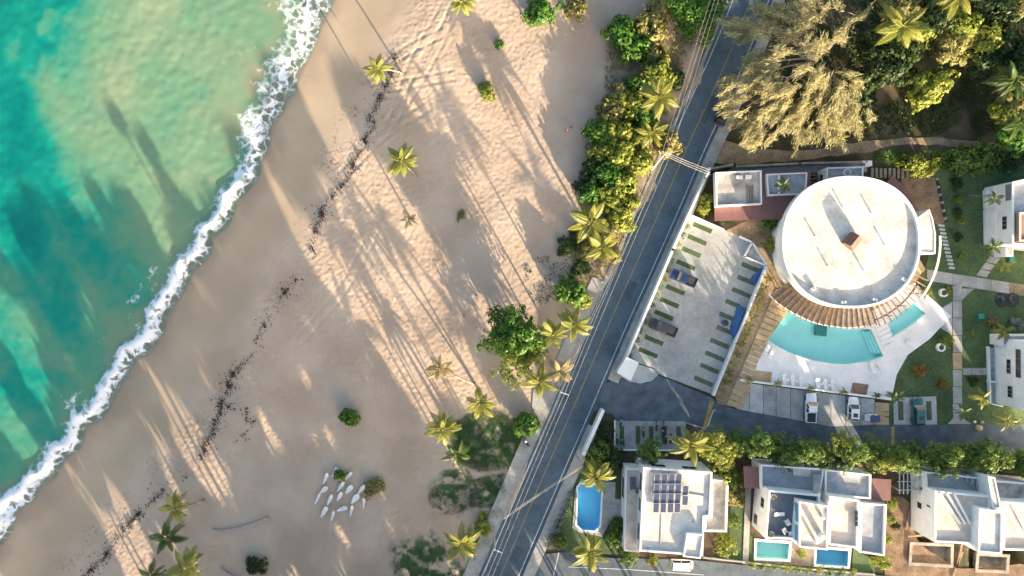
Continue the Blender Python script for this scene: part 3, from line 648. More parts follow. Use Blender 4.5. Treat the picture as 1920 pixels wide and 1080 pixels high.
# bays in front of the deck: each slab poured on its own
bays = thing('deck_parking_bays', 'row of concrete parking bays below the white deck wall', 'parking bays', W(1520, 760)); bays['kind'] = 'structure'; del bays['category']
xs = [1381, 1405, 1431, 1455, 1482, 1507, 1533, 1558, 1585, 1614, 1640]
ms = ['concrete_c', 'concrete_c', 'concrete_b', 'concrete', 'concrete_b', 'concrete_b', 'concrete_b', 'concrete_c', 'concrete', 'concrete_c', 'concrete_b']
for k in range(len(xs) - 1):
    f = lambda x: 714 + (x - 1392) * 0.1295
    fb = lambda x: np.interp(x, [1381, 1500, 1560, 1640], [767, 789, 800, 796])
    a, b = xs[k] + 0.4, xs[k + 1] - 0.4
    sheet('slab', WP([(a, f(a) + 3), (b, f(b) + 3), (b, fb(b)), (a, fb(a))]), 0.05 + 0.004 * (k % 2), M[ms[k]], bays, thick=0.3)
for k, (y0, y1) in enumerate([(756, 772), (773, 781), (782, 797)]):
    sheet('slab', WP([(1640.6, y0 - 2), (1667, y0), (1667, y1 - 0.6), (1640.6, y1 - 0.6)]), 0.06, M['tan_stone' if k != 1 else 'tan_stone'], bays, thick=0.3)
wall_line('deck_wall', [(1390, 713), (1670, 749)], 0.30, 0.75, M['white_paint'], 'low white wall edging the pool deck above the parked cars')
struct(sheet('garden_lawn', WP([(1676, 742), (1683, 700), (1704, 666), (1744, 637), (1785, 594), (1742, 553), (1718, 528), (1735, 505), (1752, 430), (1690, 340), (1700, 318), (2060, 300), (2060, 797), (1668, 797), (1668, 752)]), 0.0, M['lawn'], thick=0.3), 'shaded dark green garden lawn between the pool deck and the villas')
# garden paths of separate slabs
wk = thing('garden_path', 'pale concrete garden path running down past the pool deck in long slabs', 'path', W(1795, 660)); wk['kind'] = 'structure'; del wk['category']
ys = [535, 564, 596, 629, 661, 693, 725, 757, 784]
for k in range(len(ys) - 1):
    sheet('slab', WP([(1786, ys[k] + 0.6), (1803, ys[k] + 0.6), (1804, ys[k + 1] - 0.6), (1787, ys[k + 1] - 0.6)]), 0.06, M['tan_stone' if k in (4,) else 'pavement'], wk, thick=0.25)
sheet('slab', WP([(1787, 784), (1805, 784), (1822, 795), (1776, 795)]), 0.056, M['pavement'], wk, thick=0.25)
sheet('slab', WP([(1804, 541), (1826, 541), (1804, 562)]), 0.056, M['pavement'], wk, thick=0.25)
sheet('slab', WP([(1765, 578), (1785, 566), (1785, 629), (1758, 611), (1783, 593)]), 0.056, M['concrete_c'], wk, thick=0.25)
wk2 = thing('cross_path', 'concrete path crossing the lawn from the round building to the frame edge', 'path', W(1830, 530)); wk2['kind'] = 'structure'; del wk2['category']
xs = [1738, 1786, 1830, 1858, 1892, 1930, 1990]
fy = lambda x: np.interp(x, [1738, 1786, 1990], [505, 513, 545]); gy = lambda x: np.interp(x, [1738, 1786, 1990], [526, 534, 566])
for k in range(len(xs) - 1):
    a, b = xs[k] + 0.3, xs[k + 1] - 0.3
    sheet('slab', WP([(a, fy(a)), (b, fy(b)), (b, gy(b)), (a, gy(a))]), 0.064, M['pavement' if k != 4 else 'tan_dirt'], wk2, thick=0.25)
wk3 = thing('villa_path', 'short slab path from the cross path up to the upper white villa', 'path', W(1850, 495)); wk3['kind'] = 'structure'; del wk3['category']
for k in range(4):
    x0, y0 = 1830 + 9.2 * k, 516 - 12.5 * k
    sheet('slab', WP([(x0, y0), (x0 + 19, y0 + 4), (x0 + 27, y0 - 6.5), (x0 + 8.4, y0 - 11.3)]), 0.06, M['pavement'], wk3, thick=0.25)
wk4 = thing('porch_path', 'short slab path branching to the lower white villa', 'path', W(1830, 696)); wk4['kind'] = 'structure'; del wk4['category']
for k in range(3):
    sheet('slab', WP([(1805 + 17 * k, 690), (1821 + 17 * k, 690), (1821 + 17 * k, 703), (1805 + 17 * k, 703)]), 0.06, M['pavement'], wk4, thick=0.25)
# white gravel pads with the teal car
pad = thing('gravel_pads', 'white concrete car pad with two grey gravel strips on the lawn', 'car pad', W(1716, 772)); pad['kind'] = 'structure'; del pad['category']
sheet('slab', WP([(1675, 746), (1755, 743), (1757, 796), (1676, 796)]), 0.05, M['concrete_c'], pad, thick=0.25)
for x in (1688, 1741): sheet('gravel_strip', WP([(x - 5, 752), (x + 5, 752), (x + 6, 788), (x - 4, 788)]), 0.058, M['gravel_green'], pad)
sheet('joint', WP([(1703, 746), (1711, 746), (1713, 795), (1705, 795)]), 0.058, M['pavement'], pad)
# brown patio, stepping stones and stone edging behind the round building
struct(sheet('brown_patio', WP([(1690, 335), (1752, 333), (1770, 415), (1762, 428), (1740, 400), (1712, 412), (1690, 370)]), 0.05, M['brown_dirt'], thick=0.3), 'brown earth patio behind the round white building')
stn = thing('stepping_stones', 'curving ladder of pale stepping stones beside the brown patio', 'stepping stones', W(1775, 465)); stn['kind'] = 'structure'; del stn['category']
for k in range(12):
    c = W(1765 + 1.55 * k + 0.02 * k * k, 423 + 7.2 * k); MB().box(c.x, c.y, 0.03, 1.05, 0.42, 0.10, math.radians(-8), bev=0.02).build('slab', M['concrete_c'], stn)
stb = thing('stone_edging', 'row of dark round stones edging the brown patio', 'stones', W(1766, 375))
for k in range(17):
    c = W(1757 + 1.05 * k + R.uniform(-1.2, 1.2), 336 + 4.9 * k); MB().disc(c.x, c.y, 0, 0.28, 0.32, 0.18, 7).build('stone', M['black_stone' if k % 3 else 'stone'], stb)
wst = thing('timber_steps', 'run of weathered timber steps beside the garden wall', 'steps', W(1665, 325))
for k in range(14):
    if k in (9, 10): continue
    c = W(1635 + 8.2 * k, 324 + 0.2 * k); MB().box(c.x, c.y, 0.06, 0.5, 1.7, 0.12, 0, bev=0.01).build('step', M['wood_grey'], wst)
# dirt track through the upper wood and the sandy shoulder
def blob_sheet(name, pts, z, m, label, jit=6, seed=0, kind='structure'):
    P = catmull(pts + pts[:1], 5)[:-1]; rr = np.random.default_rng(seed)
    P = P + rr.normal(0, jit / 3, P.shape)
    return tag(sheet(name, WP([tuple(p) for p in P]), z, m), label, kind=kind)
blob_sheet('dirt_track', [(1310, 300), (1345, 262), (1400, 275), (1500, 282), (1600, 268), (1700, 258), (1800, 262), (1900, 270), (1900, 282), (1800, 276), (1700, 270), (1620, 284), (1540, 296), (1450, 304), (1370, 310)], -0.04, M['tan_dirt'], 'tan dirt track running under the trees behind the compound', 4, 3)
blob_sheet('dirt_patch', [(1665, 930), (1700, 935), (1715, 980), (1720, 1010), (1800, 1065), (1930, 1060), (1960, 1110), (1700, 1120), (1660, 1060)], -0.03, M['brown_dirt'], 'bare brown building site earth round the unfinished villa', 5, 4)
blob_sheet('garden_soil', [(1080, 870), (1160, 850), (1400, 862), (1960, 865), (1960, 890), (1690, 890), (1660, 930), (1400, 940), (1380, 1050), (1300, 1045), (1160, 1030), (1160, 900), (1092, 886)], -0.05, M['gap_dark'], 'dark planted soil round the villas', 4, 5)
struct(sheet('side_lawn', WP([(1370, 915), (1402, 915), (1398, 1052), (1366, 1052)]), 0.0, M['lawn'], thick=0.2), 'narrow shaded lawn between two villas')
struct(sheet_holes('pool_lawn', WP([(1060, 1035), (1042, 1005), (1075, 905), (1092, 890), (1160, 895), (1160, 1040)]), [WP([(1086, 904), (1148, 908), (1146, 985), (1126, 1001), (1088, 995), (1077, 986), (1081, 915)])], -0.01, M['lawn'], thick=0.1), 'lawn round the bright blue villa pool')
struct(sheet('motorbike_yard', WP([(1153, 789), (1286, 790), (1286, 844), (1153, 844)]), 0.05, M['concrete_b'], thick=0.3), 'small concrete motorbike yard with green strips')
yard = bpy.data.objects['motorbike_yard']
for x in (1166, 1196, 1221, 1246, 1272):
    sheet('grass_strip', WP([(x - 4.2, 799), (x + 4.2, 799), (x + 4.2, 833), (x - 4.2, 833)]), 0.058, M['lawn'], yard)
wall_line('yard_kerb', [(1286, 793), (1320, 803)], 0.18, 0.3, M['kerb'], 'short kerb between the motorbike yard and the side street', 'kerb')
wall_line('yard_wall', [(1153, 789), (1153, 844), (1286, 845)], 0.2, 0.5, M['white_wall'], 'low white wall round the motorbike yard')
wall_line('north_wall', [(1332, 316), (1378, 308), (1378, 312), (1500, 306), (1625, 303)], 0.35, 1.8, M['raw_concrete'], 'grey garden wall behind the bungalows')
struct(sheet('grey_path', WP([(1366, 318), (1625, 305), (1625, 322), (1430, 326), (1366, 330)]), 0.03, M['concrete_b'], thick=0.2), 'grey service path behind the bungalows')
# ------------------------------------------------------------------ buildings
def vol(parent, poly, z, par=0.5, wall='white_wall', roof='roof_white', z0=0.0, th=0.22, rname='roof', wname='wall', pname='parapet', cap='white_paint'):
    """one block: poly = outline of its top edge in survey pixels, z = height of that edge, par = parapet height"""
    P = WP(poly, z); fl = z - par
    MB().prism(P, z0, fl).build(wname, M[wall], parent)
    I = inset(P, th)
    sheet(rname, inset(P, th * 0.5), fl + 0.004, M[roof], parent)
    if par > 0.05: MB().ringwall([(p.x, p.y) for p in P], I, fl - 0.002, z).build(pname, M[cap], parent)
    return P
def wall_window(parent, poly, z, edge, t0, t1, z0, z1, name='window', glass='glass_dark', proud=0.05):
    P = WP(poly, z); n = len(P); a, b = P[edge], P[(edge + 1) % n]
    A = sum(P[i].x * P[(i + 1) % n].y - P[(i + 1) % n].x * P[i].y for i in range(n))
    d = (b - a); nv = Vector((d.y, -d.x, 0)).normalized() * (1 if A > 0 else -1)
    p, q = a + d * t0, a + d * t1; c = (p + q) / 2; L = (q - p).length; ang = math.atan2(d.y, d.x); H = z1 - z0; zc = (z0 + z1) / 2
    o = MB().box(c.x + nv.x * (proud / 2 - 0.01), c.y + nv.y * (proud / 2 - 0.01), zc, L, proud, H, ang).build(name, M['frame_grey'], parent)
    k = 2 if L > 1.2 else 1
    for i in range(k):
        u = p + (q - p) * ((i + 0.5) / k); MB().box(u.x + nv.x * proud, u.y + nv.y * proud, zc, L / k - 0.12, 0.03, H - 0.14, ang).build('pane', M[glass], o)
    return o
def box_px(name, x, y, z, sx, sy, h, m, parent, rz=0, bev=0.0, zb=None):
    c = W(x, y, z); return MB().box(c.x, c.y, (z - h if zb is None else zb) + h / 2, sx, sy, h, rz, bev).build(name, M[m], parent)

# ---- round building with the timber pergola
ZR = 6.9; RCX, RCY = 1597, 454
def ellipse(k, z, n=72, rx=130, ry=124):
    out_ = []
    for i in range(n):
        a = 2 * PI * i / n; ca, sa = math.cos(a), math.sin(a)
        e = 0.90                                        # slightly squared oval
        x = rx * k * math.copysign(abs(ca) ** e, ca); y = ry * k * math.copysign(abs(sa) ** e, sa)
        out_.append(W(RCX + x, RCY + y, z))
    return out_
rb = thing('round_building', 'large round white building with a flat oval roof beside the pool', 'building', W(1570, 470))
o1 = ellipse(1.0, ZR); o2 = ellipse(0.965, ZR); o3 = ellipse(0.985, ZR)
MB().prism(ellipse(0.93, ZR), 0, 5.2).build('wall', M['white_wall'], rb)
MB().prism(ellipse(0.925, ZR), 0.6, 2.9).build('glazing', M['glass_dark'], rb)
MB().prism(o1, 5.2, 6.30).build('roof_slab', M['white_paint'], rb)
sheet('roof', o3, 6.305, M['roof_white'], rb)
MB().ringwall([(p.x, p.y) for p in o1], [(p.x, p.y) for p in o2], 6.298, ZR).build('parapet', M['white_paint'], rb)
# gabled roof light in brown metal
c = W(1600, 452, 7.3); ax = Vector((0.62, 0.78)); ay = Vector((-ax.y, ax.x)); hl, hw = 1.15, 1.0
def gp_(u, v, z): return (c.x + ax.x * u + ay.x * v, c.y + ax.y * u + ay.y * v, z)
MB().add([gp_(-hl, -hw, 6.3), gp_(hl, -hw, 6.3), gp_(hl, hw, 6.3), gp_(-hl, hw, 6.3), gp_(-hl, -hw, 7.2), gp_(hl, -hw, 7.2), gp_(hl, hw, 7.2), gp_(-hl, hw, 7.2), gp_(-hl, 0, 7.95), gp_(hl, 0, 7.95)],
         [[0, 1, 5, 4], [2, 3, 7, 6], [1, 2, 6, 9, 5], [3, 0, 4, 8, 7], [4, 5, 9, 8], [6, 7, 8, 9]]).build('roof_light', M['brown_metal'], rb)
for x, y in [(1531, 443), (1555, 499), (1622, 507), (1637, 399), (1662, 459), (1583, 388)]:
    p = W(x, y, 6.9); MB().disc(p.x, p.y, 6.3, 6.92, 0.11, 0.11, 8).disc(p.x, p.y, 6.93, 7.02, 0.19, 0.12, 8).build('vent_pipe', M['white_paint'], rb, )
for x, y, rz in [(1525, 541, 0.6), (1582, 567, 0.1), (1695, 524, -0.7), (1641, 562, -0.3)]:
    p = W(x, y, 6.7); ac = MB().box(p.x, p.y, 6.55, 0.8, 0.45, 0.5, rz, 0.03).build('air_conditioner', M['white_paint'], rb)
    MB().disc(p.x, p.y, 6.80, 6.82, 0.17, 0.17, 10).build('fan_grille', M['frame_grey'], ac)
AN = [(1714, 413), (1743, 392), (1750, 412), (1755, 440), (1754, 476), (1722, 474)]
vol(rb, AN, 4.6, 0.12, roof='roof_white', wname='annex_wall', rname='annex_roof', pname='annex_parapet')
sheet('plinth', WP([(1672, 330), (1700, 350), (1725, 405), (1712, 418), (1690, 400), (1660, 345)], 0.3), 0.3, M['red_metal'], rb, thick=0.3)
# pergola
pg = thing('pergola', 'curved timber pergola of radiating boards round the pool side of the round building', 'pergola', W(1590, 590))
def pr(a, r, z): 
    a = math.radians(a); return W(RCX - 6 + r * math.cos(a), RCY + r * math.sin(a), z)
ZP = 3.2
angs = np.arange(24, 147.5, 3.95)
for k in range(len(angs) - 1):
    a0, a1 = angs[k], angs[k + 1]; am = (a0 + a1) / 2
    r1 = np.interp(am, [24, 40, 60, 80, 100, 125, 147], [158, 162, 163, 160, 160, 166, 178]); r0 = 112
    if am > 70:
        g_ = (a1 - a0) * 0.06
        q = [pr(a0 + g_, r0, ZP), pr(a1 - g_, r0, ZP), pr(a1 - g_, r1, ZP), pr(a0 + g_, r1, ZP)]
        MB().prism(q, ZP - 0.06, ZP + R.uniform(0, 0.012)).build('board', M['wood' if am > 96 else 'wood_grey'], pg)
        if k % 1 == 0:
            s_, e_ = pr(a0, r0, ZP), pr(a0, r1 + 3, ZP); d = e_ - s_; m_ = (s_ + e_) / 2
            MB().box(m_.x, m_.y, ZP + 0.10, d.length, 0.10, 0.16, math.atan2(d.y, d.x)).build('rafter', M['wood_dark'], pg)
    else:
        s_, e_ = pr(am, r0, ZP), pr(am, r1 + 7, ZP); d = e_ - s_; m_ = (s_ + e_) / 2
        MB().box(m_.x, m_.y, ZP, d.length, 0.14, 0.24, math.atan2(d.y, d.x)).build('rafter', M['wood'], pg)
        if am > 36:
            q = [pr(a0 + 0.4, r0, ZP), pr(a1 - 0.4, r0, ZP), pr(a1 - 0.4, r0 + 24, ZP), pr(a0 + 0.4, r0 + 24, ZP)]
            MB().prism(q, ZP - 0.24, ZP - 0.16).build('board', M['wood'], pg)
def arc_beam(name, r_of, a0, a1, wd, z0, z1, m, parent):
    A = np.linspace(a0, a1, 22); outer = [pr(a, r_of(a) + wd * 5, (z0 + z1) / 2) for a in A]; inner = [pr(a, r_of(a) - wd * 5, (z0 + z1) / 2) for a in A]
    return MB().prism([(p.x, p.y) for p in outer] + [(p.x, p.y) for p in inner[::-1]], z0, z1).build(name, M[m], parent)
arc_beam('rim_beam', lambda a: np.interp(a, [78, 100, 125, 147], [159, 159, 165, 177]), 78, 147, 0.45, ZP - 0.36, ZP - 0.07, 'white_paint', pg)
arc_beam('ring_beam', lambda a: np.interp(a, [20, 60, 78], [150, 153, 155]), 22, 78, 0.22, ZP - 0.36, ZP - 0.13, 'wood_dark', pg)
arc_beam('outer_rail', lambda a: 172, -4, 38, 0.30, 2.6, 2.85, 'white_paint', pg)
for a in range(26, 148, 12):
    p = pr(a, 156, 1.5); MB().box(p.x, p.y, 1.42, 0.16, 0.16, 2.8).build('post', M['wood_dark'], pg)
struct(sheet('pergola_floor', WP([(1480, 545), (1560, 560), (1640, 560), (1715, 530), (1735, 505), (1720, 480), (1600, 470), (1500, 480)], 0.0), 0.115, M['tan_stone'], thick=0.2), 'tan stone floor under the pergola')

# ---- bungalows at the top of the car park
bg_ = thing('bungalow', 'low bungalow with a square grey gravel roof and red metal eaves', 'building', W(1385, 370))
MB().prism(WP([(1338, 330), (1520, 320), (1520, 410), (1340, 414)], 3.0), 2.9, 3.0).build('eaves_roof', M['red_metal'], bg_)
MB().prism(inset(WP([(1338, 330), (1520, 320), (1520, 410), (1340, 414)], 3.0), 0.9), 0, 2.9).build('wall', M['white_wall'], bg_)
vol(bg_, [(1341, 323), (1428, 319), (1429, 383), (1343, 387)], 4.2, 0.45, roof='roof_worn', z0=2.9, wname='upper_wall')
vol(bg_, [(1437, 326), (1514, 323), (1512, 364), (1440, 367)], 3.9, 0.4, roof='roof_grey', z0=2.9, wname='upper_wall')
box_px('divider', 1461, 346, 3.9, 0.22, 3.6, 0.4, 'white_paint', bg_)
for x, y in [(1387, 332), (1404, 331)]: box_px('air_conditioner', x, y, 4.3, 1.0, 0.55, 0.5, 'white_paint', bg_)
for k in range(3): box_px('duct', 1403 + 4.4 * k, 366, 4.0, 0.22, 3.3, 0.2, 'wood_grey', bg_)
wb = thing('service_block', 'small white block with a round water tank behind the round building', 'building', W(1570, 330))
vol(wb, [(1550, 314), (1619, 312), (1619, 350), (1550, 352)], 3.8, 0.4, roof='roof_grey')
wall_window(wb, [(1550, 314), (1619, 312), (1619, 350), (1550, 352)], 3.8, 3, 0.35, 0.75, 1.4, 2.4)
tk = W(1590, 323, 4.2); t_ = thing('water_tank', 'round white water tank on the small service block', 'water tank', (tk.x, tk.y, 3.4))
MB().disc(tk.x, tk.y, 3.41, 4.1, 0.62, 0.62, 18).build('body', M['white_paint'], t_); MB().disc(tk.x, tk.y, 4.1, 4.22, 0.5, 0.3, 18).build('lid', M['roof_grey'], t_)
ts = thing('timber_screen', 'short run of wooden slats between the bungalow and the white service block', 'screen', W(1524, 345))
for k in range(6): box_px('slat', 1521, 328 + 7 * k, 2.4, 1.5, 0.18, 0.08, 'wood', ts)
box_px('post', 1529, 346, 2.2, 0.1, 4.0, 2.2, 'wood_dark', ts, zb=0)
ub = thing('pump_box', 'small white utility box at the end of the garden wall', 'utility box', W(1628, 306))
box_px('body', 1629, 306, 1.3, 1.2, 0.9, 1.3, 'white_paint', ub, zb=0); box_px('door', 1622, 307, 0.9, 0.05, 0.6, 0.8, 'frame_grey', ub, zb=0.3)

# ---- villa with solar panels
h1 = thing('solar_villa', 'white flat roofed villa carrying rows of solar panels', 'building', W(1250, 940))
ZH = 6.8
HR = [(1206, 876), (1336, 885), (1332, 969), (1321, 970), (1318, 1043), (1199, 1034)]
vol(h1, HR, ZH, 0.35, roof='roof_white', th=0.3)
TW = [(1173, 878), (1205, 880), (1199, 1036), (1170, 1032)]
vol(h1, TW, 3.9, 0.12, roof='roof_beige', wname='terrace_wall', rname='terrace_floor', pname='terrace_edge')
rail = MB()
for a, b in [((1175, 879), (1203, 880)), ((1175, 879), (1172, 1033)), ((1172, 1033), (1198, 1035))]:
    p, q = W(*a, 4.8), W(*b, 4.8); rail.tube([(p.x, p.y, 4.75), (q.x, q.y, 4.75)], 0.05, 5)
    for k in range(7):
        u = p + (q - p) * (k / 6); rail.tube([(u.x, u.y, 3.85), (u.x, u.y, 4.75)], 0.03, 4)
rail.build('railing', M['white_paint'], h1)
EB = [(1334, 899), (1363, 902), (1366, 911), (1363, 998), (1321, 997), (1323, 970), (1333, 969)]
vol(h1, EB, 4.1, 0.75, roof='roof_worn', wname='balcony_wall', rname='balcony_floor', pname='balcony_parapet')
vol(h1, [(1288, 1000), (1320, 1002), (1314, 1048), (1281, 1044)], 7.3, 0.25, wname='stair_wall', rname='stair_roof', pname='stair_parapet', z0=0.01)
wall_window(h1, HR, ZH, 5, 0.1, 0.3, 4.6, 6.0); wall_window(h1, HR, ZH, 5, 0.45, 0.6, 4.6, 6.0); wall_window(h1, HR, ZH, 5, 0.7, 0.9, 4.6, 6.0)
wall_window(h1, HR, ZH, 0, 0.15, 0.35, 4.4, 5.8); wall_window(h1, HR, ZH, 0, 0.6, 0.8, 4.4, 5.8)
wall_window(h1, TW, 3.9, 3, 0.15, 0.35, 1.0, 2.6); wall_window(h1, TW, 3.9, 3, 0.6, 0.85, 1.0, 2.6)
so_ = thing('terrace_sofa', 'dark outdoor sofa on the west terrace of the solar villa', 'sofa', W(1187, 905, 3.79))
zt_ = 3.79
for nm, dx, dy, sx, sy, z0_, hh in [('seat', 0, 0, 0.85, 2.0, 0.15, 0.3), ('backrest', -0.45, 0, 0.2, 2.0, 0.15, 0.7), ('ottoman', 0.75, -1.3, 0.7, 0.9, 0.0, 0.38)]:
    c = W(1187, 905, zt_); MB().box(c.x + dx, c.y + dy, zt_ + z0_ + hh / 2, sx, sy, hh, 0, 0.04).build(nm, M['slate_tile'], so_)
for sx in (-0.35, 0.35):
    for sy in (-0.9, 0.9):
        MB().box(c.x + sx, c.y + sy, zt_ + 0.075, 0.07, 0.07, 0.15).build('leg', M['black'], so_)
def cells_mat():
    m, t, p = nodes('solar_cells'); L = t.links
    br_ = N(t, 'ShaderNodeTexBrick'); br_.offset = 0.0; br_.inputs['Color1'].default_value = (0.035, 0.045, 0.085, 1); br_.inputs['Color2'].default_value = (0.045, 0.055, 0.10, 1); br_.inputs['Mortar'].default_value = (0.16, 0.17, 0.19, 1)
    br_.inputs['Scale'].default_value = 4.0; br_.inputs['Mortar Size'].default_value = 0.012; br_.inputs['Brick Width'].default_value = 0.7; br_.inputs['Row Height'].default_value = 0.7
    L.new(pos(t), br_.inputs['Vector']); L.new(br_.outputs['Color'], p.inputs['Base Color']); p.inputs['Roughness'].default_value = 0.18; p.inputs['Specular IOR Level'].default_value = 0.7
    return m
M['cells'] = cells_mat()
k = 0
rows = [898, 917, 935, 953]; cols = [1233, 1246.5, 1260, 1273]
spots_ = [(cx - (r_ - 898) * 0.045, r_, 'row %d' % (j + 1), i) for j, r_ in enumerate(rows) for i, cx in enumerate(cols)] + [(1286, 920, 'x', 4), (1285, 939, 'x', 4)]
ordn = ['top', 'second', 'third', 'bottom']; ordc = ['first', 'second', 'third', 'fourth']
for n_, (x, y, rw, i) in enumerate(spots_):
    p = W(x, y, 7.1)
    lab = ('solar panel in the %s row, %s from the sea side' % (ordn[n_ // 4], ordc[i])) if n_ < 16 else ['upper of the two extra solar panels at the end of the array', 'lower of the two extra solar panels at the end of the array'][n_ - 16]
    sp_ = thing('photovoltaic_module', lab, 'solar panel', (p.x, p.y, 6.46), math.radians(-2), 'solar panels on the villa roof')
    V = [(-0.5, -0.82, 0.42), (0.5, -0.82, 0.42), (0.5, 0.82, 0.62), (-0.5, 0.82, 0.62)]
    b = MB(); b.add([(x_, y_, z_ - 0.05) for x_, y_, z_ in V] + V, [[3, 2, 1, 0], [4, 5, 6, 7], [0, 1, 5, 4], [1, 2, 6, 5], [2, 3, 7, 6], [3, 0, 4, 7]])
    b.build('frame', M['white_paint'], sp_, local=True)
    MB().add([(x_ * 0.93, y_ * 0.955, z_ + 0.005) for x_, y_, z_ in V], [[0, 1, 2, 3]]).build('cells', M['cells'], sp_, local=True)
    MB().box(-0.4, -0.6, 0.19, 0.05, 0.05, 0.38).box(0.4, -0.6, 0.19, 0.05, 0.05, 0.38).box(-0.4, 0.6, 0.27, 0.05, 0.05, 0.54).box(0.4, 0.6, 0.27, 0.05, 0.05, 0.54).build('rack', M['steel'], sp_, local=True)
dk1 = struct(sheet_holes('villa_pool_deck', WP([(1089, 898), (1154, 904), (1152, 968), (1140, 985), (1129, 1006), (1086, 998), (1073, 989), (1079, 917)]), [WP(POOL3)], 0.10, M['pavement'], thick=0.3), 'pale stone deck round the bright blue villa pool')
struct(sheet('villa_path', WP([(1152, 935), (1172, 936), (1172, 968), (1152, 968)]), 0.09, M['pavement'], thick=0.2), 'pale path from the blue pool to the solar villa')
pool('villa_pool', 'bright blue pool with rounded corners beside the road', POOL3, 0.10, 1.3, M['pool_blue'], M['white_paint'], 0.3)

# ---- twin villa with two pools
for x, y in [(1215, 1027), (1300, 978), (1222, 885), (1325, 960)]:
    p = W(x, y, 6.5); MB().disc(p.x, p.y, 6.455, 6.475, .16, .16, 10).build('roof_drain', M['frame_grey'], h1)
for a_, b_ in [((1240, 965), (1238, 1025)), ((1290, 925), (1322, 930))]:
    p, q = W(*a_, 6.5), W(*b_, 6.5); MB().tube([(p.x, p.y, 6.51), (q.x, q.y, 6.51)], .05, 5).build('conduit', M['steel'], h1)
h2 = thing('twin_villa', 'white twin villa with a dark tiled roof terrace and two pools', 'building', W(1500, 960))
Z2 = 6.5
vol(h2, [(1442, 919), (1538, 928), (1538, 945), (1496, 945), (1490, 1012), (1435, 1010)], Z2, 0.85, roof='slate_tile', th=0.3, rname='roof_terrace')
vol(h2, [(1426, 871), (1546, 879), (1538, 930), (1427, 915)], 4.4, 0.5, roof='roof_tile', th=0.28, rname='upper_terrace', wname='rear_wall')
TR = [(1499, 940), (1554, 949), (1552, 1032), (1498, 1026)]
vol(h2, TR, 7.9, 0.22, roof='roof_beige', th=0.25, rname='tower_roof', wname='tower_wall', pname='tower_parapet')
wall_window(h2, TR, 7.9, 3, 0.52, 0.92, 6.1, 7.4, glass='pool_deep'); wall_window(h2, TR, 7.9, 3, 0.10, 0.44, 6.1, 7.4, glass='pool_deep')
box_px('chimney', 1544, 1008, 9.0, 0.7, 0.7, 1.3, 'white_paint', h2, 0.1); box_px('chimney', 1545, 972, 8.6, 0.4, 0.4, 0.9, 'white_paint', h2, 0.1); box_px('chimney', 1533, 1018, 8.7, 0.35, 0.35, 1.0, 'white_paint', h2, 0.1)
vol(h2, [(1555, 930), (1612, 938), (1609, 1029), (1554, 1022)], 6.5, 0.5, roof='roof_beige', th=0.3, rname='roof_terrace', wname='east_wall')
for k in range(3): box_px('roof_window', 1606, 962 + 10 * k, 6.62, 0.5, 0.8, 0.1, 'glass_dark', h2, 0.05)
vol(h2, [(1547, 880), (1634, 890), (1633, 936), (1547, 930)], 4.6, 0.5, roof='roof_grey', th=0.28, rname='upper_terrace', wname='rear_wall')
vol(h2, [(1614, 943), (1663, 946), (1659, 1043), (1612, 1036)], 4.6, 0.6, roof='roof_tile', th=0.25, rname='east_terrace', wname='east_terrace_wall')
MB().prism(WP([(1394, 874), (1427, 876), (1425, 916), (1396, 915)], 3.6), 3.5, 3.6).build('metal_roof', M['red_metal'], h2)
MB().prism(WP([(1634, 897), (1671, 899), (1670, 939), (1634, 937)], 3.6), 3.5, 3.6).build('metal_roof', M['red_metal'], h2)
for x, y in [(1397, 877), (1397, 912), (1668, 901), (1668, 936)]:
    p = W(x, y, 1.7); MB().box(p.x, p.y, 1.75, 0.14, 0.14, 3.5).build('post', M['wood_dark'], h2)
for k in range(8): box_px('stair_tread', 1489 + 4.2 * k, 884 + 0.5 * k, 4.25 + 0.0 * k, 0.36, 1.3, 0.12, 'concrete_c', h2, 0.06)
for k in range(9): box_px('stair_tread', 1531 + 0.2 * k, 892 + 4.2 * k, 4.35 + 0.2 * k, 1.3, 0.36, 0.14, 'concrete_c', h2, -0.06)
WR = [(1442, 919), (1538, 928), (1538, 945), (1496, 945), (1490, 1012), (1435, 1010)]
wall_window(h2, WR, Z2, 5, 0.55, 0.75, 3.4, 4.8); wall_window(h2, WR, Z2, 5, 0.1, 0.3, 0.8, 2.4)
PW = [(1419, 1015), (1480, 1019), (1478, 1049), (1418, 1046)]; PE = [(1531, 1028), (1591, 1033), (1589, 1062), (1530, 1058)]
struct(sheet_holes('twin_villa_deck', WP([(1413, 1010), (1486, 1014), (1526, 1018), (1530, 1022), (1597, 1027), (1594, 1067), (1525, 1063), (1414, 1052)]), [WP(PW), WP(PE)], 0.08, M['wood_grey'], thick=0.3), 'brown timber deck joining the two plunge pools')
pool('plunge_pool', 'pale teal plunge pool under the dark tiled terrace', PW, 0.09, 1.2, M['pool_teal'], M['white_paint'], 0.42)
pool('plunge_pool', 'deep blue plunge pool under the beige tower roof', PE, 0.09, 1.3, M['pool_deep'], M['white_paint'], 0.42)
struct(sheet('twin_villa_lawn', WP([(1405, 1000), (1413, 1008), (1412, 1054), (1525, 1065), (1597, 1069), (1600, 1026), (1618, 1040), (1640, 1045), (1640, 1078), (1400, 1058)]), 0.0, M['lawn'], thick=0.2), 'strip of clipped lawn round the plunge pools')
wall_line('side_path', [(1403, 920), (1398, 1052)], 1.0, 0.12, M['pavement'], 'narrow concrete path beside the twin villa', 'path')
wall_line('front_kerb', [(1320, 1046), (1400, 1055), (1520, 1068), (1640, 1078)], 0.25, 0.35, M['pavement'], 'pale garden kerb along the villa car park', 'kerb')

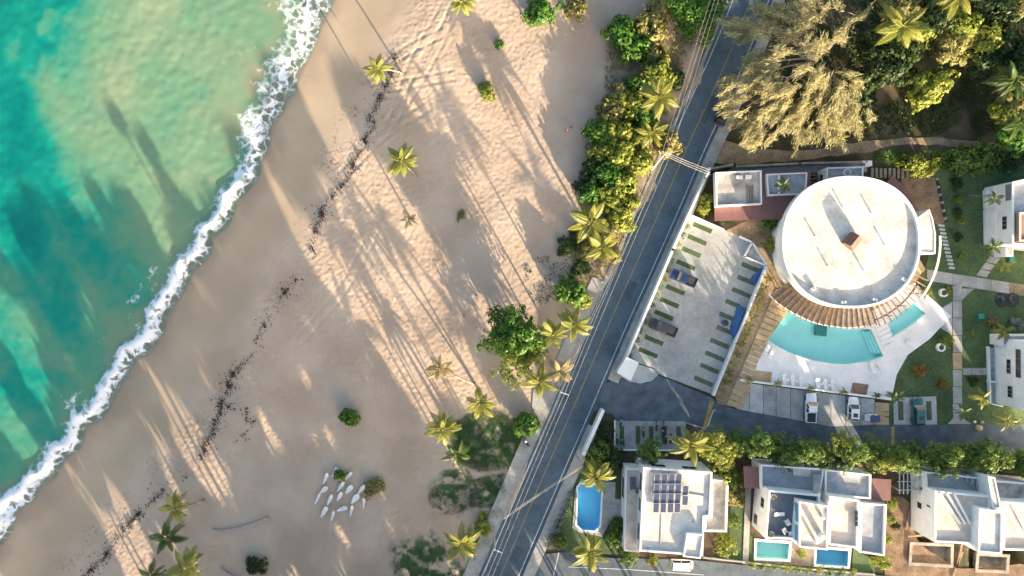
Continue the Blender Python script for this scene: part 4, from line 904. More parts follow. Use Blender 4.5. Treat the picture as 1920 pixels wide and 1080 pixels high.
# ---- unfinished villa
h3 = thing('unfinished_villa', 'bare white villa under construction above two empty concrete pools', 'building', W(1820, 960))
vol(h3, [(1734, 884), (1852, 897), (1849, 927), (1738, 922)], 4.6, 0.5, roof='concrete', th=0.3, rname='upper_terrace', wname='rear_wall')
H3 = [(1753, 920), (1858, 930), (1856, 1022), (1752, 1017)]
vol(h3, H3, 6.8, 0.4, roof='roof_beige', th=0.3)
vol(h3, [(1836, 953), (1881, 960), (1879, 1040), (1834, 1036)], 8.3, 0.3, roof='roof_white', th=0.3, wname='tower_wall', rname='tower_roof', pname='tower_parapet')
vol(h3, [(1858, 900), (2010, 912), (2010, 940), (1860, 938)], 4.6, 0.5, roof='roof_worn', th=0.3, rname='upper_terrace', wname='rear_wall')
vol(h3, [(1882, 940), (2000, 950), (2000, 1034), (1881, 1032)], 6.8, 0.4, roof='roof_beige', th=0.3)
vol(h3, [(1852, 893), (1866, 895), (1878, 955), (1862, 953)], 7.3, 0.15, wname='stair_wall', rname='stair_roof', pname='stair_parapet')
for t0, t1, z0_, z1_ in [(0.50, 0.62, 2.0, 3.2), (0.62, 0.66, 4.6, 5.6), (0.88, 0.94, 2.4, 3.3)]: wall_window(h3, H3, 6.8, 3, t0, t1, z0_, z1_)
for k in range(3):  # white bars standing in for streaks of sunlight on the roof
    a, b = W(1771 + 13 * k, 930, 8.0), W(1805 + 9 * k, 985, 7.4); d = b - a; c = (a + b) / 2
    MB().box(c.x, c.y, 6.75, d.length, 0.34, 0.45, math.atan2(d.y, d.x)).build('sun_streak_bar', M['white_paint'], h3)
for k in range(2):  # two more sunlight streaks shaped as white bars, on the east roof
    a, b = W(1890 + 15 * k, 945, 8.0), W(1920 + 12 * k, 1005, 7.4); d = b - a; c = (a + b) / 2
    MB().box(c.x, c.y, 6.75, d.length, 0.34, 0.45, math.atan2(d.y, d.x)).build('sun_streak_bar', M['white_paint'], h3)
for x, y in [(1815, 897), (1822, 900), (1835, 908)]: box_px('stair_tread', x, y, 4.5, 0.8, 1.4, 0.12, 'concrete_b', h3)
EP1 = [(1711, 1022), (1783, 1025), (1782, 1059), (1709, 1055)]; EP2 = [(1836, 1042), (1888, 1045), (1886, 1070), (1834, 1068)]
pool('empty_pool', 'empty raw concrete pool shell below the unfinished villa wall', EP1, 0.25, 1.6, M['raw_concrete'], M['raw_concrete'], 0.5, water=False)
pool('empty_pool', 'smaller empty concrete pool shell below the white tower block', EP2, 0.25, 1.5, M['raw_concrete'], M['raw_concrete'], 0.5, water=False)
for k, (x, y, a) in enumerate([(1796, 1060, 1.2), (1800, 1040, 1.35), (1720, 1005, 0.1), (1703, 975, 1.4)]):
    p = W(x, y, 0.2); tag(MB().box(p.x, p.y, 0.12, 5.0 if k < 2 else 3.4, 0.32, 0.10, a).build('plank', M['wood'], None), ['long timber plank leaning along the empty pool', 'second timber plank beside the dark hole at the empty pool', 'timber plank on the earth above the empty pool', 'weathered plank along the wall of the unfinished villa'][k], 'plank', 'planks on the building site')
fr = thing('rafter_grid', 'open grid of pale timber rafters beside the unfinished villa', 'timber frame', W(1707, 905))
for k in range(6): box_px('rafter', 1687 + 7.6 * k, 905, 3.3, 0.12, 3.9, 0.16, 'white_line', fr)
for y in (887, 903, 919): box_px('purlin', 1706, y, 3.45, 4.2, 0.10, 0.12, 'white_line', fr)
for x, y in [(1688, 888), (1724, 888), (1688, 920), (1724, 920)]: box_px('post', x, y, 3.2, 0.14, 0.14, 3.2, 'white_line', fr, zb=0)

# ---- white villas on the right
v1 = thing('upper_villa', 'tall white villa with a terracotta loggia at the upper edge of the lawn', 'building', W(1890, 410))
V1 = [(1898, 341), (2080, 300), (2080, 478), (1898, 458)]
vol(v1, V1, 6.7, 0.4, roof='roof_white', th=0.3)
xw = W(1898, 400, 6.7).x
def west_window(parent, xw, px0, px1, y0, y1, m='glass_dark', fr_=True, name='window'):
    za, zb = 120 - xw * FPX / (px0 - 960), 120 - xw * FPX / (px1 - 960)
    zc = (za + zb) / 2; ya = (540 - y0) * (CAM_H - zc) / FPX; yb = (540 - y1) * (CAM_H - zc) / FPX
    o = MB().box(xw - 0.03, (ya + yb) / 2, zc, 0.10, abs(ya - yb), zb - za).build(name, M['frame_grey'], parent)
    n = 3 if abs(ya - yb) > 1.8 else 1
    for i in range(n):
        yy = ya + (yb - ya) * (i + 0.5) / n
        MB().box(xw - 0.09, yy, zc, 0.03, abs(ya - yb) / n - 0.1, zb - za - 0.12).build('pane', M[m], o)
west_window(v1, xw, 1880, 1888, 406, 430); west_window(v1, xw, 1886, 1896, 346, 376, 'frame_grey')
vol(v1, [(1866, 350), (1868, 350), (1870, 455), (1866, 455)], 2.8, 0.05, wname='porch_wall', rname='porch_roof')
vol(v1, [(1849, 356), (1866, 352), (1867, 388), (1850, 390)], 0.9, 0.1, wname='terrace_wall', rname='terrace_floor', pname='terrace_kerb', roof='roof_grey')
vol(v1, [(1850, 393), (1867, 391), (1869, 455), (1851, 456)], 0.9, 0.1, wname='terrace_wall', rname='terrace_floor', pname='terrace_kerb', roof='roof_grey')
vol(v1, [(1912, 398), (1990, 398), (1990, 452), (1912, 452)], 7.4, 0.2, roof='terracotta', wname='loggia_wall', rname='loggia_roof', wall='terracotta')
vol(v1, [(1886, 458), (1900, 458), (1900, 481), (1886, 481)], 3.0, 0.2, wname='side_wall', rname='side_roof')
v2 = thing('lower_villa', 'tall white villa with a grey furnished porch at the lower edge of the lawn', 'building', W(1890, 700))
V2 = [(1921, 640), (2080, 640), (2080, 800), (1923, 770)]
vol(v2, V2, 7.2, 0.4, roof='roof_white', th=0.3)
xw2 = W(1921, 700, 7.2).x
west_window(v2, xw2, 1888, 1895, 674, 700); west_window(v2, xw2, 1905, 1914, 655, 708, 'wood_dark'); west_window(v2, xw2, 1890, 1898, 724, 745)
vol(v2, [(1880, 628), (1960, 628), (1960, 648), (1880, 648)], 3.2, 0.25, roof='roof_grey', wname='side_wall', rname='side_roof')
struct(sheet('villa_porch', WP([(1855, 652), (1873, 652), (1876, 756), (1858, 756)]), 0.12, M['roof_grey'], thick=0.2), 'grey tiled porch along the lower villa')
wall_line('porch_wall', [(1855, 651), (1858, 757), (1880, 762)], 0.2, 0.7, M['white_wall'], 'low white wall round the porch of the lower villa')
wall_line('porch_divider', [(1857, 716), (1876, 717)], 0.25, 0.9, M['white_wall'], 'short white wall dividing the porch of the lower villa')
# ------------------------------------------------------------------ plants: materials and generators
LM = {}
LM['palm'] = leafmat('palm_leaf', [(0.085, 0.135, 0.022), (0.20, 0.215, 0.038), (0.34, 0.30, 0.062)], 0.30, 0.45)
LM['palm_green'] = leafmat('palm_leaf_green', [(0.030, 0.070, 0.016), (0.065, 0.115, 0.022), (0.13, 0.16, 0.035)], 0.30, 0.45)
LM['palm_dry'] = leafmat('palm_leaf_dry', [(0.20, 0.16, 0.07), (0.30, 0.24, 0.11), (0.38, 0.31, 0.17)], 0.25)
LM['green'] = leafmat('glossy_leaf', [(0.030, 0.090, 0.014), (0.062, 0.16, 0.020), (0.17, 0.265, 0.030)], 0.35, 0.42)
LM['lime'] = leafmat('lime_leaf', [(0.11, 0.155, 0.026), (0.225, 0.265, 0.040), (0.34, 0.335, 0.060)], 0.38)
LM['olive'] = leafmat('olive_leaf', [(0.13, 0.135, 0.042), (0.225, 0.21, 0.068), (0.34, 0.29, 0.12)], 0.35)
LM['row'] = leafmat('row_leaf', [(0.060, 0.130, 0.028), (0.125, 0.205, 0.038), (0.225, 0.275, 0.050)], 0.35)
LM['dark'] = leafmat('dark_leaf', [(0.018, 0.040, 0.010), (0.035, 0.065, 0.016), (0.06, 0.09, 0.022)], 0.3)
LM['needle'] = leafmat('needle_leaf', [(0.29, 0.275, 0.135), (0.43, 0.40, 0.215), (0.55, 0.50, 0.31)], 0.5)
LM['silver'] = leafmat('silver_leaf', [(0.10, 0.15, 0.12), (0.17, 0.22, 0.19), (0.24, 0.28, 0.25)], 0.3)
LM['rust'] = leafmat('rust_leaf', [(0.13, 0.10, 0.02), (0.26, 0.15, 0.03), (0.36, 0.20, 0.05)], 0.35)
LM['grass'] = leafmat('grass_blade', [(0.036, 0.085, 0.026), (0.062, 0.12, 0.036), (0.12, 0.16, 0.055)], 0.3)
LM['weed'] = leafmat('seaweed', [(0.028, 0.022, 0.019), (0.055, 0.043, 0.033), (0.11, 0.08, 0.052)], 0.05, 0.7)

def unit(v): return v / (np.linalg.norm(v, axis=-1, keepdims=True) + 1e-9)
def leaf_quads(Cn, Nm, size, asp=0.55, rng=NR, along=None):
    """diamond leaves at Cn with normals Nm; along = preferred long axis"""
    n = len(Cn); a = rng.normal(size=(n, 3)) if along is None else along
    u = unit(a - Nm * (a * Nm).sum(1, keepdims=True)); v = np.cross(Nm, u)
    s = np.asarray(size).reshape(-1, 1)
    V = np.stack([Cn - u * s, Cn + v * s * asp, Cn + u * s, Cn - v * s * asp], 1).reshape(-1, 3)
    return V, np.arange(4 * n).reshape(n, 4)
def leaf_object_mesh(name, Cn, Nm, size, tint, asp=0.55, rng=NR, along=None):
    V, F = leaf_quads(Cn, Nm, size, asp, rng, along)
    me = mk_mesh(name, V, F); attr(me, 'tint', np.repeat(np.clip(tint, 0, 1), 4)); return me
def crown_mesh(name, rx, ry, rz, n, leaf, clump, seed, lump=0.3, flat=0.45, zc=0.0, hollow=0.35, asp=0.55):
    rng = np.random.default_rng(seed)
    nc = max(8, int(n / 26)); d = unit(rng.normal(size=(nc, 3))); d[:, 2] = np.where(d[:, 2] < -0.45, -d[:, 2], d[:, 2])
    ph = rng.uniform(0, 6.28, 6)
    L = 1 + lump * (0.5 * np.sin(3 * d[:, 0] + ph[0]) * np.cos(2.5 * d[:, 1] + ph[1]) + 0.5 * np.sin(4 * d[:, 1] + ph[2] + 3 * d[:, 2]) + 0.35 * np.sin(7 * d[:, 0] + ph[3]) * np.sin(6 * d[:, 1] + ph[4]))
    f = hollow + (1 - hollow) * rng.uniform(0, 1, nc) ** 0.45
    cc = d * (f * L)[:, None] * np.array([rx, ry, rz]); cr = clump * rng.uniform(0.6, 1.35, nc); ct = rng.uniform(0, 1, nc)
    k = rng.integers(0, nc, n); q = unit(rng.normal(size=(n, 3)))
    P = cc[k] + q * (cr[k] * rng.uniform(0.35, 1.0, n) ** 0.6)[:, None]; P[:, 2] = P[:, 2] * 1.0 + zc
    Nm = unit(q * 0.9 + d[k] * 0.5 + np.array([0, 0, flat]) + rng.normal(size=(n, 3)) * 0.35)
    return leaf_object_mesh(name, P, Nm, leaf * rng.uniform(0.6, 1.25, n), 0.5 * ct[k] + 0.5 * rng.uniform(0, 1, n), asp, rng)
def trunk_mesh(h, r, rx, ry, zc, seed, limbs=5, lean=(0, 0), fork=0.45):
    rr = random.Random(seed); b = MB()
    top = Vector((lean[0], lean[1], h * 0.8)); f = Vector((lean[0] * fork, lean[1] * fork, h * fork))
    b.tube([(0, 0, -0.15), (lean[0] * 0.2, lean[1] * 0.2, h * 0.2), f, top], [r * 1.25, r, r * 0.8, r * 0.35], 7)
    for k in range(limbs):
        a = 2 * PI * (k + rr.random() * 0.6) / limbs; e = Vector((lean[0] + rx * 0.68 * math.cos(a), lean[1] + ry * 0.68 * math.sin(a), zc + rr.uniform(-0.1, 0.3) * h * 0.4))
        m_ = f.lerp(e, 0.5) + Vector((0, 0, 0.12 * h)); b.tube([f, m_, e], [r * 0.55, r * 0.38, r * 0.12], 5)
    V = np.array(b.v); return mk_mesh('trunk', V, b.f, True)
def tree(name, label, px, py, rpx, h, mt, n=2500, leaf=0.32, seed=1, group=None, cat='tree', rz=None, ry=None, lump=0.3, clump=None, hollow=0.35, bark='bark_dark', asp=0.55, rot=None, low=False, lean=(0, 0)):
    """px,py = middle of its crown, rpx = crown radius in survey pixels, h = height of the crown top"""
    rzz = rz if rz is not None else min(h * 0.48, rpx / 10.6 * 0.8); zc = max(h - rzz, rzz * (0.55 if low else 0.7))
    c = W(px, py, zc); k = (CAM_H - zc) / FPX; rx = rpx * k; ryy = (ry if ry else rpx) * k
    gz = ground_z(c.x, c.y)
    o = thing(name, label, cat, (c.x - lean[0], c.y - lean[1], gz), 0, group)
    cm = crown_mesh('crown', rx, ryy, rzz, n, leaf, clump or 0.26 * rx, seed, lump, zc=0, hollow=hollow, asp=asp)
    co = cm.attributes['position'].data if False else None
    obj('trunk', trunk_mesh(zc - gz, 0.06 + 0.035 * rx, rx, ryy, (zc - gz), seed, 5 if rx > 1.6 else 3, lean), M[bark], o)
    obj('crown', cm, LM[mt], o, (lean[0], lean[1], zc - gz), (0, 0, rot or 0))
    return o
_shr = {}
def shrub(name, label, px, py, rpx, h, mt, var=0, group=None, cat='shrub', leaf=0.25, n=1500, lump=0.4, hollow=0.3):
    """low bush, foliage to the ground; meshes shared between alike ones"""
    key = (mt, var, leaf, n)
    if key not in _shr:
        _shr[key] = (crown_mesh('crown', 1.9, 1.9, 1.15, n, leaf, 0.5, 900 + var * 7 + len(_shr), lump, zc=0.85, hollow=hollow), trunk_mesh(1.0, 0.07, 1.6, 1.6, 1.0, 300 + var, 6, fork=0.12))
    cm, tm = _shr[key]; zc = h * 0.45; c = W(px, py, zc); s = rpx * (CAM_H - zc) / FPX / 2.05; sz = h / 2.3
    o = thing(name, label, cat, (c.x, c.y, ground_z(c.x, c.y)), 0, group)
    rt = R.uniform(0, 6.28)
    obj('stems', tm, M['bark_dark'], o, None, (0, 0, rt), (s, s, sz)); obj('crown', cm, LM[mt], o, None, (0, 0, rt), (s * R.uniform(0.92, 1.08), s * R.uniform(0.92, 1.08), sz))
    return o
# palm fronds: a few shared blades
def frond_mesh(L, droop, seed, npair=27, wid=0.095, curl=0.55):
    rng = np.random.default_rng(seed); s = np.linspace(0.0, 1.0, 9)
    def pt(t): return np.array([L * (t - 0.16 * droop * t * t), 0.06 * L * math.sin(t * 2.2 + seed) * t, L * (0.18 * t - 0.62 * droop * t * t)])
    b = MB(); b.tube([tuple(pt(t)) for t in s], [0.06 * (1 - 0.85 * t) + 0.008 for t in s], 4)
    V = list(b.v); F = [list(f) for f in b.f]; T = [0.75] * len(V)
    for k in range(npair):
        t = 0.14 + 0.86 * (k + 0.5) / npair; p = pt(t); tn = unit((pt(min(1, t + 0.02)) - pt(t - 0.02)).reshape(1, 3))[0]
        ll = 0.255 * L * (math.sin(PI * min(1.0, 0.22 + 0.80 * t)) ** 0.8) * (1.05 - 0.25 * t) * rng.uniform(0.88, 1.1)
        for sd in (-1, 1):
            side = np.array([-tn[1], tn[0], 0]) * sd; side = side / np.linalg.norm(side)
            d = side * 0.80 + tn * 0.55 + np.array([0, 0, 0.10]); d /= np.linalg.norm(d)
            e = p + d * ll + np.array([0, 0, -curl * ll * (0.5 + 0.5 * droop)]); m_ = p + d * ll * 0.5
            wv = tn * wid * 0.5
            i = len(V); V += [tuple(p - wv * 0.6), tuple(p + wv * 0.6), tuple(m_ + wv), tuple(m_ - wv), tuple(e)]
            F += [[i, i + 1, i + 2, i + 3], [i + 3, i + 2, i + 4]]; tv = float(np.clip(0.5 + rng.normal() * 0.22, 0, 1)); T += [tv] * 5
    me = mk_mesh('frond', V, F); attr(me, 'tint', T); return me
FR = {}
for nm in ('palm', 'palm_green', 'palm_dry'):
    FR[nm] = [frond_mesh(3.3, dr, 40 + i) for i, dr in enumerate((0.45, 0.8, 1.1, 1.4))]
    for q in FR[nm]: q.materials.append(LM[nm])
_trk = {}
def palm(label, px, py, h, base=None, size=1.0, mt='palm', nf=17, seed=None, group='palms', name='palm_tree', r=0.17, wind=0.0, tilt=0.0):
    seed = seed if seed is not None else int(px * 3 + py); rr = random.Random(seed)
    top = W(px, py, h); b = W(*base) if base else Vector((top.x + rr.uniform(-0.5, 0.5), top.y + rr.uniform(-0.5, 0.5), 0))
    gz = ground_z(b.x, b.y)
    o = thing(name, label, 'palm tree' if name == 'palm_tree' else 'palm', (b.x, b.y, gz), 0, group)
    lx, ly, lz = top.x - b.x, top.y - b.y, h - gz
    mb = MB(); pts = []; rs = []
    for i in range(8):
        t = i / 7; e = t ** 1.5; pts.append((lx * e, ly * e, -0.15 + (lz + 0.15) * t)); rs.append(r * (1.35 - 0.35 * min(1, t * 4) - 0.25 * t))
    mb.tube(pts, rs, 7); mb.build('trunk', M['bark'], o, True, local=True)
    hub = MB(); hub.tube([(lx, ly, lz - 0.5), (lx, ly, lz - 0.1), (lx, ly, lz + 0.35)], [r * 0.8, r * 1.7, r * 0.5], 6); hub.build('crownshaft', M['tan_dirt'], o, True, local=True)
    nf = nf + 5 if size > 0.7 else nf + 1
    for k in range(nf):
        az = k * 2.39996 + rr.uniform(-0.42, 0.42); g = k / max(1, nf - 1)       # 0 = oldest, hanging; 1 = youngest, upright
        me = FR[mt][min(3, int((1 - g) * 3.2 + rr.random() * 0.8))]
        pit = -math.radians(-16 + 66 * g ** 1.6 + rr.uniform(-7, 7) + tilt)
        sc = size * (0.82 + 0.3 * math.sin(PI * (0.25 + 0.6 * (1 - g)))) * rr.uniform(0.78, 1.12)
        if wind: az = az + 0.5 * math.sin(wind - az)
        if k == 0 and size > 0.7: me = FR['palm_dry'][3]; pit = math.radians(rr.uniform(30, 55)); sc *= 0.85
        obj('frond', me, None, o, (lx, ly, lz + 0.1), (rr.uniform(-0.45, 0.45), pit, az), (sc, sc * rr.uniform(0.75, 1.1), sc))
    return o

# ------------------------------------------------------------------ palms
palm('green palm alone on the beach nearest the surf', 708, 130, 6.5, (753, 137), 0.78, nf=13, group='palms on the open beach')
palm('full yellow green palm standing on the open middle of the beach', 752, 302, 7.0, (781, 330), 0.95, nf=16, group='palms on the open beach')
palm('small dry straggly palm on the lit sand', 767, 411, 3.6, (772, 415), 0.62, 'palm_dry', 8, group='palms on the open beach')
palm('palm cut off by the top edge of the picture', 864, 4, 6.5, (880, 30), 0.85, nf=13, group='palms on the open beach')
palm('dry olive palm with a long pale trunk leaning over the sand', 824, 690, 5.5, (890, 720), 0.82, 'palm_dry', 14, group='palms by the beach grass')
palm('yellow palm at the upper corner of the beach grass', 899, 757, 6.5, (905, 745), 0.98, nf=13, group='palms by the beach grass')
palm('wide golden palm at the seaward edge of the beach grass', 832, 803, 7.0, (850, 790), 1.05, nf=15, group='palms by the beach grass')
palm('drooping green palm overlapping the grass below the golden palm', 858, 852, 5.0, (868, 838), 0.85, 'palm_green', 11, group='palms by the beach grass')
palm('brightest yellow palm beside the lower sidewalk', 867, 1020, 7.5, (880, 990), 1.10, nf=15, group='palms by the beach grass')
palm('top palm of the seaward cluster with a yellow lit crown', 328, 952, 8.0, (382, 937), 0.92, nf=13, group='cluster of palms near the surf')
palm('dark green shaded palm in the middle of the seaward cluster', 315, 1008, 5.5, (345, 985), 0.98, 'palm_green', 14, group='cluster of palms near the surf')
palm('large palm at the bottom edge of the seaward cluster', 350, 1062, 9.0, (375, 1040), 1.05, nf=14, group='cluster of palms near the surf')
palm('small palm cut by the bottom edge near the seaward cluster', 285, 1078, 6.0, (310, 1070), 0.8, 'palm_green', 11, group='cluster of palms near the surf')
palm('yellow palm between the big round tree and the sidewalk', 1012, 715, 7.0, (1015, 690), 1.0, nf=14, group='palms along the beach road')
palm('loose olive palm touching the road edge below the big round tree', 1050, 697, 7.5, (1035, 680), 0.85, 'palm_dry', 11, group='palms along the beach road')
palm('palm just right of the big round tree', 1036, 628, 7.5, (1030, 620), 0.95, nf=13, group='palms along the beach road')
palm('palm reaching over the road above the big round tree', 1076, 610, 8.0, (1065, 600), 1.0, nf=14, group='palms along the beach road')
palm('palm at the lower end of the shrub belt with long green fronds', 1108, 415, 8.0, (1100, 425), 1.2, nf=15, group='palms along the beach road')
palm('golden palm at the foot of the shrub belt beside the road', 1128, 463, 7.0, (1122, 465), 1.0, nf=14, group='palms along the beach road')
palm('large golden palm at the upper end of the shrub belt', 1236, 182, 8.5, (1220, 205), 1.2, nf=17, group='palms along the beach road')
palm('palm half buried in the shrubs above the utility pole', 1222, 248, 6.5, (1212, 262), 0.9, nf=11, group='palms along the beach road')
palm('big golden palm over the motorbike yard', 1296, 834, 9.5, (1278, 815), 1.12, nf=13, group='palms round the villas')
palm('broad yellow tipped palm above the bright blue pool', 1118, 893, 7.5, (1112, 875), 1.0, nf=16, group='palms round the villas')
palm('palm with one glowing frond below the bright blue pool', 1106, 1036, 8.0, (1100, 1005), 1.05, nf=13, group='palms round the villas')
palm('slim green palm growing up through the bungalow roof', 1469, 347, 6.0, (1468, 362), 0.55, 'palm_green', 12, group='garden palms', r=0.1)
palm('dark palm leaning against the wall of the upper villa', 1863, 373, 6.0, (1814, 366), 0.55, 'palm_green', 11, group='garden palms', r=0.08)
palm('dark palm leaning towards the lower corner of the upper villa', 1860, 463, 6.0, (1828, 459), 0.55, 'palm_green', 11, group='garden palms', r=0.08)
palm('lime palm with a pale slanting trunk near the porch of the lower villa', 1842, 746, 5.5, (1812, 740), 0.58, nf=12, group='garden palms', r=0.08)
palm('dark palm standing over the end of the garden path', 1806, 772, 4.5, (1786, 767), 0.48, 'palm_green', 11, group='garden palms', r=0.08)
palm('bright yellow palm at the kerb of the side street', 1889, 789, 5.5, (1860, 782), 0.62, nf=13, group='garden palms', r=0.08)
palm('yellow banana like palm by the cross path', 1879, 500, 3.0, (1876, 503), 0.62, nf=8, group='garden palms', r=0.1)
palm('small green palm on the lawn below the teal box', 1823, 628, 2.5, (1820, 628), 0.48, 'palm_green', 9, group='garden palms', r=0.08)
palm('feathery green palm at the corner of the white car pad', 1680, 744, 3.5, (1678, 745), 0.55, 'palm_green', 14, group='garden palms', r=0.09)
palm('spreading lime palm beside the lower villa roof', 1882, 622, 3.5, (1878, 622), 0.62, nf=12, group='garden palms', r=0.1)
palm('tall golden palm with hanging fronds in the upper wood', 1692, 48, 11.0, (1660, 85), 1.25, nf=14, group='palms in the upper wood', tilt=-8)
palm('palm with two long yellow fronds at the top edge of the wood', 1795, -8, 11.0, (1770, 30), 1.3, nf=12, group='palms in the upper wood')
palm('shaded palm at the edge of the upper wood nearest the frame edge', 1902, 150, 9.0, (1870, 175), 1.2, 'palm_green', 13, group='palms in the upper wood')
palm('green palm below the shaded one in the upper wood', 1908, 232, 7.0, (1880, 240), 0.95, 'palm_green', 12, group='palms in the upper wood')
palm('small palm hidden beside the dirt track in the upper wood', 1570, 258, 6.0, (1560, 262), 0.65, nf=10, group='palms in the upper wood')

# ------------------------------------------------------------------ trees and shrubs on the beach
tree('almond_tree', 'big dense green tree with a ragged round crown on the beach', 960, 620, 52, 9.0, 'green', 11000, 0.27, 11, ry=56, lump=0.85, clump=0.75, hollow=0.15, rz=3.0)
tree('almond_tree', 'brighter yellow green tree merging with the lower side of the big one', 978, 664, 42, 6.5, 'lime', 5500, 0.25, 12, lump=0.7, clump=0.75, hollow=0.25, rz=2.4)
shrub('beach_shrub', 'dense green bush near the top edge of the beach', 1014, 22, 29, 3.6, 'green', 1, 'bushes scattered on the beach', n=2200)
shrub('beach_shrub', 'dry olive bush touching the top edge of the picture', 1078, 10, 24, 3.0, 'olive', 1, 'bushes scattered on the beach')
shrub('beach_shrub', 'tiny green tuft on the shaded upper beach', 936, 82, 10, 1.0, 'green', 2, 'bushes scattered on the beach')
shrub('beach_shrub', 'two toned lime and green bush on the upper beach', 913, 170, 18, 1.8, 'lime', 1, 'bushes scattered on the beach')
shrub('beach_shrub', 'upright dark green bush alone on the shaded lower beach', 655, 783, 17, 3.4, 'green', 3, 'bushes scattered on the beach', n=2200)
shrub('beach_shrub', 'small green bush among the white beach chairs', 637, 893, 12, 1.6, 'green', 4, 'bushes scattered on the beach')
shrub('beach_shrub', 'low dry bush beside the white beach chairs', 702, 915, 22, 1.4, 'olive', 2, 'bushes scattered on the beach', n=1100)
shrub('beach_shrub', 'spiky dark bush near the lower driftwood log', 478, 1061, 18, 1.9, 'dark', 1, 'bushes scattered on the beach')
shrub('beach_shrub', 'flat grey green weed patch on the middle beach', 865, 405, 11, 0.5, 'olive', 3, 'bushes scattered on the beach', n=700)
shrub('beach_shrub', 'green bush with yellow lit side beside the sidewalk near the grass', 985, 797, 27, 3.0, 'green', 5, 'bushes scattered on the beach', n=2200)
shrub('beach_shrub', 'yellow flowering bush by the lower sidewalk', 905, 985, 18, 1.8, 'lime', 2, 'bushes scattered on the beach')
shrub('beach_shrub', 'tall green bush beside the sidewalk where it begins', 1070, 545, 30, 3.6, 'green', 6, 'bushes scattered on the beach', n=2400)
shrub('beach_shrub', 'lime bush against the start of the sidewalk', 1092, 562, 17, 2.6, 'lime', 3, 'bushes scattered on the beach')
shrub('beach_shrub', 'low dark green creeper patch below the shrub belt', 1062, 462, 20, 0.9, 'dark', 2, 'bushes scattered on the beach')
shrub('beach_shrub', 'second dark green creeper patch near the belt foot', 1090, 500, 19, 0.9, 'dark', 3, 'bushes scattered on the beach')
tree('shade_tree', 'bright green tree beside the road at the top edge', 1305, 22, 46, 7.5, 'green', 8000, 0.27, 21, lump=0.4, hollow=0.25, clump=0.9)
BLT = [(1165, 62, 34, 4.2, 'green'), (1192, 88, 30, 3.8, 'green'), (1218, 48, 38, 4.6, 'olive'), (1245, 18, 34, 4.0, 'olive'), (1222, 95, 24, 3.2, 'olive'), (1236, 112, 20, 2.8, 'lime'), (1232, 140, 30, 4.0, 'lime'), (1195, 162, 24, 3.4, 'green'), (1158, 178, 24, 3.0, 'olive'), (1180, 192, 30, 3.8, 'lime'), (1150, 208, 30, 3.8, 'olive'), (1205, 215, 28, 4.0, 'green'),
       (1126, 246, 30, 3.6, 'green'), (1160, 248, 32, 4.4, 'lime'), (1195, 258, 26, 3.8, 'lime'), (1250, 268, 27, 5.0, 'olive'), (1130, 282, 28, 3.8, 'lime'), (1165, 290, 34, 4.6, 'lime'), (1200, 300, 28, 3.8, 'lime'), (1112, 318, 22, 3.0, 'dark'), (1140, 330, 30, 4.0, 'green'), (1170, 338, 28, 4.2, 'lime'), (1105, 358, 24, 3.4, 'green'), (1145, 368, 30, 4.0, 'lime'), (1178, 375, 18, 3.0, 'lime'), (1090, 350, 16, 2.0, 'dark'), (1160, 402, 26, 3.6, 'lime'), (1176, 420, 18, 3.0, 'lime'), (1142, 436, 20, 3.0, 'olive'), (1100, 470, 18, 2.4, 'olive'), (1082, 440, 16, 1.6, 'dark'), (1150, 478, 17, 2.2, 'olive'), (1265, 150, 20, 1.2, 'dark')]
cn = {'green': 'deep green', 'lime': 'yellow green', 'olive': 'dry olive', 'dark': 'dark'}
zone = lambda y: 'topmost' if y < 70 else 'upper' if y < 150 else 'upper middle' if y < 240 else 'middle' if y < 310 else 'lower middle' if y < 385 else 'lowest'
cnt = {}
for k, (x, y, r_, h_, m_) in enumerate(BLT):
    mid = np.interp(y, [0, 60, 200, 300, 420, 480], [1230, 1205, 1190, 1160, 1145, 1120]); sid = 'road side' if x > mid + 14 else 'beach side' if x < mid - 14 else 'middle'
    lab = '%s shrub in the %s of the belt, %s stretch' % (cn[m_], sid, zone(y)); q_ = cnt.get(lab, 0); cnt[lab] = q_ + 1
    if q_: lab += ', ' + ['', 'slightly lower one', 'lowest one'][q_]
    shrub('belt_shrub', lab, x, y, r_, h_, m_, k % 4, '%s shrubs in the %s stretch of the belt' % (cn[m_], zone(y)), n=1900)

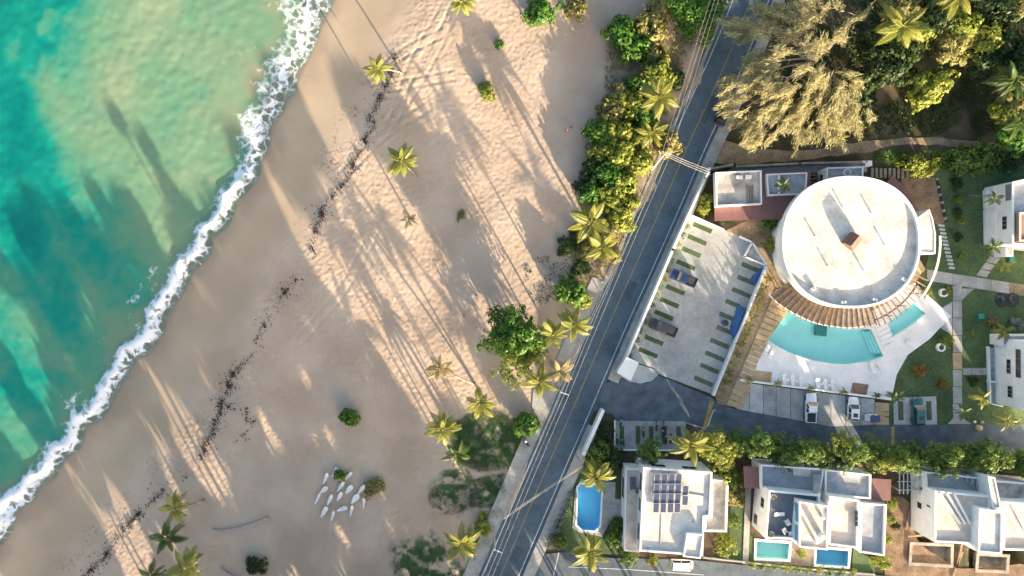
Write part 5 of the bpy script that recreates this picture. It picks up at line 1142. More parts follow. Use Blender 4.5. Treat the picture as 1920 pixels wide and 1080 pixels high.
# the great casuarina beside the road
CAS = [(1352, 30), (1362, 75), (1385, 100), (1350, 122), (1352, 160), (1348, 200), (1372, 222), (1392, 262), (1412, 278), (1450, 262), (1490, 290), (1515, 262), (1560, 262), (1585, 275), (1603, 258), (1640, 218), (1602, 196), (1612, 150), (1580, 128), (1545, 108), (1572, 85), (1592, 52), (1628, 22), (1640, -30), (1560, -40), (1500, -10), (1450, 20), (1420, 8), (1400, 40), (1375, 25)]
ct_ = thing('casuarina_tree', 'huge feathery tan green casuarina leaning over the road', 'tree', W(1525, 120))
rng = np.random.default_rng(55); b0 = W(1525, 120)
tr = MB(); trunk_tops = []
def capz(x, y): return 8.0 + 5.0 * np.exp(-(((x - 1490) / 95) ** 2 + ((y - 130) / 95) ** 2))
for k, (x, y) in enumerate([(1470, 150), (1400, 90), (1400, 200), (1480, 245), (1560, 230), (1590, 190), (1540, 70), (1450, 60), (1610, 20), (1380, 150), (1430, 120), (1520, 170)]):
    z = float(capz(x, y)) - 0.6; e = W(x, y, z) - b0; m_ = Vector((e.x * 0.35, e.y * 0.35, z * 0.62))
    tr.tube([(0, 0, -0.2), (m_.x * 0.4, m_.y * 0.4, m_.z * 0.5), m_, (m_.x + (e.x - m_.x) * .55, m_.y + (e.y - m_.y) * .55, z * 0.88), e], [0.42, 0.30, 0.2, 0.11, 0.03], 6)
    for j in range(5):
        s_ = m_.lerp(e, 0.35 + 0.13 * j); a = rng.uniform(0, 6.28); tr.tube([s_, s_ + Vector((1.8 * math.cos(a), 1.8 * math.sin(a), 0.9))], [0.07, 0.015], 4)
obj('trunk', mk_mesh('trunk', tr.v, tr.f, True), M['bark'], ct_)
cl = []
while len(cl) < 520:
    x = rng.uniform(1340, 1645); y = rng.uniform(-45, 295)
    if inpoly(np.array([x]), np.array([y]), CAS)[0] and fbm(np.array([x / 30.]), np.array([y / 30.]), 5, 2)[0] > 0.40: cl.append((x, y))
cl = np.array(cl); czz = capz(cl[:, 0], cl[:, 1]) - rng.uniform(0, 1, len(cl)) ** 1.6 * 4.2
cx = np.array([(x - 960) * (CAM_H - z) / FPX - b0.x for (x, y), z in zip(cl, czz)]); cy = np.array([(540 - y) * (CAM_H - z) / FPX - b0.y for (x, y), z in zip(cl, czz)])
n = 30000; k = rng.integers(0, len(cl), n); outw = unit(np.stack([cx, cy, np.full(len(cl), 0.5)], 1) + rng.normal(size=(len(cl), 3)) * np.array([4, 4, 1.5]))
t = rng.uniform(-1, 1, n); jit = rng.normal(size=(n, 3)) * np.array([0.24, 0.24, 0.24])
P = np.stack([cx, cy, czz], 1)[k] + outw[k] * (t * 1.15)[:, None] + jit
al = unit(outw[k] + rng.normal(size=(n, 3)) * 0.45 + np.array([0, 0, -0.15])); nm = unit(np.cross(al, rng.normal(size=(n, 3))))
me = leaf_object_mesh('crown', P, nm, rng.uniform(0.28, 0.62, n), 0.6 * rng.uniform(0, 1, len(cl))[k] + 0.4 * rng.uniform(0, 1, n), 0.13, rng, al)
obj('crown', me, LM['needle'], ct_)

# upper wood
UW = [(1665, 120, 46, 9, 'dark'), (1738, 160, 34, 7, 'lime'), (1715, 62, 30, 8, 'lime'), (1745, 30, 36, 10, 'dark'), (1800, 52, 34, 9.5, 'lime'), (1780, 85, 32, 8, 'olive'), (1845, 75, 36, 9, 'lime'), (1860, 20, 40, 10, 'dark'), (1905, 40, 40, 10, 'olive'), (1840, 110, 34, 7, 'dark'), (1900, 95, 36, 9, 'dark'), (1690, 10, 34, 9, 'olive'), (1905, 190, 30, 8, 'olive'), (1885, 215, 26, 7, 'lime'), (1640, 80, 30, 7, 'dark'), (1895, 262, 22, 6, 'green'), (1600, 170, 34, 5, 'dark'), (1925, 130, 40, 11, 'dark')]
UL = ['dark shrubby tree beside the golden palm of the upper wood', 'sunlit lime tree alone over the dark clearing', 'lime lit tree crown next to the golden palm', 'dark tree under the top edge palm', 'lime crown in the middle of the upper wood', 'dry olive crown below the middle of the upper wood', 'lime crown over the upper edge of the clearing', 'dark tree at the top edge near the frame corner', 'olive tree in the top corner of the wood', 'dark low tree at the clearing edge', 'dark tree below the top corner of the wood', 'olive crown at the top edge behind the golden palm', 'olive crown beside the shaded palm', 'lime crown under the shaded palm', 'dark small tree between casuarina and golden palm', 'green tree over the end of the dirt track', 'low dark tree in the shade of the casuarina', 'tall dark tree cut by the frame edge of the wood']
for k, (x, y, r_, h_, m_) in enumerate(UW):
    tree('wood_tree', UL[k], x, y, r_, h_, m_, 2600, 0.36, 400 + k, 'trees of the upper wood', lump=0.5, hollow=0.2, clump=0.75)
def scatter_in(poly, n, seed, ex=None):
    rng = np.random.default_rng(seed); xs = [p[0] for p in poly]; ys = [p[1] for p in poly]; out_ = np.zeros((0, 2))
    while len(out_) < n:
        q = np.stack([rng.uniform(min(xs), max(xs), n), rng.uniform(min(ys), max(ys), n)], 1); q = q[inpoly(q[:, 0], q[:, 1], poly)]
        out_ = np.concatenate([out_, q])
    return out_[:n], rng
def ground_cover(name, label, poly, n, seed, mt, size, zmax, thr=0.0, sc=40., flat=1.2, asp=0.35):
    q, rng = scatter_in(poly, n, seed)
    f = fbm(q[:, 0] / sc, q[:, 1] / sc, seed, 3); q = q[f > thr]; f = f[f > thr]; n = len(q)
    z = zmax * rng.uniform(0, 1, n) ** 1.5 * np.clip((f - thr) * 4, 0.15, 1)
    X = (q[:, 0] - 960) * CAM_H / FPX; Y = (540 - q[:, 1]) * CAM_H / FPX
    gi = np.clip(np.searchsorted(X1, X), 0, len(X1) - 1); gj = np.clip(np.searchsorted(Y1, Y), 0, len(Y1) - 1); z = z + np.maximum(zt[gj, gi], -0.3) + 0.05
    nm = unit(rng.normal(size=(n, 3)) * 0.7 + np.array([0, 0, flat]))
    me = leaf_object_mesh(name, np.stack([X, Y, z], 1), nm, size * rng.uniform(0.5, 1.3, n), np.clip(0.5 * f + 0.5 * rng.uniform(0, 1, n), 0, 1), asp, rng)
    return tag(obj(name, me, LM[mt]), label, kind='stuff')
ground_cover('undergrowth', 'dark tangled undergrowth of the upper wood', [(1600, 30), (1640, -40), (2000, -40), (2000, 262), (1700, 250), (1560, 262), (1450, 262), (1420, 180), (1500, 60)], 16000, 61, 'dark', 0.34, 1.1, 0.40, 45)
ground_cover('belt_undergrowth', 'leaf litter and low growth under the shrub belt', BELT, 7000, 62, 'olive', 0.26, 0.8, 0.40, 30)
ground_cover('hedge_growth', 'low dark planting along the north wall', [(1640, 285), (1920, 280), (1920, 318), (1750, 318), (1640, 305)], 3500, 63, 'row', 0.3, 1.4, 0.38, 30)

# beach grass
GL = ['dense dark green grass lawn on the beach beside the sidewalk', 'small dense grass patch on the sand above the lower sidewalk', 'patchy green grass on the sand at the bottom edge', 'sparse grey green grass thinning out onto the sand', 'ragged grass strip along the lower sidewalk']
for k, (p_, n_, th_) in enumerate(zip(GR, (11000, 4000, 6000, 3600, 2600), (0.30, 0.34, 0.44, 0.48, 0.42))):
    ground_cover('beach_grass', GL[k], p_, n_, 70 + k, 'grass', 0.13, 0.16, th_, 26, 0.8, 0.25)
ground_cover('beach_weeds', 'scattered small weeds on the shaded sand near the road', [(980, 480), (1060, 480), (1090, 540), (1010, 580), (985, 540)], 900, 76, 'dark', 0.16, 0.15, 0.56, 18, 1.0, 0.4)
ground_cover('lawn_blades', 'grass blades over the shaded garden lawn', [(1680, 742), (1704, 668), (1744, 638), (1785, 598), (1785, 795), (1757, 795), (1755, 742)], 6000, 77, 'grass', 0.12, 0.08, 0.30, 30, 1.2, 0.3)

# seaweed wrack
SW = [(745, 100), (735, 128), (718, 165), (702, 200), (690, 250), (668, 300), (650, 335), (625, 365), (600, 405), (582, 450), (575, 490), (545, 535), (510, 570), (495, 610), (488, 650), (450, 690), (425, 725), (415, 755), (372, 875), (330, 897), (292, 935), (258, 968), (225, 1005), (195, 1045), (165, 1075), (120, 1130)]
SW2 = [(415, 755), (440, 772), (470, 782), (462, 812), (438, 832)]; SW3 = [(425, 770), (400, 800), (378, 855), (345, 880)]
def wrack(name, label, pl, n, sd, seed, s0):
    rng = np.random.default_rng(seed); P = np.array([W(x, y)[:2] for x, y in catmull(pl, 6)])
    seg = np.linalg.norm(np.diff(P, axis=0), axis=1); cum = np.concatenate([[0], np.cumsum(seg)]); Lt = cum[-1]
    s = rng.uniform(0, Lt, n * 3); den = fbm(s * 0.4, s * 0, seed, 4); s = s[rng.uniform(0, 1, len(s)) < np.clip((den - 0.37) * 3.6, 0.03, 1)][:n]
    B = np.stack([np.interp(s, cum, P[:, 0]), np.interp(s, cum, P[:, 1])], 1)
    lat = (fbm(s * 0.5, s * 0 + 3, seed + 5, 4) - 0.5) * 5.0
    off = rng.normal(size=(len(s), 2)) * sd * rng.choice([0.35, 1.0, 1.9], size=(len(s), 1), p=[0.55, 0.35, 0.1]); B = B + off + lat[:, None] * np.array([0.8, 0.55])
    gi = np.clip(np.searchsorted(X1, B[:, 0]), 0, len(X1) - 1); gj = np.clip(np.searchsorted(Y1, B[:, 1]), 0, len(Y1) - 1); z = zt[gj, gi] + 0.05 + rng.uniform(0, 0.10, len(B))
    nm = unit(rng.normal(size=(len(B), 3)) * 0.55 + np.array([0, 0, 1.0]))
    me = leaf_object_mesh(name, np.column_stack([B, z]), nm, s0 * rng.uniform(0.35, 1.5, len(B)), rng.uniform(0, 1, len(B)), 0.75, rng)
    tag(obj(name, me, LM['weed']), label, kind='stuff')
wrack('seaweed', 'broken line of black seaweed washed up along the beach', SW, 3800, 0.60, 81, 0.115)
wrack('seaweed', 'loop of black seaweed curling inland on the middle beach', SW2, 130, 0.4, 82, 0.13)
wrack('seaweed', 'thin branch of seaweed joining the loop to the main line', SW3, 130, 0.5, 83, 0.12)

# ------------------------------------------------------------------ trees along the side street, counted from the motorbike yard
ORD = ['first', 'second', 'third', 'fourth', 'fifth', 'sixth', 'seventh', 'eighth', 'ninth', 'tenth', 'eleventh', 'twelfth', 'thirteenth', 'fourteenth', 'fifteenth', 'sixteenth', 'seventeenth', 'eighteenth', 'nineteenth', 'twentieth', 'twenty-first', 'twenty-second']
RT = [(1215, 848, 20), (1332, 828, 22), (1386, 824, 20), (1352, 852, 26), (1421, 832, 20), (1450, 843, 26), (1480, 855, 20), (1512, 842, 26), (1535, 856, 24), (1578, 838, 20), (1598, 852, 24), (1640, 850, 22), (1662, 858, 22), (1690, 860, 24), (1712, 850, 20), (1752, 852, 24), (1775, 862, 20), (1806, 856, 26), (1835, 850, 26), (1860, 856, 24), (1895, 868, 18), (1918, 862, 20)]
for k, (x, y, r_) in enumerate(RT):
    tree('street_tree', '%s clipped green tree from the motorbike yard in the row before the villas' % ORD[k], x, y, r_ * (1.1 + 0.14 * math.sin(k * 1.7)), 5.8 + 1.3 * math.sin(k * 2.1), 'lime' if k in (1, 3, 12) else 'lime' if k in (9, 17) else 'row', 4200, 0.165, 500 + k, 'trees in the row along the side street', lump=0.75, hollow=0.12, clump=0.42, rz=2.3, ry=r_ * (1.2 + 0.15 * math.cos(k * 2.3)))
# garden plants
GP = [('garden_shrub', 'broad dark shrub at the corner of the road and the entrance wall', 1122, 850, 26, 3.4, 'row'), ('garden_shrub', 'dense dark shrub between the motorbike yard and the villa pool', 1150, 862, 26, 3.0, 'dark'), ('garden_shrub', 'shrub in the dark garden corner by the white entrance wall', 1136, 812, 18, 1.2, 'dark'),
      ('garden_shrub', 'green hedge bush beside the solar villa terrace', 1158, 985, 16, 2.2, 'row'), ('garden_shrub', 'second hedge bush beside the solar villa terrace', 1152, 1010, 18, 2.2, 'row'), ('garden_shrub', 'green bush under the corner of the solar villa', 1180, 1045, 18, 2.0, 'row'), ('garden_shrub', 'small yellow green bush beside the parked van', 1225, 1050, 12, 1.4, 'lime'), ('garden_shrub', 'round green bush at the garden corner beside the road', 1050, 1018, 13, 1.8, 'row'),
      ('garden_shrub', 'yellow green bush between two villas near the car park', 1358, 1022, 24, 3.2, 'lime'), ('garden_shrub', 'green bush between the solar villa and the red metal roof', 1378, 930, 22, 3.0, 'olive'), ('garden_shrub', 'dark bush behind the weathered balcony of the solar villa', 1372, 895, 24, 3.4, 'row'), ('garden_shrub', 'low bush along the lawn between two villas', 1376, 975, 14, 2.0, 'row'),
      ('garden_shrub', 'small bush between the two plunge pools', 1503, 1040, 9, 1.6, 'lime'), ('garden_shrub', 'yellow bush below the red roof at the building site', 1672, 945, 13, 2.2, 'lime'), ('garden_shrub', 'yellow hedge bush along the edge of the building site', 1667, 975, 12, 2.0, 'lime'), ('garden_shrub', 'lowest yellow hedge bush at the building site', 1664, 1010, 12, 2.0, 'lime'), ('garden_shrub', 'dark green bush on the earth of the building site', 1680, 988, 10, 1.4, 'dark'), ('garden_shrub', 'big lime bush at the bottom of the building site edge', 1655, 1055, 18, 2.6, 'lime'),
      ('garden_shrub', 'bushy yellow green shrub over the timber steps', 1712, 305, 24, 4.2, 'lime'), ('garden_shrub', 'feathery yellow shrub next to the timber steps', 1738, 315, 20, 3.4, 'lime'), ('garden_shrub', 'broad green shrub at the top of the lawn', 1800, 298, 30, 3.4, 'row'), ('garden_shrub', 'long green shrub along the top of the lawn', 1848, 292, 34, 3.2, 'row'), ('garden_shrub', 'green shrub at the frame edge above the upper villa', 1900, 300, 24, 2.6, 'dark'),
      ('garden_shrub', 'green plants beside the bungalow and the round building', 1443, 415, 22, 2.4, 'green'), ('garden_shrub', 'yellow lit bush against the round building wall', 1448, 458, 17, 2.0, 'lime'), ('garden_shrub', 'leafy bush between the white wall and the bungalow', 1328, 372, 14, 2.4, 'lime'), ('garden_shrub', 'lower leafy bush between the white wall and the bungalow', 1322, 392, 14, 2.2, 'lime'), ('garden_shrub', 'dark bush at the head of the parking lot', 1352, 412, 10, 1.2, 'dark'),
      ('garden_shrub', 'rust coloured shrub on the garden lawn by the deck', 1725, 698, 15, 1.6, 'rust'), ('garden_shrub', 'smaller rust coloured shrub on the garden lawn', 1768, 720, 11, 1.4, 'rust'), ('garden_shrub', 'yellow shrub at the end of the white pergola rail', 1737, 545, 11, 1.4, 'lime'), ('garden_shrub', 'yellow shrub beside the upper white pot', 1778, 545, 9, 1.2, 'lime'), ('garden_shrub', 'yellow shrub beside the lower white pot', 1775, 638, 14, 1.6, 'lime'), ('garden_shrub', 'brown leaved shrub on the lawn by the lower villa', 1862, 605, 12, 1.2, 'olive'), ('garden_shrub', 'silver shrub at the frame edge over the lower villa', 1908, 605, 14, 1.8, 'silver'), ('garden_shrub', 'green bush on the strip of lawn below the slab path', 1827, 715, 12, 1.2, 'dark'),
      ('garden_shrub', 'upper clump of the long yellow hedge on the lawn', 1800, 375, 8, 1.2, 'lime'), ('garden_shrub', 'middle clump of the long yellow hedge on the lawn', 1803, 415, 8, 1.2, 'lime'), ('garden_shrub', 'lower clump of the long yellow hedge on the lawn', 1806, 480, 8, 1.2, 'lime'), ('garden_shrub', 'dark bush where the stone edging ends on the lawn', 1795, 345, 12, 1.2, 'dark'), ('garden_shrub', 'dark bush between the hedge clumps on the lawn', 1797, 398, 10, 1.1, 'dark'), ('garden_shrub', 'low dark bush beside the hedge near the stepping stones', 1798, 445, 10, 1.0, 'dark'), ('garden_shrub', 'yellow shrub below the kerb stones at the far end of the side street', 1910, 866, 12, 1.6, 'lime')]
for k, (nm_, lb, x, y, r_, h_, m_) in enumerate(GP): shrub(nm_, lb, x, y, r_, h_, m_, k % 3, 'garden shrubs', n=1200, leaf=0.20)
for k in range(9):
    shrub('silver_bush', '%s silver leaved bush from the solar villa garden corner along the road' % ORD[k], 1029 + 6.2 * (8 - k), 1020 - 13.2 * (8 - k), 10, 1.1, 'silver', k % 2, 'silver bushes along the sidewalk', n=700, leaf=0.16)
for k in range(10):
    shrub('hedge_bush', '%s low hedge bush along the kerb of the twin villa' % ORD[k], 1412 + 21 * k, 1060 + 1.75 * k, 11, 0.9, 'row' if k % 3 else 'lime', k % 2, 'hedge in front of the plunge pools', n=700, leaf=0.16)
for k in range(16):
    t = k / 15; shrub('wall_plant', '%s climbing plant from the top along the white parking wall' % ORD[k], 1288 - 108 * t, 425 + 243 * t, 7.5, 1.5, ['row', 'dark', 'lime', 'row'][k % 4], k % 2, 'plants along the boundary wall', n=600, leaf=0.16)
for k in range(13):
    t = k / 12; palm('%s small palm from the top along the stepped path' % ORD[k], 1439 - 84 * t, 522 + 212 * t, 1.6, None, 0.32, 'palm_green' if k % 3 else 'palm', 9, 900 + k, 'small palms along the stepped path', 'path_palm', 0.06)
def sig(px, py, mt='silver'): pass
# silver leaved beds on black pebbles
for k, x in enumerate((1879, 1898)):
    c = W(x, 562); tag(MB().disc(c.x, c.y, 0.0, 0.10 + 0.004 * k, 1.35, 1.2, 20).build('pebble_bed', M['black_stone'], None), ['round bed of black pebbles nearer the path on the lawn', 'round bed of black pebbles nearer the frame edge on the lawn'][k], 'pebble bed', 'pebble beds')
    shrub('silver_plant', ['silver leaved plant in the pebble bed nearer the path', 'silver leaved plant in the pebble bed nearer the frame edge'][k], x, 560, 8, 0.8, 'silver', 5 + k, 'silver plants', n=300, leaf=0.2)
# ------------------------------------------------------------------ woodland below the frame that throws the long shadows over beach and sea
def woodland():
    rng = np.random.default_rng(17); dx, dy = 0.49, 0.872; nrm = math.hypot(dx, dy); dx /= nrm; dy /= nrm
    gx, gy = np.meshgrid(np.arange(0, 1120, 13.0), np.arange(0, 1080, 13.0)); gx = gx.ravel(); gy = gy.ravel()
    shade = inpoly(gx, gy, [(0, 590), (60, 500), (200, 455), (330, 450), (420, 430), (530, 440), (580, 520), (690, 690), (800, 800), (880, 1085), (0, 1085)])
    shade |= inpoly(gx, gy, [(628, 0), (735, 0), (705, 90), (640, 200), (612, 290), (560, 380), (520, 440), (425, 440), (500, 290), (560, 160)])
    slots = [[(590, 215), (600, 190), (625, 160), (632, 175), (612, 225)], [(640, 90), (652, 75), (655, 110), (645, 120)], [(322, 775), (372, 775), (442, 935), (425, 955), (392, 915), (345, 845)], [(188, 980), (235, 942), (252, 960), (212, 1022)], [(215, 1022), (270, 998), (295, 1085), (240, 1085)], [(296, 840), (312, 840), (334, 915), (322, 925)], [(0, 565), (30, 590), (82, 680), (122, 790), (108, 830), (60, 745), (0, 655)],
             [(138, 565), (172, 590), (186, 660), (160, 625)], [(225, 525), (272, 590), (256, 590)], [(0, 750), (45, 830), (20, 850), (0, 810)], [(30, 872), (86, 858), (82, 905)], [(600, 815), (615, 810), (665, 890), (655, 900)], [(300, 460), (330, 455), (345, 520), (330, 530)]]
    lit = np.zeros(len(gx), dtype=bool)
    for s_ in slots: lit |= inpoly(gx, gy, s_)
    shade |= inpoly(gx, gy, [(800, 800), (960, 900), (1040, 735), (1105, 745), (1060, 880), (985, 1085), (880, 1085)])
    soft = np.zeros(len(gx), dtype=bool)
    for s_ in [[(600, 420), (680, 330), (760, 430), (830, 560), (825, 770), (700, 640)], [(760, 60), (900, 30), (960, 140), (1000, 330), (930, 330), (800, 250), (740, 130)], [(150, 40), (480, 0), (420, 200), (330, 420), (200, 330), (90, 220)]]: soft |= inpoly(gx, gy, s_)
    shade &= ~lit; soft &= ~shade; cov = np.zeros(len(gx), dtype=bool); got = []
    for it in range(20000):
        y = rng.uniform(1125, 1560); x = rng.uniform(-150, 1330) + (y - 1080) * 0.56; h = rng.uniform(8.5, 21); r = rng.uniform(1.9, 3.3); zc = h - r * 0.6
        if abs(x - np.interp(y, [1080, 1190, 1500, 2300], [938, 890, 760, 420])) < 75: continue
        if x * dy - y * dx > 600: continue
        sx, sy = x - dx * zc / math.tan(SUN_EL) * 10.67, y - dy * zc / math.tan(SUN_EL) * 10.67
        a = (gx - sx) * dx + (gy - sy) * dy; c = (gx - sx) * dy - (gy - sy) * dx
        m = (a / (r * 0.62 / math.sin(SUN_EL) * 10.67)) ** 2 + (c / (r * 10.67)) ** 2 < 1
        gain = (m & shade & ~cov).sum() - 5 * (m & lit).sum() - 1.6 * (m & soft).sum()
        if gain > 7: got.append((x, y, h, r)); cov |= m
        if (cov & shade).sum() > 0.965 * shade.sum(): break
    for x, y, h, r in [(735, 1100, 17.0, 1.2), (742, 1118, 15.8, 1.3), (720, 1120, 18.6, 1.1), (600, 1120, 15.5, 1.3)]: got.append((x, y, h, r))
    P = []; Nm = []; S = []; T = []; tb = MB()
    for k, (x, y, h, r) in enumerate(got):
        c = W(x, y); n = int(190 * r); q = unit(rng.normal(size=(n, 3))); f = rng.uniform(0.25, 1, n) ** 0.5
        P.append(np.array([c.x, c.y, h - r * 0.6]) + q * f[:, None] * np.array([r, r, r * 0.62])); Nm.append(unit(q + rng.normal(size=(n, 3)) * 0.6)); S.append(rng.uniform(0.3, 0.6, n)); T.append(rng.uniform(0, 1, n))
        tb.tube([(c.x, c.y, -0.2), (c.x, c.y, h - r * 0.6)], [0.22, 0.12], 5)
    me = leaf_object_mesh('coastal_woodland', np.concatenate(P), np.concatenate(Nm), np.concatenate(S), np.concatenate(T))
    o = tag(obj('coastal_woodland', me, LM['row']), 'dense woodland on the dunes beyond the bottom edge of the beach', kind='stuff')
    tag(tb.build('trunks', M['bark_dark'], o), None, None, None, 'stuff')
    print('woodland trees', len(got), 'cover', (cov & shade).sum() / shade.sum())
woodland()

# ------------------------------------------------------------------ vehicles (built facing +Y)
def paint(name, col, rough=0.28): 
    m = mat(name, col, rough, 0.03, 1.0, 0.02, spec=0.6); m.node_tree.nodes['Principled BSDF'].inputs['Coat Weight'].default_value = 0.4; return m
M['tyre'] = mat('tyre', (0.022, 0.022, 0.024), 0.85, 0.1, 4.0); M['rim'] = mat('rim', (0.35, 0.36, 0.37), 0.35, 0.05, 4.0, metal=0.7); M['lamp_glass'] = mat('lamp_glass', (0.6, 0.6, 0.58), 0.15, 0.03, 4.0); M['lamp_red'] = mat('lamp_red', (0.30, 0.02, 0.02), 0.25, 0.03, 4.0); M['bed_liner'] = mat('bed_liner', (0.03, 0.035, 0.042), 0.8, 0.1, 3.0)
def loft(secs, closed_ends=True):
    """secs: list of rings (same point count)"""
    b = MB(); n = len(secs[0]); V = [p for s in secs for p in s]; F = []
    for i in range(len(secs) - 1):
        for k in range(n): F.append([i * n + k, i * n + (k + 1) % n, (i + 1) * n + (k + 1) % n, (i + 1) * n + k])
    if closed_ends: F += [list(range(n))[::-1], [(len(secs) - 1) * n + k for k in range(n)]]
    return b.add(V, F)
def body_ring(y, w_, z0, z1, e=0.12): 
    h = w_ / 2; return [(-h + e, y, z0), (h - e, y, z0), (h, y, z0 + e), (h, y, z1 - e * 1.3), (h - e * 1.4, y, z1), (-h + e * 1.4, y, z1), (-h, y, z1 - e * 1.3), (-h, y, z0 + e)]
def vehicle(name, label, px, py, deg, kind, pm, glass='glass_dark', L=5.0, Wd=1.86, group='parked cars', cat='car'):
    c = W(px, py, 0.9); o = thing(name, label, cat, (c.x, c.y, 0.055), math.radians(deg), group); h = L / 2
    if kind == 'pickup':
        pf = [(-h, .92, .50, .98), (-h + .12, 1, .42, 1.02), (-h + 1.7, 1, .40, 1.02), (-h + 1.8, 1, .40, 1.04), (h - 1.6, 1, .40, 1.04), (h - .55, .97, .42, 1.00), (h - .12, .90, .46, .92), (h, .78, .50, .80)]
    else:
        pf = [(-h, .88, .50, .95), (-h + .15, .98, .42, 1.0), (-h + 1.2, 1, .38, 1.02), (h - 1.5, 1, .38, 1.00), (h - .6, .97, .40, .95), (h - .14, .88, .45, .86), (h, .74, .50, .74)]
    loft([body_ring(y, Wd * k, a, b_) for y, k, a, b_ in pf]).build('body', pm, o, True, local=True)
    if kind == 'pickup': y0, y1, y2, y3 = -h + 1.75, -h + 1.95, h - 2.15, h - 1.45
    elif kind == 'van': y0, y1, y2, y3 = -h + 0.05, -h + .12, h - 1.0, h - .45
    else: y0, y1, y2, y3 = -h + .12, -h + .55, h - 2.05, h - 1.3
    zt2 = 1.72 if kind != 'van' else 1.9; g = Wd / 2
    def ring4(ya, yb, hw, z): return [(-hw, ya, z), (hw, ya, z), (hw, yb, z), (-hw, yb, z)]
    lo, hi = ring4(y0, y3, g * .95, 1.00), ring4(y1, y2, g * .78, zt2)
    loft([lo, hi]).build('cabin_glass', M[glass], o, local=True)
    tp = [(-g * .80, y1 - .04, zt2 - .03), (g * .80, y1 - .04, zt2 - .03), (g * .80, y2 + .04, zt2 - .03), (-g * .80, y2 + .04, zt2 - .03)]
    loft([tp, [(x * .94, y + (.08 if y < 0.3 else -.1) * (1 if y < (y1 + y2) / 2 else 1), zt2 + .05) for x, y, z in tp]]).build('roof', pm, o, local=True)
    pil = MB()
    for (a, b_) in zip(lo, hi): pil.tube([a, b_], 0.05, 4)
    for sx in (-1, 1):
        ym = (y1 + y2) / 2; pil.tube([(sx * g * .955, (y0 + y3) / 2, 1.0), (sx * g * .79, ym, zt2)], 0.045, 4)
    pil.build('pillars', pm, o, local=True)
    for sx in (-1, 1):
        for yy in (-h + .95, h - .95):
            w0 = MB().tube([(sx * (g - .20), yy, .36), (sx * (g + .01), yy, .36)], .36, 14).build('wheel', M['tyre'], o, local=True)
            MB().tube([(sx * (g - .05), yy, .36), (sx * (g + .02), yy, .36)], .21, 10).build('rim', M['rim'], w0, local=True)
        MB().box(sx * g * .62, h - .07, .74, .34, .10, .16, 0, .02).build('headlight', M['lamp_glass'], o, local=True)
        MB().box(sx * g * .72, -h + .02, .82, .18, .08, .24, 0, .02).build('tail_light', M['lamp_red'], o, local=True)
        MB().box(sx * (g + .10), y3 - .15, 1.06, .2, .12, .16, 0, .03).build('mirror', pm, o, local=True)
    MB().box(0, h - .02, .50, Wd * .78, .10, .18, 0, .03).build('bumper', M['frame_grey'], o, local=True)
    MB().box(0, -h - .01, .50, Wd * .84, .10, .18, 0, .03).build('bumper', M['frame_grey'], o, local=True)
    if kind == 'pickup':
        MB().box(0, -h + .88, 1.035, Wd * .80, 1.55, .03).build('bed', M['bed_liner'], o, local=True)
        rl = MB()
        for sx in (-1, 1): rl.box(sx * Wd * .44, -h + .88, 1.08, .12, 1.62, .12)
        rl.box(0, -h + .06, 1.08, Wd * .8, .10, .12); rl.build('bed_rails', pm, o, local=True)
    else:
        MB().box(0, (y1 + y2) / 2 - .2, zt2 + .055, .8, .7, .02).build('sunroof', M['glass_dark'], o, local=True) if kind == 'suv' else None
    return o
P_blue = paint('paint_blue', (0.012, 0.030, 0.105)); P_navy = paint('paint_navy', (0.030, 0.028, 0.038)); P_white = paint('paint_white', (0.78, 0.78, 0.78)); P_teal = paint('paint_teal', (0.010, 0.11, 0.115)); P_dark = paint('paint_black', (0.012, 0.013, 0.016))
vehicle('parked_car', 'dark blue pickup in the upper bay of the parking lot', 1281, 521, 67, 'pickup', P_blue, L=4.9)
vehicle('parked_car', 'dark brown pickup in the lower bay of the parking lot', 1243, 614, 67, 'pickup', P_navy, L=5.1)
vehicle('parked_car', 'white pickup with a black bed cover below the deck wall', 1521, 765, -2, 'pickup', P_white, L=5.1)
vehicle('parked_car', 'white hatchback below the deck wall', 1600, 767, -3, 'suv', P_white, L=4.2, Wd=1.8)
vehicle('parked_car', 'teal green car on the white gravel pad', 1722, 772, 0, 'suv', P_teal, L=4.9)
vehicle('parked_van', 'white van parked along the foot of the solar villa', 1279, 1059, -92, 'van', P_white, L=3.9, Wd=1.7, cat='van')
vehicle('parked_car', 'black car half hidden under the casuarina beside the road', 1357, 214, -25, 'suv', P_dark, L=4.2)
# blue tarpaulins
def tarp(label, pts, seed, hump):
    P = WP(pts, 0.6); c = sum(P, Vector()) / len(P); rng = np.random.default_rng(seed)
    xs = np.linspace(min(p.x for p in P), max(p.x for p in P), 22); ys = np.linspace(min(p.y for p in P), max(p.y for p in P), 22); A, B = np.meshgrid(xs, ys)
    ins = inpoly(A, B, [(p.x, p.y) for p in P]); d_, _, _ = poly_dist(A, B, np.array([(p.x, p.y) for p in P + P[:1]]))
    z = 0.08 + hump * sstep(0, 1.3, d_) + 0.16 * (fbm(A * 1.1, B * 1.1, seed, 3) - 0.5); z = np.where(ins, z, 0.06)
    F = grid_faces(22, 22); F = F[ins.ravel()[F].all(1)]
    me = mk_mesh('tarpaulin', np.stack([A - c.x, B - c.y, z], -1).reshape(-1, 3), F, True)
    o = obj('tarpaulin', me, M['tarp'], None, (c.x, c.y, 0.0)); o.modifiers.new('thick', 'SOLIDIFY').thickness = 0.02
    return tag(o, label, 'tarpaulin', 'blue tarpaulins')
tarp('large blue tarpaulin over stored goods by the parking wall', [(1384, 570), (1408, 578), (1398, 605), (1388, 628), (1374, 640), (1369, 612), (1376, 594)], 5, 0.7)
tarp('small blue tarpaulin near the triangular planter', [(1405, 526), (1416, 512), (1430, 501), (1438, 502), (1420, 534)], 6, 0.4)
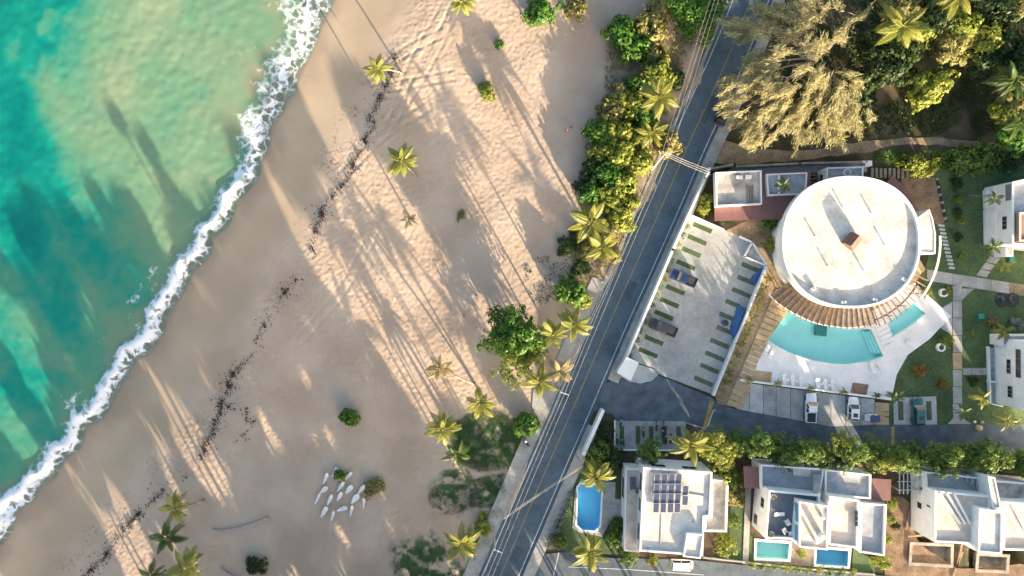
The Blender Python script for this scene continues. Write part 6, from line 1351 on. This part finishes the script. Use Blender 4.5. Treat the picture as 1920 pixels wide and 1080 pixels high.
br_ = thing('water_barrel', 'dark blue round barrel beside the large tarpaulin', 'barrel', W(1361, 606))
c = W(1361, 606, 0.9); MB().disc(c.x, c.y, 0.05, 0.5, 0.52, 0.58, 16).disc(c.x, c.y, 0.502, 0.95, 0.58, 0.52, 16).build('body', M['tarp'], br_); MB().disc(c.x, c.y, 0.952, 1.0, 0.5, 0.42, 16).build('lid', M['black'], br_)

# motorbikes
def motorbike(label, px, py, deg, pm):
    c = W(px, py, 0.5); o = thing('motorbike', label, 'motorbike', (c.x, c.y, 0.055), math.radians(deg), 'motorbikes in the yard')
    for y in (-0.62, 0.62):
        w0 = MB().tube([(-0.05, y, .30), (0.05, y, .30)], .30, 14).build('wheel', M['tyre'], o, local=True); MB().tube([(-0.055, y, .30), (0.055, y, .30)], .17, 10).build('rim', M['rim'], w0, local=True)
    loft([[(-.10, -.55, .45), (.10, -.55, .45), (.10, -.55, .68), (-.10, -.55, .68)], [(-.16, -.1, .35), (.16, -.1, .35), (.15, -.1, .72), (-.15, -.1, .72)], [(-.17, .25, .40), (.17, .25, .40), (.14, .25, .92), (-.14, .25, .92)], [(-.06, .52, .60), (.06, .52, .60), (.06, .5, .86), (-.06, .5, .86)]]).build('body', pm, o, local=True)
    loft([[(-.10, -.80, .74), (.10, -.80, .74), (.09, -.80, .80), (-.09, -.80, .80)], [(-.15, -.35, .72), (.15, -.35, .72), (.13, -.35, .82), (-.13, -.35, .82)], [(-.09, .10, .74), (.09, .10, .74), (.08, .10, .80), (-.08, .10, .80)]]).build('seat', M['black'], o, local=True)
    MB().tube([(-.36, .30, 1.02), (-.12, .42, 1.04), (.12, .42, 1.04), (.36, .30, 1.02)], .022, 6).build('handlebar', M['steel'], o, local=True)
    MB().tube([(-.07, .60, .32), (-.06, .42, 1.0)], .028, 5).tube([(.07, .60, .32), (.06, .42, 1.0)], .028, 5).build('fork', M['steel'], o, local=True)
    MB().disc(0, .52, .84, .98, .09, .07, 10).build('headlight', M['lamp_glass'], o, local=True)
    MB().tube([(.13, -.05, .28), (.15, -.75, .38)], .045, 6).build('exhaust', M['steel'], o, local=True)
P_red = paint('paint_red', (0.22, 0.02, 0.025)); P_pk = paint('paint_maroon', (0.12, 0.02, 0.03))
for lb, x, y, d_, m_ in [('black motorbike at the corner of the yard by the side street', 1164, 793, -8, P_dark), ('black motorbike by the low wall at the lower corner of the yard', 1157, 824, 5, P_dark), ('dark motorbike on the first green strip', 1167, 828, 20, P_navy), ('red motorbike standing between two green strips', 1206, 810, 0, P_red), ('dark scooter near the side street in the middle of the yard', 1231, 799, -5, P_dark), ('maroon motorbike next to the dark scooter', 1246, 800, 6, P_pk), ('black motorbike behind the maroon one', 1242, 812, 0, P_dark), ('silver headed motorbike at the foot of the yard', 1234, 831, 10, P_navy), ('black motorbike on the last clear green strip', 1248, 822, 3, P_dark), ('dark blue motorbike beside the golden palm', 1258, 823, -4, P_blue), ('motorbike parked at the edge of the beach sidewalk', 987, 829, 30, P_pk)]: motorbike(lb, x, y, d_, m_)
qd = thing('golf_cart', 'small blue roofed cart on the tan slabs beside the white hatchback', 'cart', W(1630, 782), math.radians(92))
MB().box(0, 0, .45, 1.2, 2.2, .4, 0, .1).build('body', P_white, qd, local=True); MB().box(0, -.1, 1.75, 1.15, 1.7, .08, 0, .02).build('roof', P_blue, qd, local=True); MB().box(0, -.3, .75, 1.0, .5, .2, 0, .05).build('seat', M['black'], qd, local=True)
for sx in (-1, 1):
    for y in (-.75, .75): MB().tube([(sx * .45, y, .22), (sx * .6, y, .22)], .22, 12).build('wheel', M['tyre'], qd, local=True); MB().tube([(sx * .5, y * .9, .6), (sx * .5, y * .9, 1.75)], .03, 5).build('post', M['steel'], qd, local=True)

# sun loungers round the pool
def lounger(label, px, py, deg, z=ZD, m='white_paint', nm='sun_lounger', grp='white loungers round the pool', s=1.0):
    c = W(px, py, z); o = thing(nm, label, 'sun lounger', (c.x, c.y, z), math.radians(deg), grp); o.scale = (s, s, s)
    MB().box(0, -.25, .30, .64, 1.35, .07, 0, .02).build('seat', M[m], o, local=True)
    loft([[(-.32, .42, .28), (.32, .42, .28), (.32, .42, .35), (-.32, .42, .35)], [(-.30, .98, .62), (.30, .98, .62), (.30, .95, .70), (-.30, .95, .70)]]).build('backrest', M[m], o, local=True)
    for sx in (-1, 1):
        for y in (-.8, .35): MB().box(sx * .27, y, .13, .05, .05, .27).build('leg', M[m], o, local=True)
    return o
LO = [(1469, 711, 8, 'first lounger of the left trio above the deck wall'), (1485, 713, 8, 'second lounger of the left trio above the deck wall'), (1500, 715, 8, 'third lounger of the left trio above the deck wall'), (1532, 719, 8, 'first lounger of the right trio above the deck wall'), (1546, 721, 8, 'second lounger of the right trio above the deck wall'), (1560, 723, 8, 'third lounger of the right trio above the deck wall'),
      (1437, 655, 152, 'upper white lounger beside the seaward tip of the pool'), (1446, 662, 152, 'lower white lounger beside the seaward tip of the pool'), (1634, 689, 200, 'first lounger on the deck below the pool steps'), (1648, 686, 205, 'second lounger on the deck below the pool steps'), (1706, 646, 235, 'lounger alone on the deck below the paddling pool')]
for x, y, d_, lb in LO: lounger(lb, x, y, d_)
for k, (x, y) in enumerate([(1477, 712), (1493, 714), (1539, 720), (1553, 722)]):
    c = W(x, y, ZD); t_ = thing('side_table', ['small white table between the first loungers of the left trio', 'small white table between the last loungers of the left trio', 'small white table between the first loungers of the right trio', 'small white table between the last loungers of the right trio'][k], 'table', (c.x, c.y, ZD), 0, 'small tables between loungers')
    MB().disc(0, 0, .36, .40, .24, .24, 12).build('table_top', M['white_paint'], t_, local=True); MB().disc(0, 0, 0, .36, .04, .04, 6).build('leg', M['white_paint'], t_, local=True)
for k, (pts, lb) in enumerate([([(1413, 694), (1447, 698), (1445, 718), (1410, 714)], 'pale timber platform on the deck near the stepped path'), ([(1598, 717), (1628, 721), (1624, 740), (1594, 736)], 'tan timber platform on the deck above the white hatchback')]):
    pt_ = thing('timber_platform', lb, 'platform', W(*pts[0]), 0, 'timber platforms'); 
    A0, B0, C0, D0 = [W(*p) for p in pts]
    for j in range(9):
        t0, t1 = j / 9 + .006, (j + 1) / 9 - .006
        MB().prism([A0.lerp(B0, t0), A0.lerp(B0, t1), D0.lerp(C0, t1), D0.lerp(C0, t0)], ZD + .001, ZD + .07).build('board', M['tan_stone' if k == 0 else 'wood'], pt_)
def potted(label, px, py, s=1.0):
    c = W(px, py); t_ = thing('plant_pot', label + ' pot', 'pot', (c.x, c.y, ZD), 0, 'pots along the deck wall')
    MB().disc(0, 0, 0, .5 * s, .22 * s, .32 * s, 12).build('rim', M['black'], t_, local=True)
    palm(label, px, py, 1.1 * s + ZD, (px, py), 0.30 * s, 'palm_green' if int(px) % 2 else 'palm', 9, int(px), 'potted palms along the deck wall', 'potted_palm', 0.05)
for k, (x, y) in enumerate([(1404, 713), (1458, 719), (1520, 728), (1582, 735), (1643, 741)]): potted('%s small potted palm from the stepped path along the deck wall' % ORD[k], x, y)
for x, y, lb in [(1767, 549, 'upper round white planter on the garden lawn'), (1762, 651, 'lower round white planter on the garden lawn')]:
    c = W(x, y); t_ = thing('round_planter', lb, 'planter', (c.x, c.y, 0), 0, 'round white planters')
    outer = [(.75 * math.cos(2 * PI * k / 24), .75 * math.sin(2 * PI * k / 24)) for k in range(24)]; inner = [(x_ * .62, y_ * .62) for x_, y_ in outer]
    MB().ringwall(outer, inner, 0, .55).build('rim', M['white_paint'], t_, local=True); MB().disc(0, 0, 0, .42, .46, .46, 16).build('soil', M['gap_dark'], t_, local=True)
for x, y, lb in [(1836, 593, 'teal utility box on the lawn below the cross path'), (1893, 486, 'teal utility box beside the upper villa corner'), (1890, 320, 'teal utility box in the shade above the upper villa')]:
    c = W(x, y); t_ = thing('utility_box', lb, 'utility box', (c.x, c.y, 0), .1, 'teal utility boxes'); MB().box(0, 0, .3, .85, .85, .6, 0, .04).build('body', M['teal_box'], t_, local=True); MB().box(0, 0, .63, .92, .92, .06, 0, .02).build('lid', M['teal_box'], t_, local=True)
rk = W(1833, 801); b = MB(); rng = np.random.default_rng(4)
def boulder(name, label, px, py, r, m, seed, cat='boulder', grp=None):
    rng = np.random.default_rng(seed); c = W(px, py); secs = []
    for i, (zz, k) in enumerate([(0, .85), (.25, 1.0), (.55, .8), (.75, .35)]): secs.append([(r * k * math.cos(2 * PI * j / 9) * rng.uniform(.85, 1.15), r * k * .8 * math.sin(2 * PI * j / 9) * rng.uniform(.85, 1.15), zz * r * 1.1) for j in range(9)])
    o = loft(secs).build(name, M[m], None); o.location = (c.x, c.y, 0); return tag(o, label, cat, grp)
boulder('boulder', 'pinkish boulder at the kerb near the bright yellow palm', 1834, 802, .75, 'tan_stone', 3); boulder('boulder', 'pale boulder just above the pinkish one at the kerb', 1840, 792, .45, 'stone', 4)
boulder('boulder', 'pale stone at the end of the side street near the row trees', 1885, 857, .6, 'stone', 5)
for x, y, lb in [(1825, 790, 'round white garden lamp at the end of the lawn'), (1627, 481, None)]:
    if lb is None: continue
    c = W(x, y); t_ = thing('garden_lamp', lb, 'lamp', (c.x, c.y, 0)); MB().disc(0, 0, 0, .3, .05, .05, 6).build('stem', M['frame_grey'], t_, local=True); MB().disc(0, 0, .3, .45, .2, .26, 12).disc(0, 0, .452, .6, .26, .12, 12).build('globe', M['white_paint'], t_, local=True)
# terrace furniture of the twin villa
def chair(label, px, py, z, deg, grp='white terrace chairs'):
    c = W(px, py, z); o = thing('terrace_chair', label, 'chair', (c.x, c.y, z), math.radians(deg), grp)
    MB().box(0, 0, .42, .75, .72, .10, 0, .03).build('seat', M['white_paint'], o, local=True); MB().box(0, -.34, .72, .75, .10, .55, 0, .03).build('backrest', M['white_paint'], o, local=True)
    for sx in (-1, 1):
        MB().box(sx * .36, 0, .58, .08, .66, .08, 0, .02).build('armrest', M['white_paint'], o, local=True)
        for y in (-.3, .3): MB().box(sx * .32, y, .18, .06, .06, .37).build('leg', M['white_paint'], o, local=True)
zt3 = 5.655
for x, y, d_, lb in [(1474, 977, 30, 'uppermost of the four white chairs on the dark roof terrace'), (1487, 986, 95, 'white chair nearest the tower windows on the roof terrace'), (1469, 993, -60, 'white chair nearest the sea side of the four on the roof terrace'), (1481, 999, 190, 'lowest of the four white chairs on the dark roof terrace')]: chair(lb, x, y, zt3, d_)
lounger('white day bed on the dark roof terrace', 1460, 963, 90, zt3, grp='terrace day bed', s=0.95)
c = W(1489, 950, zt3); t_ = thing('round_table', 'small round white table under the tower windows', 'table', (c.x, c.y, zt3)); MB().disc(0, 0, .62, .67, .38, .38, 14).build('table_top', M['white_paint'], t_, local=True); MB().disc(0, 0, 0, .62, .06, .06, 8).build('leg', M['white_paint'], t_, local=True)
for x, y, lb in [(1449, 930, 'white potted plant at the upper corner of the roof terrace'), (1445, 1000, 'white potted plant at the lower corner of the roof terrace')]:
    c = W(x, y, zt3); t_ = thing('plant_pot', lb, 'pot', (c.x, c.y, zt3), 0, 'pots on the roof terrace'); MB().disc(0, 0, 0, .5, .38, .5, 14).build('body', M['white_paint'], t_, local=True)
    cm = crown_mesh('crown', .5, .5, .35, 120, .12, .2, int(x), .3); obj('plant', cm, LM['olive'], t_, (0, 0, .6))

# white sling chairs on the beach
def sling(label, px, py, deg, wd=.62, ln=1.75, fold=0.0):
    c = W(px, py); o = thing('beach_chair', label, 'beach chair', (c.x, c.y, ground_z(c.x, c.y)), math.radians(deg), 'white beach chairs')
    secs = []
    for i in range(7):
        t = i / 6; hw = wd / 2 * float(np.interp(t, [0, .2, .45, .65, .85, 1], [.95 - fold, 1 - .35 * fold, .95, .75, .42, .12 + .3 * (1 - fold)])) ; y = ln * (t - .5); z = .30 + .55 * max(0, .55 - t) ** 1.3 * 1.8 - .10 * math.sin(PI * t) + .12 * t ** 2
        secs.append([(-hw, y, z), (hw, y, z), (hw, y, z + .04), (-hw, y, z + .04)])
    loft(secs).build('sling', M['white_paint'], o, local=True)
    for sx in (-1, 1):
        MB().tube([(sx * wd * .45, -ln * .45, 0), (sx * wd * .45, ln * .2, .62)], .025, 5).build('leg', M['driftwood'], o, local=True); MB().tube([(sx * wd * .45, ln * .42, 0), (sx * wd * .45, -ln * .1, .5)], .025, 5).build('leg', M['driftwood'], o, local=True)
SL = [(629, 884, -28, .62, .2), (612, 895, -35, .7, .5), (655, 891, -30, .55, .3), (640, 911, -40, .85, .55), (609, 917, -35, .7, .6), (597, 933, -35, .55, .5), (656, 916, -40, .9, .55), (679, 916, -50, .95, .55), (620, 935, -15, .6, .5), (638, 929, -35, .85, .6), (667, 934, -22, .95, .6), (683, 942, -14, .6, .05), (609, 958, -30, .7, .4), (625, 965, -30, .6, .5), (643, 953, -60, .75, .5), (660, 956, -20, .7, .3)]
SLL = ['white beach chair beside the green bush at the top of the cluster', 'white beach chair at the top seaward corner of the cluster', 'narrow white beach chair just landward of the green bush', 'wide white beach chair below the green bush', 'white beach chair on the seaward side halfway up the cluster', 'outermost white beach chair on the seaward side', 'wide white beach chair in the centre row of the cluster', 'white beach chair nearest the dry bush', 'small upright white beach chair in the third row', 'wide white beach chair in the middle of the third row', 'pointed white beach chair at the edge of the dry bush', 'plain rectangular white beach chair at the landward side', 'white beach chair at the lower seaward corner', 'lowest white beach chair of the cluster', 'tilted white beach chair in the bottom row centre', 'curved white beach chair at the landward end of the bottom row']
for k, (x, y, d_, wd, fo) in enumerate(SL): sling(SLL[k], x, y, d_ + 180 + [0, 12, -10, 6, -16, 9][k % 6], wd * [1.3, 1.0, 1.2, .85][k % 4], 2.0 + .2 * math.sin(k * 2.7), fo)
# driftwood
def log(label, pts, r0, r1):
    P = [W(x, y) for x, y in pts]; P = [(p.x, p.y, ground_z(p.x, p.y) + .16) for p in P]; n = len(P); c = P[n // 2]
    o = thing('driftwood_log', label, 'log', (c[0], c[1], c[2]), 0, 'driftwood logs on the beach')
    MB().tube(P, [r0 + (r1 - r0) * i / (n - 1) for i in range(n)], 8).build('stem', M['driftwood'], o, True)
    e = Vector(P[-1]); b = MB()
    for k in range(4): a = k * 1.6 + .3; b.tube([e, e + Vector((.5 * math.cos(a), .5 * math.sin(a), .12))], [.06, .02], 5)
    b.build('roots', M['driftwood'], o)
log('long curved grey driftwood log on the lower beach', [(400, 991), (415, 994), (440, 991), (465, 984), (490, 975), (504, 969)], .15, .20); log('shorter grey driftwood log at the bottom edge', [(415, 1062), (425, 1073), (440, 1080), (458, 1088)], .16, .12)

# ------------------------------------------------------------------ people (skin over a skeleton, one mesh)
def person(label, px, py, deg, col, stride=.25):
    c = W(px, py); g = ground_z(c.x, c.y)
    J = [(0, 0, .95), (0, .02, 1.2), (0, .03, 1.42), (0, .04, 1.52), (0, .05, 1.66), (0, .04, 1.76), (-.20, .02, 1.42), (-.27, .05, 1.15), (-.26, .18, .92), (-.26, .24, .84), (.20, .02, 1.42), (.27, -.04, 1.15), (.27, -.02, .90), (.27, .0, .82), (-.10, .0, .90), (-.11, stride * .6, .50), (-.11, stride, .08), (-.11, stride + .16, .04), (.10, 0, .90), (.11, -stride * .3, .50), (.11, -stride, .10), (.11, -stride + .16, .04)]
    E = [(0, 1), (1, 2), (2, 3), (3, 4), (4, 5), (2, 6), (6, 7), (7, 8), (8, 9), (2, 10), (10, 11), (11, 12), (12, 13), (0, 14), (14, 15), (15, 16), (16, 17), (0, 18), (18, 19), (19, 20), (20, 21)]
    rad = [.15, .14, .14, .06, .105, .07, .07, .05, .04, .045, .07, .05, .04, .045, .10, .07, .05, .035, .10, .07, .05, .035]
    me = bpy.data.meshes.new('person'); me.from_pydata(J, E, []); o = bpy.data.objects.new('person', me); C.objects.link(o)
    sk = o.modifiers.new('skin', 'SKIN'); 
    for v, r_ in zip(me.skin_vertices[0].data, rad): v.radius = (r_, r_ * .85)
    me.skin_vertices[0].data[0].use_root = True
    o.modifiers.new('sub', 'SUBSURF').levels = 1; o.modifiers['sub'].render_levels = 2
    m, t, p = nodes('clothing'); L = t.links; tc = N(t, 'ShaderNodeTexCoord'); sp_ = N(t, 'ShaderNodeSeparateXYZ'); L.new(tc.outputs['Object'], sp_.inputs[0]); mr = N(t, 'ShaderNodeMath', operation='DIVIDE'); mr.inputs[1].default_value = 1.85; L.new(sp_.outputs['Z'], mr.inputs[0])
    r = ramp(t, [(0.0, (.36, .22, .15)), (.27, (.03, .035, .06)), (.53, col), (.80, (.36, .22, .15)), (.93, (.02, .015, .012))]); r.color_ramp.interpolation = 'CONSTANT'; L.new(mr.outputs[0], r.inputs['Fac']); L.new(r.outputs[0], p.inputs['Base Color'])
    me.materials.append(m); o.location = (c.x, c.y, g); o.rotation_euler = (0, 0, math.radians(deg)); tag(o, label, 'person', 'people on the beach')
person('person in a red top walking on the striped sand near the belt', 1063, 247, 40, (.45, .05, .04)); person('person in a dark top walking just above the one in red', 1071, 241, 40, (.05, .05, .07)); person('person in a purple top standing on the lit strip above the big tree', 894, 553, -20, (.16, .05, .25)); person('person in a dark red top on the shaded sand beside the big tree', 871, 592, 100, (.25, .03, .03))

# ------------------------------------------------------------------ utility poles and cables
def pole(label, base, top, h, arm=None, m='concrete_c'):
    b, t_ = W(*base), W(*top, h); o = thing('utility_pole', label, 'utility pole', (b.x, b.y, 0), 0, 'utility poles along the road')
    MB().tube([(b.x, b.y, -.1), (t_.x, t_.y, h)], [.17, .10], 8).build('pole', M[m], o)
    if arm:
        a0, a1 = W(*arm[0], h - .15), W(*arm[1], h - .15); d = a1 - a0; cc = (a0 + a1) / 2
        ca = MB().box(cc.x, cc.y, h - .15, d.length, .12, .12, math.atan2(d.y, d.x)).build('crossarm', M['white_line'], o)
        for k in range(3):
            q = a0.lerp(a1, (k + .06) / 2.12); MB().disc(q.x, q.y, h - .09, h + .12, .055, .04, 8).build('insulator', M['lamp_glass'], ca)
    return o
HP = 10.0
arms = {'p0': ((1398, -205), (1412, -200)), 'p1': ((1242, 284), (1258, 290)), 'p2': ((1050, 735), (1067, 741)), 'p3': ((926, 1030), (942, 1037)), 'p4': ((745, 1470), (762, 1477))}
pole('pole beside the shrub belt where the cables cross to the compound', (1222, 318), (1248, 287), HP, arms['p1'])
pole('pole with a white crossarm over the road edge by the yellow palm', (1042, 722), (1052, 736), HP, arms['p2'])
pole('leaning pole with a white crossarm at the bottom of the road', (926, 990), (928, 1031), HP, arms['p3'])
pole('short pole by the head of the boundary wall taking the cross cables', (1318, 340), (1330, 322), 6.5)
pole('grey pole on the garden side of the road above the blue pool', (1082, 856), (1093, 874), 7.5)
pole('pole on the beach side opposite the garden pole', (938, 955), (946, 972), 6.5)
def cable(label, a, za, b, zb, sag, r=.018, m='pavement'):
    p, q = W(*a, za), W(*b, zb); pts = []
    for i in range(13):
        t = i / 12; v = p.lerp(q, t); v.z -= sag * 4 * t * (1 - t); pts.append(v)
    o = MB().tube(pts, r, 4).build('overhead_cable', M[m], None); return tag(o, label, 'cable', 'overhead cables')
wh = ['seaward', 'middle', 'landward']; seq = ['p0', 'p1', 'p2', 'p3', 'p4']; spn = ['above the shrub belt', 'between the shrub belt pole and the yellow palm pole', 'between the yellow palm pole and the bottom pole', 'leaving the bottom edge']
for s_ in range(4):
    A0, A1 = arms[seq[s_]]; B0, B1 = arms[seq[s_ + 1]]
    for k in range(3):
        t = (k + .06) / 2.12; cable('%s overhead cable %s' % (wh[k], spn[s_]), (A0[0] + (A1[0] - A0[0]) * t, A0[1] + (A1[1] - A0[1]) * t), HP + .0, (B0[0] + (B1[0] - B0[0]) * t, B0[1] + (B1[1] - B0[1]) * t), HP, .7)
for k in range(3): cable('%s cable crossing the road to the head of the boundary wall' % ['upper', 'middle', 'lower'][k], (1250 + 3 * k, 286 + 5 * k), HP - .1, (1330 + k, 318 + 5 * k), 6.4, .3, .028)
for k in range(2): cable('%s of two cables crossing the road above the blue pool' % ['upper', 'lower'][k], (946, 970 + 3 * k), 6.4, (1093, 872 + 3 * k), 7.4, .35, .035, 'pavement')
